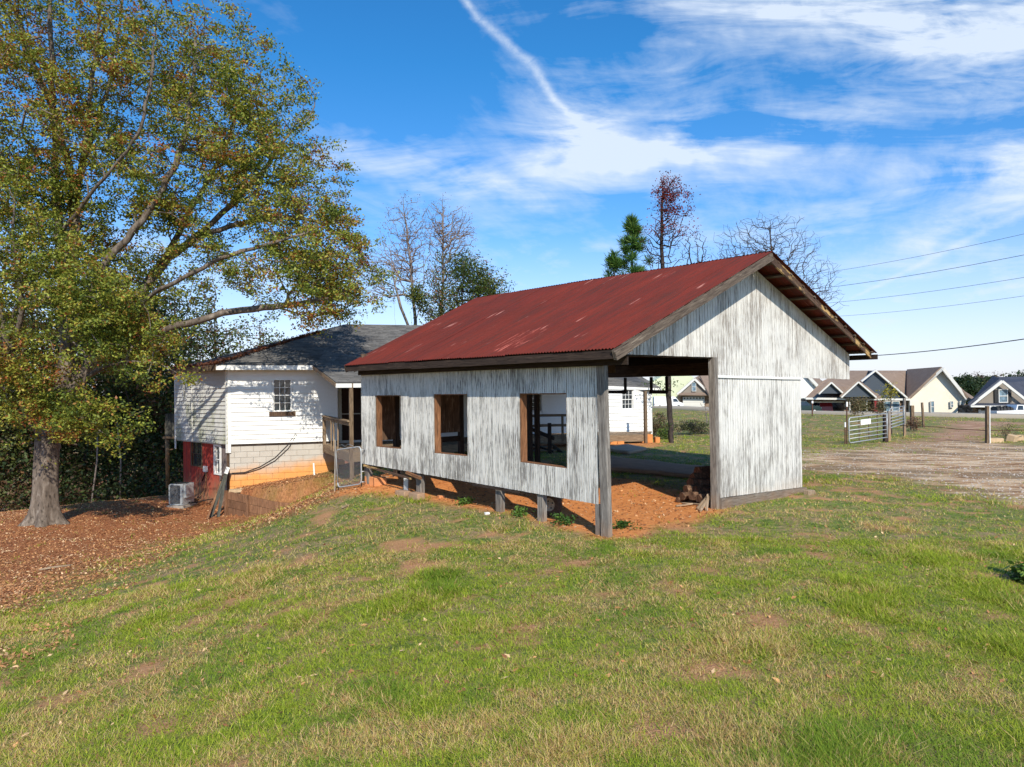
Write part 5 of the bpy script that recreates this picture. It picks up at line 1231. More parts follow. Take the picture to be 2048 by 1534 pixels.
def build_far():
    # cream-and-slate house
    h = empty('gabled_house', P(1760, 832, 103), 'tan-roofed house with three slate gables and a tall cream end wall across the road', 'house', 'houses across the road')
    poly('wall', [(1822, 835, 102.5), (1930, 834, 101), (1932, 800, 101), (1884, 741, 101.8), (1820, 799, 102.5)], M['cream'], h, 6)
    poly('roof', [(1817, 741, 113), (1886, 736, 101), (1818, 800, 102.2), (1812, 797, 106)], M['tan_roof'], h, .3)
    poly('roof', [(1735, 741, 114), (1818, 741, 113), (1812, 797, 106), (1818, 800, 103.4), (1790, 799, 103.6), (1748, 742, 106)], M['tan_roof'], h, .3)
    poly('roof', [(1886, 736, 101), (1941, 798, 100), (1952, 797, 106), (1918, 775, 108)], M['tan_roof'], h, .3)
    strip('barge_board', (1886, 737, 100.8), (1817, 801, 103.5), .35, .2, M['trim'], h); strip('barge_board', (1886, 737, 100.8), (1935, 799, 100.3), .42, .2, M['trim'], h)
    strip('fascia', (1930, 799, 100.4), (1952, 799, 104), .22, .2, M['trim'], h)
    strip('corner_board', (1820.5, 836, 102.3), (1820.5, 800, 102.3), .25, .25, M['trim'], h)
    for x0, x1, y0, y1, s in ((1861.5, 1866.5, 803, 824, True), (1901, 1904.5, 803, 814, True), (1920, 1924.5, 803, 823, True)):
        Y = 102.5-(x0-1822)/108*1.5-.15; far_window(h, x0, x1, y0, y1, Y)
    # front roof with dormer gables
    poly('roof', [(1611, 795, 103), (1700, 797, 102), (1764, 797, 102), (1762, 741, 113), (1700, 741, 114), (1660, 755, 111), (1645, 762, 109)], M['tan_roof'], h, .3)
    poly('gable_wall', [(1750, 746, 103), (1811, 796, 103), (1698, 796, 103)], M['slate'], h, 1.5)
    strip('barge_board', (1750, 741, 102.6), (1815, 797, 102.6), .22, .35, M['trim'], h); strip('barge_board', (1750, 741, 102.6), (1722, 763, 102.6), .22, .35, M['trim'], h)
    poly('roof', [(1750, 739, 103), (1817, 797, 102.5), (1812, 797, 108), (1752, 741, 112)], M['tan_roof'], h, .25)
    for (ax, ay, lx, rx, by, Y) in ((1716, 764, 1682, 1752, 795, 101.4), (1662, 765, 1637, 1687, 788, 101.6)):
        poly('gable_wall', [(ax, ay+4, Y), (rx-3, by-1, Y), (lx+4, by-1, Y)], M['slate'], h, .8)
        strip('barge_board', (ax, ay, Y-.3), (rx, by, Y-.3), .2, .35, M['trim'], h); strip('barge_board', (ax, ay, Y-.3), (lx, by, Y-.3), .2, .35, M['trim'], h)
        poly('roof', [(ax, ay-1.5, Y-.4), (rx+1, by-1, Y-.4), (rx+16, by-14, Y+5), (ax+14, ay-3, Y+6)], M['tan_roof'], h, .2)
        poly('roof', [(ax, ay-1.5, Y-.4), (lx-1, by-1, Y-.4), (lx+12, by-10, Y+5), (ax+14, ay-3, Y+6)], M['tan_roof'], h, .2)
    strip('fascia', (1611, 797, 102.4), (1820, 799, 102.0), .28, .2, M['trim'], h)
    poly('wall', [(1614, 829, 104), (1624, 829, 104), (1624, 798, 104), (1614, 798, 104)], M['stone'], h, 4); poly('wall', [(1688, 830, 104), (1700, 830, 104), (1700, 798, 104), (1688, 798, 104)], M['stone'], h, 4)
    poly('wall', [(1624, 803, 104), (1688, 803, 104), (1688, 798, 104), (1624, 798, 104)], M['stone'], h, .4); poly('wall', [(1752, 832, 103.5), (1820, 833, 103.5), (1820, 799, 103.5), (1752, 799, 103.5)], M['stone'], h, 2)
    poly('wall', [(1700, 831, 107), (1752, 832, 107), (1752, 797, 107), (1700, 797, 107)], M['greysid'], h, 2); poly('garage_back_wall', [(1614, 829, 110), (1690, 830, 110), (1690, 797, 110), (1614, 797, 110)], M['dark'], h, .3)
    strip('garage_trim', (1624, 804, 103.8), (1688, 804, 103.8), .16, .1, M['trim'], h); strip('garage_trim', (1624, 830, 103.8), (1624, 803, 103.8), .12, .12, M['trim'], h)
    poly('garage_side', [(1688.5, 830, 104.2), (1693, 830, 109.8), (1693, 798, 109.8), (1688.5, 798, 104.2)], M['dark'], h, .1)
    poly('door', [(1714, 829, 106.8), (1722, 829, 106.8), (1722, 803, 106.8), (1714, 803, 106.8)], M['maroon'], h, .2); far_window(h, 1724, 1731, 804, 818, 106.8)
    for x in (1699.5, 1733): strip('porch_post', (x, 831, 102.4), (x, 799, 102.4), .18, .18, M['trim'], h)
    strip('porch_column', (1750.5, 832, 102.4), (1750.5, 799, 102.4), .42, .42, M['maroon'], h)
    far_window(h, 1768, 1781, 803, 822, 103.3, False); far_window(h, 1785, 1797, 803, 822, 103.3, False)
    # cars in the open garage
    # dark-roofed house at the right
    k = empty('dark_roofed_house', P(2010, 836, 88), 'house with dark blue roof, taupe gable and shuttered window at the right edge', 'house', 'houses across the road')
    poly('gable_wall', [(1955, 806, 88), (2058, 808, 88), (2004, 766, 88)], M['greysid'], k, 2)
    poly('roof', [(1990, 754, 97), (2115, 752, 97), (2120, 812, 87.5), (2068, 810, 87.5), (2004, 762, 90)], M['blue_roof'], k, .3); poly('roof', [(1939, 812, 87), (2003, 761, 87.3), (1990, 754, 97)], M['blue_roof'], k, .3)
    poly('porch_roof', [(1941, 812, 86.6), (2120, 814, 86.6), (2120, 807, 88.2), (1950, 805, 88.2)], M['blue_roof'], k, .2)
    strip('barge_board', (2004, 762.5, 87.2), (1941, 811, 87.2), .35, .2, M['trim'], k); strip('barge_board', (2004, 762.5, 87.2), (2064, 810, 87.2), .3, .2, M['trim'], k)
    strip('fascia', (1941, 812.5, 86.6), (2120, 814.5, 86.6), .22, .15, M['trim'], k)
    far_window(k, 1997.5, 2012.5, 780, 804, 87.9, True, True)
    poly('wall', [(1946, 836, 88), (2100, 838, 88), (2100, 813, 88), (1946, 811, 88)], M['stone'], k, 3)
    garage_door(k, 1958, 1974, 819, 835, 87.6, 1); garage_door(k, 1980, 2000, 819, 836, 87.6, 1)
    f = poly('orange_fence', [(1930, 834, 94), (1944, 834, 90), (1944, 809, 90), (1930, 809, 94)], M['orange_fence'], None, .1); tag(f, 'tall orange-red board fence between the two far houses', 'fence')
    # white house behind
    w = empty('white_gable_house', P(1600, 830, 128), 'plain white gabled house half hidden behind the shed front panel', 'house', 'houses across the road')
    poly('wall', [(1520, 830, 128), (1632, 830, 128), (1632, 776, 128), (1578, 715, 128), (1520, 775, 128)], M['white_sid'], w, 9)
    strip('barge_board', (1578, 712, 127.5), (1636, 774, 127.5), .5, .5, M['trim'], w); poly('roof', [(1578, 709, 127.4), (1640, 774, 127.4), (1650, 770, 140), (1600, 709, 140)], M['tan_roof'], w, .3)
    far_window(w, 1604, 1608.5, 796, 806, 127.8)
    # house seen through the shed opening
    e = empty('garage_gable_house', P(1388, 816, 156), 'pale green house with a stone gable over a white garage door, seen through the shed', 'house', 'houses across the road')
    poly('wall', [(1270, 818, 160), (1420, 818, 160), (1420, 775, 160), (1355, 735, 160), (1285, 775, 160)], M['green_sid'], e, 9)
    poly('roof', [(1400, 750, 158), (1436, 752, 162), (1436, 790, 154), (1418, 788, 153)], M['tan_roof'], e, .3)
    poly('gable_wall', [(1389, 762, 155.5), (1417, 787, 155.5), (1361, 787, 155.5)], M['greysid'], e, 3)
    strip('barge_board', (1389, 758, 155), (1420, 788, 155), .45, .4, M['trim'], e); strip('barge_board', (1389, 758, 155), (1354, 789, 155), .45, .4, M['trim'], e)
    poly('roof', [(1389, 756, 155), (1422, 787, 154.6), (1424, 770, 162), (1400, 750, 164)], M['tan_roof'], e, .3); poly('porch_roof', [(1357, 789, 154), (1424, 790, 154), (1424, 785, 155.3), (1359, 785, 155.3)], M['tan_roof'], e, .2)
    far_window(e, 1384, 1391, 765, 782, 155.3)
    poly('wall', [(1361, 818, 156), (1424, 819, 156), (1424, 788, 156), (1361, 788, 156)], M['stone'], e, 3); garage_door(e, 1366, 1409, 793, 816, 155.6, 7)
build_far()
# ------------------------------------------------------------------ vehicles
M['car_white'] = flat('white_car_paint', (.80, .80, .80), .3, .02, spec=.5); M['car_green'] = flat('dark_green_car_paint', (.015, .035, .03), .25, .05, spec=.6); M['car_red'] = flat('dark_red_car_paint', (.20, .015, .018), .3, .05, spec=.5)
def car(kind, pos, rot, mat, label, cat, name, L=4.6, Wd=1.8, body=None):
    """side profile extruded, with tumblehome; glass, lights and wheels are parts"""
    r = empty(name, pos, label, cat); R = Matrix.Translation(pos) @ Matrix.Rotation(rot, 4, 'Z')
    prof, glass, wx, wr = body
    m = MB(); n = len(prof); hw = Wd/2
    def inset(z): return 0 if z < 1.0 else (z-1.0)*.16
    A = [(x, -hw+inset(z), z) for x, z in prof]; B = [(x, hw-inset(z), z) for x, z in prof]
    m.face(A[::-1]); m.face(B)
    for i in range(n): j = (i+1) % n; m.face([A[i], A[j], B[j], B[i]])
    o = m.build('body', mat, r, R)
    bv = o.modifiers.new('soft_edges', 'BEVEL'); bv.width = .05; bv.segments = 2; 
    for g in glass:
        for s in (-1, 1):
            m = MB(); pts = [(x, s*(hw-inset(z)+.006), z) for x, z in g]; m.face(pts if s > 0 else pts[::-1]); m.build('side_window', M['glass'], r, R)
    for x in wx:
        for s in (-1, 1):
            m = MB(); m.lathe([(wr*.55, 0), (wr*.9, 0), (wr, -.03), (wr, -.2)], R @ V((x, s*(hw+.01), wr)), (R.to_3x3() @ V((0, s, 0))), 18); w = m.build('wheel', M['black'], r)
            m = MB(); m.lathe([(.001, .005), (wr*.5, .01), (wr*.56, -.01)], R @ V((x, s*(hw+.01), wr)), (R.to_3x3() @ V((0, s, 0))), 14); m.build('rim', M['steel'], w)
    for s in (-1, 1):
        m = MB(); m.box(L/2-.05, L/2+.01, s*hw*.8-.18, s*hw*.8+.12, .68, .86); m.build('headlight', M['glass_far'], r, R)
        m = MB(); m.box(-L/2-.01, -L/2+.05, s*hw*.85-.1, s*hw*.85+.1, .75, 1.05); m.build('tail_light', M['car_red'], r, R)
    return r, R
VAN = ([(-3, .35), (2.95, .35), (3, .75), (2.85, 1.15), (2.2, 1.35), (1.6, 2.15), (1.2, 2.45), (-2.9, 2.5), (-3, 2.3)], [[(2.05, 1.4), (1.55, 2.05), (.9, 2.05), (.9, 1.4)]], (-1.9, 2.0), .36)
SUV = ([(-2.3, .35), (2.3, .35), (2.3, .8), (2.1, 1.02), (1.1, 1.1), (.5, 1.62), (-1.9, 1.68), (-2.25, 1.1)], [[(.95, 1.13), (.45, 1.56), (-.4, 1.58), (-.4, 1.13)], [(-.5, 1.13), (-.5, 1.58), (-1.75, 1.6), (-1.9, 1.13)]], (-1.4, 1.4), .34)
PICK = ([(-2.8, .5), (2.8, .5), (2.8, 1.0), (2.6, 1.2), (1.5, 1.28), (.9, 1.85), (-.5, 1.9), (-.72, 1.3), (-2.8, 1.25)], [[(1.3, 1.33), (.85, 1.78), (.2, 1.8), (.2, 1.33)], [(.1, 1.33), (.1, 1.8), (-.42, 1.82), (-.58, 1.33)]], (-1.75, 1.8), .40)
def onground(px, Y, py=None): p = P(px, py or 800, Y); return V((p.x, p.y, p.z if py else hz(p.x, p.y)))
p = P(1336, 817, 148); car('van', V((p.x, p.y, p.z)), 0, M['car_white'], 'white delivery van parked beside the far garage, seen through the shed', 'van', 'parked_van', 6, 2.0, VAN)
p = P(1606, 827, 98); car('suv', V((p.x, p.y, p.z)), -.35, M['car_green'], 'dark green car parked left of the open garage', 'car', 'parked_car', 4.6, 1.8, SUV)
p = P(1648, 827, 106.5); car('car', V((p.x, p.y, p.z)), 1.3, M['car_red'], 'dark red car inside the open garage', 'car', 'parked_car', 4.6, 1.8, SUV)
p = P(2034, 842, 78); r, R = car('pick', V((p.x, p.y, p.z-.1)), 0, M['car_white'], 'white pickup truck with a loaded bed at the right edge', 'pickup truck', 'pickup_truck', 5.6, 1.9, PICK)
m = MB()
for k in range(5): x = -2.5+k*.36; m.hexa([(x, -.6, 1.1), (x+.32, -.6, 1.1), (x+.32, .6, 1.1), (x, .6, 1.1), (x+.03, -.5, 1.7+.1*(k % 2)), (x+.3, -.5, 1.6), (x+.28, .5, 1.75), (x+.05, .5, 1.7)])
o = m.build('truck_load', M['cable'], None, R); tag(o, 'dark heaped load in the bed of the white pickup', 'cargo')
# ------------------------------------------------------------------ trees
M['bark'] = wood_mat('grey_oak_bark', (.22, .175, .14), (.085, .065, .05), (.38, .33, .28), sc=3, stretch=.35, bs=1.0)
M['bark_pale'] = wood_mat('pale_tree_bark', (.30, .25, .22), (.13, .10, .09), (.46, .41, .37), sc=3, stretch=.4)
M['bark_dark'] = wood_mat('dark_tree_bark', (.075, .055, .048), (.03, .024, .022), (.14, .11, .09), sc=4, stretch=.4)
M['leaf'] = attr_mat('leaves', .55, .35, spec=.4); M['needle'] = attr_mat('needles', .6, .2)
M['litter'] = attr_mat('dead_leaves', .8, .15); M['blade'] = attr_mat('grass_blades', .6, .35)
def resample(pts, step):
    out = [pts[0]]
    for a, b in zip(pts[:-1], pts[1:]):
        n = max(1, int(np.linalg.norm(b-a)/step)); out += [a+(b-a)*k/n for k in range(1, n+1)]
    return out
def grow(limbs, clusters, step=.35, kpath=.30, rtip=.006, expo=.46, seed=1, droop=.0, arc=.12, maxr=None):
    """limbs: list of polylines (first one the trunk); clusters: twig-tip targets. returns pos, parent, radius, tips idx"""
    r = np.random.default_rng(seed); cap = 60000; pos = np.zeros((cap, 3)); par = np.full(cap, -1, int); pl = np.zeros(cap); N = 0
    def addn(p, q):
        nonlocal N
        pos[N] = p; par[N] = q; pl[N] = 0 if q < 0 else pl[q]+np.linalg.norm(p-pos[q]); N += 1; return N-1
    for li, L in enumerate(limbs):
        L = [np.array(p, float) for p in L]
        # smooth the polyline
        for _ in range(2):
            M_ = [L[0]]
            for a, b in zip(L[:-1], L[1:]): M_ += [a*.75+b*.25, a*.25+b*.75]
            L = M_+[L[-1]]
        R = resample(L, step)
        for k in range(1, len(R)-1): R[k] = R[k]+r.normal(0, step*.06, 3)
        if N == 0: q = addn(R[0], -1)
        else:
            d = np.linalg.norm(pos[:N]-R[0], axis=1); q = int(d.argmin())
        for p in R[1:]: q = addn(p, q)
    base = pos[:N].copy(); cl = np.asarray(clusters, float)
    dmin = np.array([np.sqrt(((base-c)**2).sum(1)).min() for c in cl]); order = np.argsort(dmin); tips = []
    for ci in order:
        c = cl[ci]; P_ = pos[:N]; v = c-P_; d = np.sqrt((v*v).sum(1)); cost = d + kpath*pl[:N]*.35 + np.where(v[:, 2] < -.25*d, .4*d, 0)
        q = int(cost.argmin()); a = pos[q].copy(); L = d[q]; n = max(1, int(L/step))
        bend = r.normal(0, arc*L*.5, 3)+np.array([0, 0, -arc*L*.5+droop])
        if par[q] >= 0:   # leave along the parent's own direction
            dr = a-pos[par[q]]; dr /= (np.linalg.norm(dr)+1e-9); bend = bend*.6+dr*L*.25
        for k in range(1, n+1):
            t = k/n; p = a+(c-a)*t+bend*4*t*(1-t)*.5+r.normal(0, step*.07, 3)*(k < n); q = addn(p, q)
        tips.append(q)
        if N > cap-400: break
    cnt = np.zeros(N); 
    for t in tips: cnt[t] += 1
    for i in range(N-1, 0, -1): cnt[par[i]] += cnt[i] if cnt[i] > 0 else .3
    cnt = np.maximum(cnt, .3); rad = rtip*(cnt**expo)*1.0
    return pos[:N], par[:N], rad, np.array(tips), cnt
def branch_mesh(name, pos, par, rad, cnt, mat, k=5, parent=None, kf=None):
    N = len(pos); d = np.zeros((N, 3)); d[1:] = pos[1:]-pos[par[1:]]; d[0] = d[1] if N > 1 else (0, 0, 1)
    d /= (np.linalg.norm(d, axis=1, keepdims=True)+1e-9); ref = np.array([.3, .82, .11]); ref /= np.linalg.norm(ref)
    a = np.cross(d, ref); a /= (np.linalg.norm(a, axis=1, keepdims=True)+1e-9); b = np.cross(d, a)
    main = np.full(N, -1); best = np.zeros(N)
    for i in range(1, N):
        if cnt[i] > best[par[i]]: best[par[i]] = cnt[i]; main[par[i]] = i
    th = np.linspace(0, 2*np.pi, k, endpoint=False); c, s = np.cos(th), np.sin(th)
    ring = pos[:, None]+(a[:, None]*c[None, :, None]+b[:, None]*s[None, :, None])*rad[:, None, None]
    idx = np.arange(1, N); nm = main[par[idx]] != idx; side = idx[nm]
    ring2 = pos[par[side]][:, None]+(a[side][:, None]*c[None, :, None]+b[side][:, None]*s[None, :, None])*(rad[side]*1.15)[:, None, None]
    v = np.concatenate([ring.reshape(-1, 3), ring2.reshape(-1, 3)]); st = par.copy(); start = np.zeros(N, int); start[1:] = par[1:]*k; start[side] = N*k+np.arange(len(side))*k
    q = np.arange(k); q2 = (q+1) % k; i0 = start[1:, None]; i1 = (np.arange(1, N)*k)[:, None]
    f = np.stack([i0+q, i0+q2, i1+q2, i1+q], -1).reshape(-1, 4)
    me = np_mesh(name, v, f, mat, smooth=True); return obj_from(me, name, parent)
def leaf_mesh(name, centers, n, sig, size, pal, parent, mat=None, aspect=.55, up=.3, seed=1, flat_=.6, patch=1.2, elong=None):
    """n leaves around each centre; pal: list of (weight, rgb)"""
    r = np.random.default_rng(seed); c = np.repeat(np.asarray(centers), n, 0); m = len(c)
    off = r.normal(0, 1, (m, 3))*np.array([sig, sig, sig*flat_]); p = c+off
    nr = r.normal(0, 1, (m, 3)); nr[:, 2] = np.abs(nr[:, 2])+up; nr /= np.linalg.norm(nr, axis=1, keepdims=True)
    t = np.cross(nr, r.normal(0, 1, (m, 3))); t /= np.linalg.norm(t, axis=1, keepdims=True)
    if elong is not None:    # needles: long axis outwards and up from the clump centre
        t = off/(np.linalg.norm(off, axis=1, keepdims=True)+1e-6)+np.array([0, 0, elong]); t /= np.linalg.norm(t, axis=1, keepdims=True)
    b = np.cross(nr, t); b /= (np.linalg.norm(b, axis=1, keepdims=True)+1e-9)
    s = size*r.uniform(.6, 1.35, (m, 1)); L = t*s; Wd = b*s*aspect
    v = np.stack([p-L*.5, p+Wd*.5-L*.02, p+L*.5, p-Wd*.5-L*.02], 1).reshape(-1, 3); f = np.arange(m*4).reshape(-1, 4)
    w = np.array([x[0] for x in pal], float); w /= w.sum(); cols = np.array([x[1] for x in pal])
    # colours keep together on the same twig
    key = vnoise(c[:, 0]+c[:, 2]*.7, c[:, 1]-c[:, 2]*.6, 1/patch, seed+5, 2); u = np.clip((key-.5)*1.5+.5+r.normal(0, .26, m), 0, .9999)
    k = np.searchsorted(np.cumsum(w), u); k = np.clip(k, 0, len(w)-1); cc = cols[k]*r.uniform(.7, 1.35, (m, 1))
    me = np_mesh(name, v, f, mat or M['leaf'], cols=np.repeat(cc, 4, 0)); return obj_from(me, name, parent)
def fill(ells, n, seed=1, shell=.35, lump=.25, lims=None, freq=.55):
    """points in a union of ellipsoids (centre, radii), denser outwards, broken by lumps"""
    r = np.random.default_rng(seed); out = []; w = np.array([e[1][0]*e[1][2]*e[1][1]**.35 for e in ells]); w = w/w.sum()
    while sum(len(o) for o in out) < n:
        e = ells[r.choice(len(ells), p=w)]; d = r.normal(0, 1, (12, 3)); d /= np.linalg.norm(d, axis=1, keepdims=True)
        rr = r.uniform(0, 1, (12, 1))**shell; p = np.array(e[0])+d*rr*np.array(e[1])
        q = vnoise(p[:, 0]*1+p[:, 2]*.8+31, p[:, 1]+p[:, 2]*.5, freq, seed+2, 2)
        out.append(p[q > lump])
    return np.concatenate(out)[:n]
OAKPAL = [(.05, (.30, .10, .03)), (.08, (.36, .19, .05)), (.16, (.40, .34, .055)), (.30, (.32, .34, .050)), (.29, (.19, .24, .036)), (.12, (.09, .135, .024))]
def build_oak():
    Yt = 21.0; g = P(90, 1047, Yt); r = empty('oak_tree', (g.x, g.y, hz(g.x, g.y)), 'large spreading oak with olive and gold autumn leaves left of the farmhouse', 'tree')
    Q = lambda px, py, Y: np.array(P(px, py, Y))
    T = lambda *a: [Q(*x) for x in a]
    gz = hz(g.x, g.y)
    trunk = [np.array((g.x+.03, Yt, gz-.2)), np.array((g.x, Yt, gz+.4))]+T((97, 960, Yt), (100, 900, Yt), (98, 868, Yt))
    limbs = [trunk+T((118, 800, 21), (140, 700, 21.2), (132, 590, 21.3), (118, 480, 21.3), (112, 400, 21.3), (108, 300, 21.2), (105, 180, 21), (100, 60, 20.8), (98, -120, 20.5)),
             T((98, 868, Yt), (60, 800, 20.6), (20, 720, 20.3), (0, 640, 20), (-30, 520, 19.7), (-60, 380, 19.5), (-80, 220, 19.5)),
             T((96, 890, Yt), (62, 850, 21), (40, 800, 21.3), (-30, 740, 21.6), (-120, 680, 22), (-220, 600, 22)),
             T((118, 800, 21), (150, 770, 21.3), (200, 705, 21.8), (240, 650, 22.0), (270, 600, 22.2), (330, 520, 22.5), (400, 390, 22.8), (425, 350, 22.8), (462, 270, 22.6), (480, 180, 22.5), (490, 90, 22.4)),
             T((200, 705, 21.8), (270, 690, 21.4), (330, 660, 21.0), (400, 640, 20.8), (470, 620, 20.8), (560, 612, 21), (640, 600, 21.2), (720, 590, 21.5)),
             T((140, 700, 21.2), (175, 600, 21.0), (210, 520, 20.8), (260, 470, 20.8), (300, 420, 20.7), (340, 350, 20.6), (370, 280, 20.5), (385, 180, 20.4), (395, 60, 20.3)),
             T((132, 590, 21.3), (150, 500, 21.6), (150, 420, 21.7), (142, 350, 21.8), (120, 260, 22), (100, 200, 22.1), (60, 120, 22.2), (30, 20, 22.2)),
             T((150, 420, 21.7), (160, 340, 21.8), (185, 270, 21.9), (210, 200, 22), (225, 130, 22), (240, 30, 22), (260, -80, 22)),
             T((160, 340, 21.8), (175, 260, 21.4), (182, 160, 21.2), (195, 80, 21.1), (205, -30, 21)),
             T((330, 520, 22.5), (400, 470, 22.4), (470, 400, 22.2), (520, 350, 22.0), (560, 300, 21.8), (600, 230, 21.6), (620, 170, 21.5)),
             T((400, 470, 22.4), (500, 440, 22.6), (580, 430, 22.8), (660, 450, 23), (720, 500, 23.2)),
             T((240, 650, 22.0), (300, 590, 20.6), (360, 560, 20.0), (430, 520, 19.8), (520, 490, 19.8), (600, 470, 19.8)),
             T((118, 800, 21), (190, 740, 20.2), (260, 720, 19.6), (330, 730, 19.4), (380, 760, 19.2)),
             T((118, 480, 21.3), (170, 400, 20.2), (230, 330, 19.6), (270, 280, 19.2), (300, 200, 19), (310, 80, 18.8)),
             T((20, 720, 20.3), (50, 600, 19.4), (20, 480, 19), (40, 350, 18.8), (30, 200, 18.6)),
             T((98, 868, Yt), (150, 850, 20.4), (190, 820, 20), (215, 830, 19.8))]
    E = lambda px, py, Y, rx, ry, rz: (tuple(P(px, py, Y)), (rx*Y/F, ry, rz*Y/F))
    ells = [E(120, 60, 21, 300, 3.6, 230), E(360, 170, 21.5, 210, 3.6, 200), E(490, 260, 22, 150, 3.0, 190), E(560, 380, 22, 160, 3.0, 140), E(600, 520, 22, 150, 3.0, 110), E(640, 585, 22, 125, 2.6, 70),
            E(330, 420, 21.5, 250, 4.0, 190), E(120, 350, 21, 260, 4.0, 260), E(-60, 420, 21, 200, 3.6, 330), E(60, 620, 20, 200, 3.0, 150), E(270, 640, 20.2, 120, 2.4, 90), E(500, 545, 21.4, 170, 2.8, 60),
            E(130, 790, 19.9, 120, 1.2, 60), E(235, 830, 19.6, 60, .8, 55), E(30, 780, 20.2, 110, 1.6, 70), E(345, 740, 19.5, 75, .9, 45), E(-40, -150, 21, 300, 3.5, 120), E(700, 660, 21.4, 45, .6, 25), E(110, 710, 19.8, 130, 1.4, 60), E(230, 560, 20.0, 170, 2.2, 90), E(60, 740, 19.4, 130, 1.2, 60), E(180, 800, 19.5, 90, .8, 50), E(690, 540, 22.5, 85, 2.2, 75), E(650, 470, 22.5, 80, 2.2, 70), E(100, 840, 19.3, 110, .9, 45), E(40, 700, 19.0, 150, 1.2, 90), E(200, 700, 19.2, 120, 1.2, 80), E(610, 620, 21.2, 130, 1.4, 35), E(0, 860, 20.6, 80, 1.0, 50)]
    cl = fill(ells, 3500, 3, .5, .50, freq=.8)
    pos, par, rad, tips, cnt = grow(limbs, cl, .32, .30, .0082, .50, 4)
    # measured trunk and limb girths win over the pipe model near the base
    pl = np.zeros(len(pos))
    for i in range(1, len(pos)): pl[i] = pl[par[i]]+np.linalg.norm(pos[i]-pos[par[i]])
    rad = np.minimum(rad*.80, .22)
    low = (np.hypot(pos[:, 0]-g.x-.10, pos[:, 1]-Yt) < .16) & (pl < 3.1)
    h = pos[:, 2]-gz
    rad = np.where(low, .29, rad)
    bo = branch_mesh('branches', pos[:], par, np.where(low & (pl < 2.3), .05, rad), cnt, M['bark'], 6, r)
    # trunk with root flare
    m = MB(); n = 26; rings = []; hs = [-.5, -.15, .0, .12, .3, .55, .9, 1.3, 1.8, 2.3, 2.62]
    for j, hh in enumerate(hs):
        t = max(hh, -.2); c = pos[np.argmin(np.abs(pl-(max(t, 0)+.2)))] if False else np.array((g.x+.10*hh/2.6, Yt, gz+hh)); R_ = .31+.30*math.exp(-max(hh+.1, 0)*3.4)-.0*(hh > 2)
        ring = []
        for q in range(n):
            a = 2*math.pi*q/n; lob = 1+(.06+.26*math.exp(-max(hh, 0)*2.6))*math.sin(5*a+1.2)+.04*math.sin(11*a+hh*2)+.02*math.sin(23*a)
            ring.append(m.vert((c[0]+math.cos(a)*R_*lob, c[1]+math.sin(a)*R_*lob, c[2])))
        rings.append(ring)
    for j in range(len(hs)-1):
        for q in range(n): q2 = (q+1) % n; m.f.append((rings[j][q], rings[j][q2], rings[j+1][q2], rings[j+1][q])); m.mi.append(0); m.sm.append(True)
    m.f.append(tuple(rings[-1])); m.mi.append(0); m.sm.append(True)
    m.build('trunk', M['bark'], r)
    tw = pos[tips]; r2 = np.random.default_rng(8)
    thin = np.where((cnt < 4))[0]; extra = pos[r2.choice(thin, min(1500, len(thin)), False)]
    C1 = np.concatenate([tw, tw+r2.normal(0, .30, tw.shape), extra[:900]])
    leaf_mesh('leaves', C1, 37, .12, .088, OAKPAL, r, seed=5, patch=.55)
build_oak()
def simple_tree(name, label, base, height, ells, ncl, leaves, bark, seed, trunkr=.12, step=.5, group=None, rtip=.012, lean=(0, 0), k=4, patch=2.0, kpath=.3, forks=0, cat='tree', expo=.46, shell=.42, lump=.3):
    r = empty(name, base, label, cat, group); rg = np.random.default_rng(seed); b = np.array(base)
    top = b+np.array([lean[0], lean[1], height])
    limbs = [[b-np.array([0, 0, .3]), b*.7+top*.3+rg.normal(0, .1, 3), b*.35+top*.65+rg.normal(0, .15, 3), top]]
    for i in range(forks):
        t = rg.uniform(.25, .5); p = b*(1-t)+top*t; a = rg.uniform(0, 6.28); q = p+np.array([math.cos(a)*height*.13, math.sin(a)*height*.13, height*.3]); limbs.append([p, (p+q)/2+np.array([math.cos(a), math.sin(a), 0])*height*.05, q])
    cl = fill(ells, ncl, seed, shell, lump)
    pos, par, rad, tips, cnt = grow(limbs, cl, step, kpath, rtip, expo, seed)
    hh = (pos[:, 2]-b[2])/height; rad = np.maximum(rad, 0); main = cnt > .15*cnt.max(); rad = np.where(main, np.minimum(rad, trunkr*(1.1-hh*.9).clip(.15, 1.1)), np.minimum(rad, trunkr*.6))
    rad[0] = trunkr*1.3
    branch_mesh('trunk', pos, par, rad, cnt, bark, k, r)
    if leaves:
        n, sig, size, pal, kw = leaves; leaf_mesh('crown', pos[tips], n, sig, size, pal, r, seed=seed+1, patch=patch, **kw)
    return r, pos[tips]
def el(px, py, Y, rx, ry, rz): return (tuple(P(px, py, Y)), (rx*Y/F, ry, rz*Y/F))
def base_at(px, Y): x = P(px, 780, Y).x; return (x, Y, hz(x, Y))
def ht(px, py, Y): return P(px, py, Y).z-hz(P(px, py, Y).x, Y)
BARE = [(.5, (.20, .10, .07)), (.5, (.28, .14, .10))]
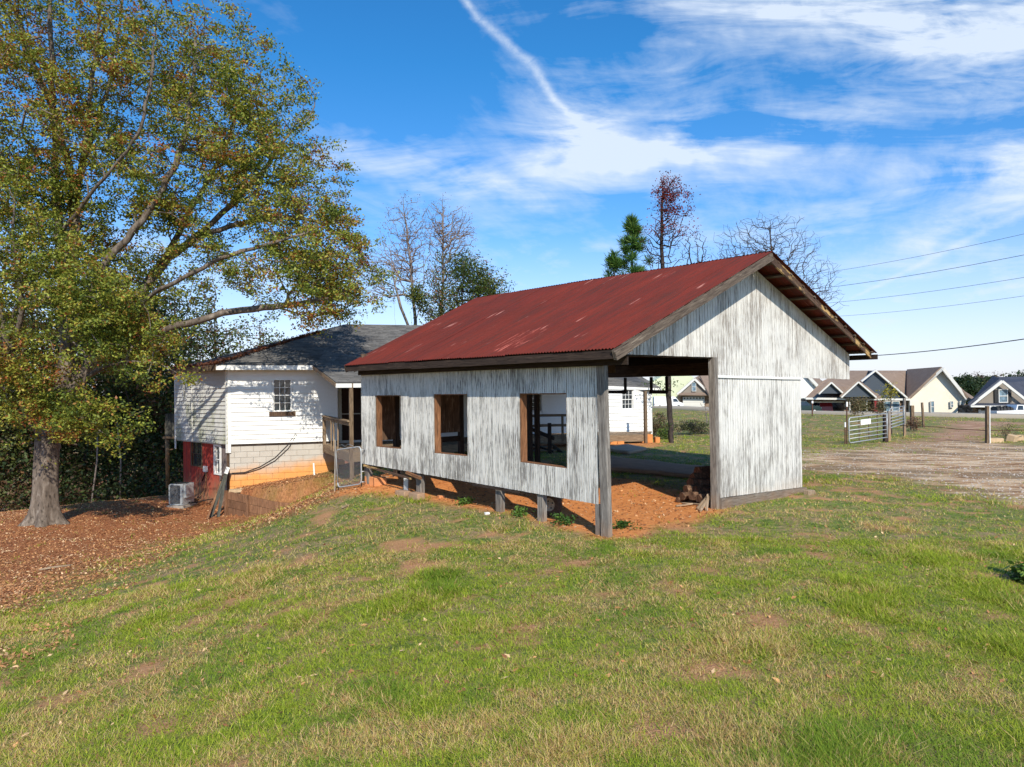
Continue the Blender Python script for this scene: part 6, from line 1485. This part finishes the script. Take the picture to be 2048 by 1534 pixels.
# pair of tall bare trees and a leafy one behind the farmhouse
simple_tree('bare_tree', 'tall nearly bare pale-trunked tree beside the big oak, left of a bare pair', base_at(842, 40), ht(815, 400, 40), [el(815, 470, 40, 62, 1.6, 85), el(800, 540, 40, 75, 1.8, 60), el(760, 560, 40, 50, 1.4, 60)], 800, (6, .14, .07, BARE, {}), M['bark_pale'], 21, .17, .4, 'bare trees behind the farmhouse', .009, (-.9, 0), forks=4, kpath=.7, lump=0, shell=.6)
simple_tree('bare_tree', 'slim bare tree rising behind the leafy green one, right of the bare pair', base_at(890, 41), ht(885, 395, 41), [el(880, 460, 41, 36, 1.2, 75), el(915, 470, 41, 40, 1.2, 60), el(890, 540, 41, 45, 1.2, 50)], 750, (5, .14, .07, BARE, {}), M['bark_pale'], 22, .13, .4, 'bare trees behind the farmhouse', .009, forks=3, kpath=.7, lump=0, shell=.6)
simple_tree('leafy_tree', 'half-leafed green and rust tree just above the far end of the red roof', base_at(935, 39), ht(930, 480, 39), [el(905, 580, 39, 55, 1.6, 85), el(950, 560, 39, 55, 1.6, 60), el(985, 580, 39, 38, 1.2, 45), el(880, 640, 39, 40, 1.2, 30)], 480, (26, .22, .12, [(.45, (.075, .115, .022)), (.35, (.14, .165, .03)), (.12, (.22, .16, .05)), (.08, (.25, .09, .05))], {}), M['bark_dark'], 23, .12, .4, None, .010, forks=4)
simple_tree('small_tree', 'low green tree wrapped around the pale trunk beside the roof', base_at(862, 38.5), ht(850, 585, 38.5), [el(850, 640, 38.5, 24, .8, 40), el(835, 600, 38.5, 18, .6, 30)], 90, (22, .2, .12, [(.6, (.09, .13, .022)), (.4, (.20, .20, .04))], {}), M['bark_dark'], 24, .06, .4, None, .009)
# red-topped pear seen over the roof; its trunk stands in the opening
r_, tp = simple_tree('red_leaved_tree', 'slender tree with red top leaves over the shed roof and its trunk in the opening', base_at(1342, 30.4), ht(1340, 352, 30.4), [el(1345, 430, 30.4, 42, .9, 75), el(1330, 480, 30.4, 48, 1.0, 60), el(1385, 500, 30.4, 32, .8, 50), el(1300, 500, 30.4, 26, .8, 50), el(1335, 385, 30.4, 24, .5, 40)], 520, None, M['bark_dark'], 31, .17, .35, None, .0065, (-.25, 0), kpath=.45, forks=5)
hi = tp[tp[:, 2] > P(1340, 470, 30.4).z]; hi2 = tp[tp[:, 2] > P(1340, 430, 30.4).z]
REDS = [(.5, (.19, .025, .022)), (.3, (.28, .05, .03)), (.2, (.10, .02, .02))]
leaf_mesh('crown', np.concatenate([hi, hi2, hi2, hi2+np.array([.05, 0, .1])]), 5, .13, .085, REDS, r_, seed=32); leaf_mesh('sparse_leaves', tp[::2], 2, .15, .07, [(.5, (.16, .03, .03)), (.5, (.12, .05, .03))], r_, seed=33)
spr = np.array([tuple(P(x, y, 30)) for x, y in [(1312, 765), (1322, 770), (1330, 782), (1300, 768), (1318, 778), (1334, 850), (1330, 858), (1352, 765)]]); leaf_mesh('low_sprig', spr, 26, .14, .10, [(.6, (.04, .07, .02)), (.4, (.09, .12, .03))], r_, seed=34)
PINE = [(.4, (.035, .095, .02)), (.4, (.08, .17, .03)), (.2, (.16, .24, .045))]
def pine(label, px, Y, top, wpx, bot, seed, n=120, group=None, name='pine_tree', nl=60, size=.42, sig=.17, pal=PINE, k=4, asp=.07):
    b = base_at(px, Y); H_ = ht(px, top, Y); r = empty(name, b, label, 'tree', group); rg = np.random.default_rng(seed); cl = []
    z0 = P(px, bot, Y).z; z1 = P(px, top, Y).z; wm = wpx*Y/F
    for i in range(n):
        t = rg.uniform(0, 1)**.8; a = rg.uniform(0, 6.28); whorl = round(t*9)/9*.7+t*.3; rr = wm*(1-whorl)**.7*rg.uniform(.45, 1.0); cl.append((b[0]+math.cos(a)*rr, b[1]+math.sin(a)*rr, z0+(z1-z0)*t+rr*.25))
    cl.append((b[0], b[1], z1)); limbs = [[np.array(b)-np.array((0, 0, .3)), np.array((b[0], b[1], (b[2]+z1)/2)), np.array((b[0], b[1], z1))]]
    pos, par, rad, tips, cnt = grow(limbs, cl, .4, .2, .012, .45, seed); rad = np.minimum(rad, .02+.17*(1-(pos[:, 2]-b[2])/max(H_, 1)).clip(0, 1))
    branch_mesh('trunk', pos, par, rad, cnt, M['bark_dark'], k, r); leaf_mesh('crown', pos[tips], nl, sig, size, pal, r, M['needle'], aspect=asp, seed=seed, elong=.55, flat_=.9); return r
pine('dark green young pine rising above the shed ridge beside the red-topped tree', 1268, 37, 440, 50, 600, 41, 46, nl=120, size=.36, sig=.12, asp=.09)
pine('small pine tip showing left of the taller pine above the ridge', 1232, 36.6, 508, 28, 595, 42, 20, nl=110, size=.36, sig=.12, asp=.09)
# broad bare tree behind the gable peak
simple_tree('bare_tree', 'broad leafless spreading tree behind the peak of the shed roof', base_at(1545, 36), ht(1540, 440, 36), [el(1530, 500, 36, 115, 2.6, 78), el(1600, 560, 36, 85, 2.2, 75), el(1640, 600, 36, 55, 1.6, 45), el(1470, 520, 36, 50, 1.6, 60)], 2600, None, M['bark_dark'], 51, .15, .35, None, .0050, forks=9, kpath=.3, lump=.0, shell=.6, expo=.38)
# small yellow sapling by the gates, bushes
simple_tree('sapling', 'thin sapling with a few yellow leaves behind the farm gates', base_at(1783, 44), ht(1783, 765, 44), [el(1780, 785, 44, 16, .4, 18)], 26, (14, .16, .13, [(.6, (.38, .33, .05)), (.4, (.20, .22, .04))], {}), M['bark_dark'], 52, .05, .3, None, .008)
simple_tree('sapling', 'bare little sapling on the far lawn seen through the shed opening', base_at(1412, 55), ht(1412, 800, 55), [el(1408, 815, 55, 14, .5, 16)], 26, None, M['bark_pale'], 53, .05, .3, None, .01)
def shrub(label, px, Y, rx, h, pal, seed, n=60, nl=16, size=.08, name='shrub', group=None, sig=.12, cat='bush', ry=None):
    b = base_at(px, Y); r = empty(name, b, label, cat, group); w = rx*Y/F
    cl = fill([((b[0], b[1], b[2]+h*.5), (w, ry or w*.8, h*.5))], n, seed, .5, .15); cl[:, 2] = np.maximum(cl[:, 2], b[2]+.05)
    pos, par, rad, tips, cnt = grow([[np.array(b)-np.array((0, 0, .05)), np.array(b)+np.array((0, 0, h*.25))]], cl, .15, .1, .004, .4, seed)
    branch_mesh('stems', pos, par, np.minimum(rad, .025), cnt, M['bark_dark'], 3, r); leaf_mesh('foliage', pos[tips], nl, sig, size, pal, r, seed=seed); return r
BRUSH = [(.4, (.13, .10, .05)), (.3, (.20, .12, .08)), (.3, (.08, .10, .03))]
shrub('brown bramble thicket beside the right corner of the farmhouse', 1316, 40, 26, 1.5, BRUSH, 61, 160, 16, .09, 'bramble')
shrub('dark low brush heap on the far lawn seen through the shed', 1385, 46, 42, .9, [(.5, (.07, .06, .04)), (.5, (.12, .13, .04))], 62, 150, 16, .1, 'brush_heap')
shrub('green weedy clump in front of the dark brush heap', 1330, 37, 16, .7, [(.6, (.09, .15, .03)), (.4, (.15, .2, .04))], 63, 60, 18, .09, 'weed_clump')
for i, (px, Y, w, h, lab) in enumerate([(1708, 74, 12, 2.0, 'reddish bare shrub left of the porch across the road'), (1725, 76, 18, 2.2, 'olive leafy shrub in front of the porch across the road'), (1760, 74, 12, 1.7, 'brown shrub right of the maroon porch column')]):
    shrub(lab, px, Y, w, h, [(.5, (.20, .14, .08)), (.5, (.12, .11, .05))] if i != 1 else [(.5, (.16, .15, .06)), (.5, (.25, .20, .09))], 64+i, 60, 14, .16, 'far_shrub', sig=.2)
shrub('tangle of dry vines around the weathered fence post', 1826, 47, 16, 1.0, [(.5, (.20, .09, .05)), (.5, (.12, .08, .05))], 68, 60, 12, .1, 'dry_bush')
shrub('wiry dry weed on the verge behind the concrete lumps', 2010, 37.5, 24, 1.0, [(.5, (.16, .12, .06)), (.5, (.12, .13, .04))], 69, 70, 6, .06, 'dry_weed')
for i, (px, py, s, h, lab) in enumerate([(930, 1010, 16, .12, 'small leafy weed at the foot of the shed wall left of the white stone'), (1040, 1035, 26, .14, 'low green weed between the two middle shed legs'), (1124, 1050, 22, .17, 'dark green broad-leaved weed in front of the tyre'), (1245, 1058, 20, .10, 'low weed right of the corner post')]):
    g = ground_at(px, py); r = empty('weed', g, lab, 'weed', 'weeds at the foot of the shed'); rr = np.random.default_rng(i)
    c = np.array(g)+np.c_[rr.normal(0, s*g.y/F*.5, (26, 2)), rr.uniform(.02, h, 26)]; leaf_mesh('foliage', c, 9, .035, .055, [(.5, (.05, .12, .02)), (.5, (.11, .2, .03))], r, seed=i)
shrub('clump of rank green grass and weeds around the broken post at the right edge', 2078, 8.5, 46, .24, [(.5, (.07, .14, .02)), (.5, (.16, .24, .04))], 70, 110, 14, .09, 'weed_clump', sig=.07)
# wood behind the oak: dense trees that can be told apart, then undergrowth
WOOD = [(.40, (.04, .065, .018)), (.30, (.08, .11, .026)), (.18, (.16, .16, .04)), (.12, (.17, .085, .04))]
wood = [(110, 41, 560, 120, 'dark tree far behind the fork of the oak'), (215, 44, 520, 110, 'dark tree in the second row behind the oak limbs'), (290, 46, 500, 100, 'tall dark tree rising behind the farmhouse left corner'), (-120, 30, 430, 190, 'leftmost dark tree of the wood, cut by the frame'), (-20, 33, 560, 130, 'dark tree of the wood directly left of the oak trunk'), (70, 37, 500, 130, 'dark tree standing exactly behind the oak trunk'), (175, 34, 540, 120, 'dark leafy tree just right of the oak trunk'),
        (250, 38, 450, 120, 'taller dark tree between the oak trunk and the farmhouse'), (300, 33.5, 560, 90, 'dense dark tree nearest the left wall of the farmhouse'), (350, 45, 520, 100, 'tree showing over the left end of the farmhouse roof'), (430, 48, 570, 90, 'tree showing over the middle slope of the farmhouse roof'), (520, 52, 620, 90, 'tree showing furthest right over the farmhouse roof'), (-200, 36, 380, 170, 'dark tree outside the left frame edge')]
for i, (px, Y, top, w, lab) in enumerate(wood):
    zt = P(px, top, Y); b = base_at(px, Y); h = zt.z-b[2]; w_ = w*Y/F; far = Y > 44
    ell = [((b[0], b[1], b[2]+h*.62), (w_, w_*.7, h*.38)), ((b[0]+.3*w_, b[1]-.3, b[2]+h*.3), (w_*.85, w_*.6, h*.28))]
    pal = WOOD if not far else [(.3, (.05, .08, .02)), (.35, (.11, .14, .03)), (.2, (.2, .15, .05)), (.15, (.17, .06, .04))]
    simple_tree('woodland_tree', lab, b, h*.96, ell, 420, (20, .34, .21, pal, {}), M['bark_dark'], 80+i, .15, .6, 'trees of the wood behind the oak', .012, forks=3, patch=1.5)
def undergrowth():
    r = np.random.default_rng(5); pts = []
    while len(pts) < 2600:
        x, y = r.uniform(-34, -10.5), r.uniform(27.5, 40)
        if y > 26.9+(x+34)*.10 and not (x > -12.5 and y < 31):
            pts.append((x, y, hz(x, y)+r.uniform(0, 1)**1.3*(3.3 if y > 30 else 1.2)))
    c = np.array(pts)
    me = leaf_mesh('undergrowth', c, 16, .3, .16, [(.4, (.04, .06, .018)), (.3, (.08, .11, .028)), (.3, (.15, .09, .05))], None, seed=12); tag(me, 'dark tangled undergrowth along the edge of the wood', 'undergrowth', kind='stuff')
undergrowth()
# leaning stick and saplings in the wood
for i, (px, Y, t0, t1) in enumerate([(182, 29, 960, 830), (240, 30, 985, 840)]):
    p, q = P(px, t0, Y), P(px+[14, -6, 22, -12][i], t1, Y); p.z = hz(p.x, p.y)-.1; m = MB(); m.tube([p, p.lerp(q, .5)+V((.1, 0, 0)), q], [.045, .035, .02], 5); o = m.build('young_sapling', M['bark_pale'], None); tag(o, ['short slanting pale stem right beside the oak trunk', 'upright pale stem midway between oak and house', 'longest slanting stem in the dark wood', 'pale stem closest to the house in the wood'][i], 'sapling', 'bare stems at the wood edge')
# deck post behind the left wall
p = P(336, 975, 29); pr = empty('rear_porch', (p.x, p.y, hz(p.x, p.y)), 'weathered rear porch side panel on a tall round post left of the farmhouse', 'porch')
m = MB(); m.tube([(p.x, p.y, hz(p.x, p.y)-.1), (P(334, 845, 29).x, 29, P(334, 845, 29).z)], .085, 8); m.build('post', M['deck_wood'], pr)
a, b_ = P(333, 875, 29), P(352, 828, 28.4); m = MB()
for k in range(5): t0, t1 = k/5, (k+.9)/5; xa, xb = a.x+(b_.x-a.x)*t0, a.x+(b_.x-a.x)*t1; s = MB(); s.box(xa, xb, 28.9, 28.94, a.z, b_.z); s.build('board', M['grey_plank'], pr)
beam('beam', (a.x-.1, 28.9, a.z), (b_.x+.2, 28.9, a.z), .1, .1, M['deck_dark'], pr)
# leaves blown on the farmhouse roof
def roof_litter():
    r = np.random.default_rng(2); A0, A2, R0 = P(432, 731, 23.15), P(336, 741, 27.2), P(691, 649, 29.15); c = []
    for _ in range(900):
        t = r.uniform(0, 1); s = abs(r.normal(0, .10)); p = A0.lerp(R0, t*.75)+(A2-A0)*s*(1-t)*1.0+V((0, 0, .05)); c.append(tuple(p))
    for _ in range(350): t = r.uniform(0, 1); c.append(tuple(A2.lerp(A0, t)+(R0-A0)*abs(r.normal(0, .03))+V((0, 0, .05))))
    o = leaf_mesh('roof_leaves', np.array(c), 3, .07, .10, [(.5, (.30, .10, .04)), (.5, (.20, .08, .04))], house, M['litter'], up=2.5, seed=4); o['kind'] = 'stuff'
roof_litter()
# treeline beyond the far houses
tl = [(1898, 250, 757, 22), (1915, 230, 752, 20), (1930, 215, 748, 20), (1948, 235, 753, 22), (1966, 210, 748, 24), (1985, 240, 752, 22), (2005, 260, 752, 24), (2028, 225, 746, 24), (2052, 250, 744, 28), (2085, 240, 745, 28), (1905, 190, 770, 16), (1940, 185, 765, 18), (1966, 188, 772, 18)]
TLAB = ['leftmost pine beside the cream gable', 'second pine right of the cream gable', 'pine with the highest tip left of the dark roof', 'pine behind the gap between the two houses, left half', 'tall round-headed pine in the middle of the gap', 'pine next to the dark roof hip', 'pine peeping over the dark roof ridge', 'pine above the window of the dark-roofed house', 'pine at the right frame edge', 'pine beyond the right frame edge', 'short pine low beside the cream gable', 'short pine low in the middle of the gap', 'short pine low beside the dark roof']
for i, (px, Y, top, w) in enumerate(tl):
    b = base_at(px, Y); zt = P(px, top, Y).z; h = zt-b[2]; r = empty('far_pine', b, TLAB[i], 'tree', 'distant pines beyond the houses'); wm = w*Y/F
    cl = fill([((b[0], b[1], b[2]+h*.68), (wm, wm*.6, h*.32)), ((b[0], b[1], b[2]+h*.35), (wm*1.1, wm*.6, h*.3))], 110, 200+i, .5, .25, freq=.15)
    m = MB(); m.tube([b, (b[0], b[1], b[2]+h*.95)], [.25, .08], 5); m.build('trunk', M['bark_dark'], r)
    leaf_mesh('crown', cl, 22, .75, .75, [(.5, (.03, .055, .02)), (.35, (.06, .085, .03)), (.15, (.10, .11, .04))], r, aspect=.5, seed=i, patch=8)
for i, (px, Y, top) in enumerate([(1955, 270, 742), (1990, 275, 742), (2040, 270, 740)]):
    b = base_at(px, Y); h = P(px, top, Y).z-b[2]; simple_tree('far_bare_tree', ['reddish bare treetop left of the dark roof', 'reddish bare treetop over the dark roof hip', 'pinkish bare treetop nearest the right frame edge'][i], b, h, [((b[0], b[1], b[2]+h*.72), (4.2, 3, h*.28))], 90, (5, .5, .35, [(1, (.22, .13, .12))], {}), M['bark_pale'], 300+i, .2, 1.2, 'distant bare trees', .03)
def far_wood():
    r = np.random.default_rng(15); c = []
    for _ in range(3600):
        a = r.uniform(-1.35, 1.3); d = r.uniform(270, 340); x, y = math.sin(a)*d, math.cos(a)*d
        if -0.42 < math.atan2(x, y) < 0.40: d2 = 1
        else: d2 = 1
        c.append((x, y, -9+r.uniform(0, 1)**.8*(9.5 if x < 140 else 11)))
    o = leaf_mesh('far_treeline', np.array(c), 14, 1.7, 1.7, [(.5, (.045, .07, .03)), (.3, (.09, .10, .05)), (.2, (.15, .10, .075))], None, seed=16, patch=20); tag(o, 'low distant wooded skyline all around the fields', 'treeline', kind='stuff')
far_wood()
# ------------------------------------------------------------------ grass, litter
def visible_xy(n, y0, y1, seed, pw=1.0, margin=1.28):
    r = np.random.default_rng(seed); u = r.uniform(0, 1, n)
    y = np.exp(np.log(y0)+(np.log(y1)-np.log(y0))*u) if pw == 1 else (y0**(1-pw)+(y1**(1-pw)-y0**(1-pw))*u)**(1/(1-pw))
    x = r.uniform(-.74*margin, .74*margin, n)*y; return x, y, r
def grass(n_tuft, per, y0, y1, seed, name, label, pw=1.0, hmul=1.0):
    x, y, r = visible_xy(n_tuft, y0, y1, seed, pw)
    x = x+r.normal(0, .3, n_tuft)
    leaf, clay, grav, track = masks(x, y)
    big = vnoise(x, y, .45, 21, 3); mid = vnoise(x, y, 3.0, 22, 3); bare = vnoise(x, y, 2.1, 23, 3)
    keep = (r.uniform(0, 1, n_tuft) > leaf*.93) & (r.uniform(0, 1, n_tuft) > np.clip(clay*1.15, 0, .985)) & (r.uniform(0, 1, n_tuft) > grav*.985) & (r.uniform(0, 1, n_tuft) > track*.88) & (r.uniform(0, 1, n_tuft) > np.clip((bare-.625)*8, 0, .8))
    u = (x-1.427)*DG.x+(y-11.2)*DG.y; w = (x-1.427)*DL.x+(y-11.2)*DL.y      # nothing grows under the shed roof's rear part
    keep &= ~((w > .4) & (w < 7.2) & (u > .3) & (u < 3.2)); keep &= ~((x < -5.2) & (y > 25.0) & (x > -12)) & ~(sdist(np.array(BANK), x, y) < .0)
    house_poly = np.array([(-9.6, 23.8), (-6, 24.9), (-5.8, 25.8), (6.2, 31), (5, 40), (-13, 37), (-12.7, 26.7)]); keep &= sdist(house_poly, x, y) > 0
    x, y = x[keep], y[keep]; big, mid = big[keep], mid[keep]; z = H(x, y); n = len(x)
    tall = np.clip((vnoise(x, y, 1.1, 31, 2)-.58)*5, 0, 1)
    h = (.018+.028*r.uniform(0, 1, n)+.06*tall*r.uniform(.3, 1, n))*hmul
    cx = np.repeat(x, per); cy = np.repeat(y, per); cz = np.repeat(z, per); hh = np.repeat(h, per)*r.uniform(.5, 1.3, n*per); m = n*per
    dist = cy; sp = np.repeat(.035+.02*r.uniform(0, 1, n), per)*(1+dist*.03)
    bx = cx+r.normal(0, 1, m)*sp; by = cy+r.normal(0, 1, m)*sp; a = r.uniform(0, 2*np.pi, m); lean = r.uniform(.5, 2.6, m)*hh
    wd = (.0012+.00040*dist)*r.uniform(.7, 1.4, m); tx = bx+np.cos(a)*lean; ty = by+np.sin(a)*lean
    px_, py_ = -np.sin(a)*wd, np.cos(a)*wd
    zb = cz-.012
    v = np.stack([np.c_[bx-px_, by-py_, zb], np.c_[bx+px_, by+py_, zb], np.c_[tx, ty, zb+hh]], 1).reshape(-1, 3); f = np.arange(m*3).reshape(-1, 3)
    key = np.repeat(mid*.6+big*.4+r.normal(0, .03, n), per); dead = np.clip((key-.50)*7+.22, .06, .8); rnd = r.uniform(0, 1, m)
    g1 = np.array([.20, .29, .020]); g2 = np.array([.44, .50, .045]); g3 = np.array([.11, .23, .022]); s1 = np.array([.74, .54, .25]); s2 = np.array([.48, .27, .12]); s3 = np.array([.56, .50, .11])
    t = r.uniform(0, 1, (m, 1)); green = g1*(1-t)+g2*t; gk = np.repeat(vnoise(x, y, .9, 41, 2), per)[:, None]; green = np.where(gk < .40, green*.5+g3*.5, green)
    t2 = r.uniform(0, 1, (m, 1)); straw = np.where(t2 < .4, s1, np.where(t2 < .7, s2, s3)); c = np.where((rnd < dead)[:, None], straw, green)*r.uniform(.75, 1.25, (m, 1))
    me = np_mesh(name, v, f, M['blade'], cols=np.repeat(c, 3, 0)); o = obj_from(me, name); tag(o, label, 'grass', kind='stuff'); return n
grass(82000, 11, 3.4, 11, 1, 'lawn_grass', 'short patchy green and straw coloured lawn in the foreground', .7)
grass(50000, 7, 10.5, 42, 2, 'field_grass', 'patchy green and straw lawn around and beyond the shed', .8, 1.25)
grass(14000, 5, 40, 100, 3, 'far_grass', 'rough grass of the far lawn up to the road', .8, 2.0)
def litter(n, y0, y1, seed):
    x, y, r = visible_xy(n, y0, y1, seed, .9, 1.2); leaf, clay, grav, track = masks(x, y); bank = sdist(np.array(BANK), x, y) < .25
    k = (r.uniform(0, 1, n) < leaf*1.0) | (bank & (r.uniform(0, 1, n) < .75)) | (r.uniform(0, 1, n) < .008) | ((clay > .3) & (r.uniform(0, 1, n) < .12)); x, y = x[k], y[k]
    z = H(x, y)+.012; c = np.c_[x, y, z]
    o = leaf_mesh('fallen_leaves', c, 1, .004, .062, [(.25, (.56, .29, .13)), (.35, (.42, .195, .08)), (.25, (.25, .105, .05)), (.15, (.66, .44, .25))], None, M['litter'], aspect=.5, up=1.6, seed=seed, flat_=.3, patch=.3); tag(o, 'carpet of fallen orange-brown oak leaves on the slope', 'fallen leaves', kind='stuff')
litter(330000, 5.5, 38, 9)
def chips():
    """stones and clods on the gravel drive and the clay floor"""
    x, y, r = visible_xy(60000, 10, 45, 19, .9, 1.3); leaf, clay, grav, track = masks(x, y); k = (r.uniform(0, 1, len(x)) < grav*.55) | (r.uniform(0, 1, len(x)) < clay*.12) | (r.uniform(0, 1, len(x)) < track*.3); x, y = x[k], y[k]; gv = grav[k]; n = len(x); z = H(x, y)
    s = r.uniform(.012, .04, n)*(1+.5*(r.uniform(0, 1, n) > .93)); o4 = np.array([[1, 0, 0], [-.5, .87, 0], [-.5, -.87, 0], [0, 0, .7]]); a = r.uniform(0, 6.28, n); ca, sa = np.cos(a), np.sin(a)
    q = o4[None]*r.uniform(.6, 1.3, (n, 4, 3)); v = np.stack([q[..., 0]*ca[:, None]-q[..., 1]*sa[:, None], q[..., 0]*sa[:, None]+q[..., 1]*ca[:, None], q[..., 2]], -1)*s[:, None, None]+np.c_[x, y, z][:, None]
    f = (np.arange(n)[:, None, None]*4+np.array([[0, 1, 3], [1, 2, 3], [2, 0, 3]])[None]).reshape(-1, 3)
    c = np.where((gv > .3)[:, None], np.array([.62, .54, .47]), np.array([.42, .17, .07]))*r.uniform(.5, 1.2, (n, 1)); me = np_mesh('loose_stones', v.reshape(-1, 3), f, M['litter'], cols=np.repeat(c, 4, 0)); o = obj_from(me, 'loose_stones'); tag(o, 'pale loose gravel and clay crumbs on the drive and shed floor', 'gravel', kind='stuff')
chips()
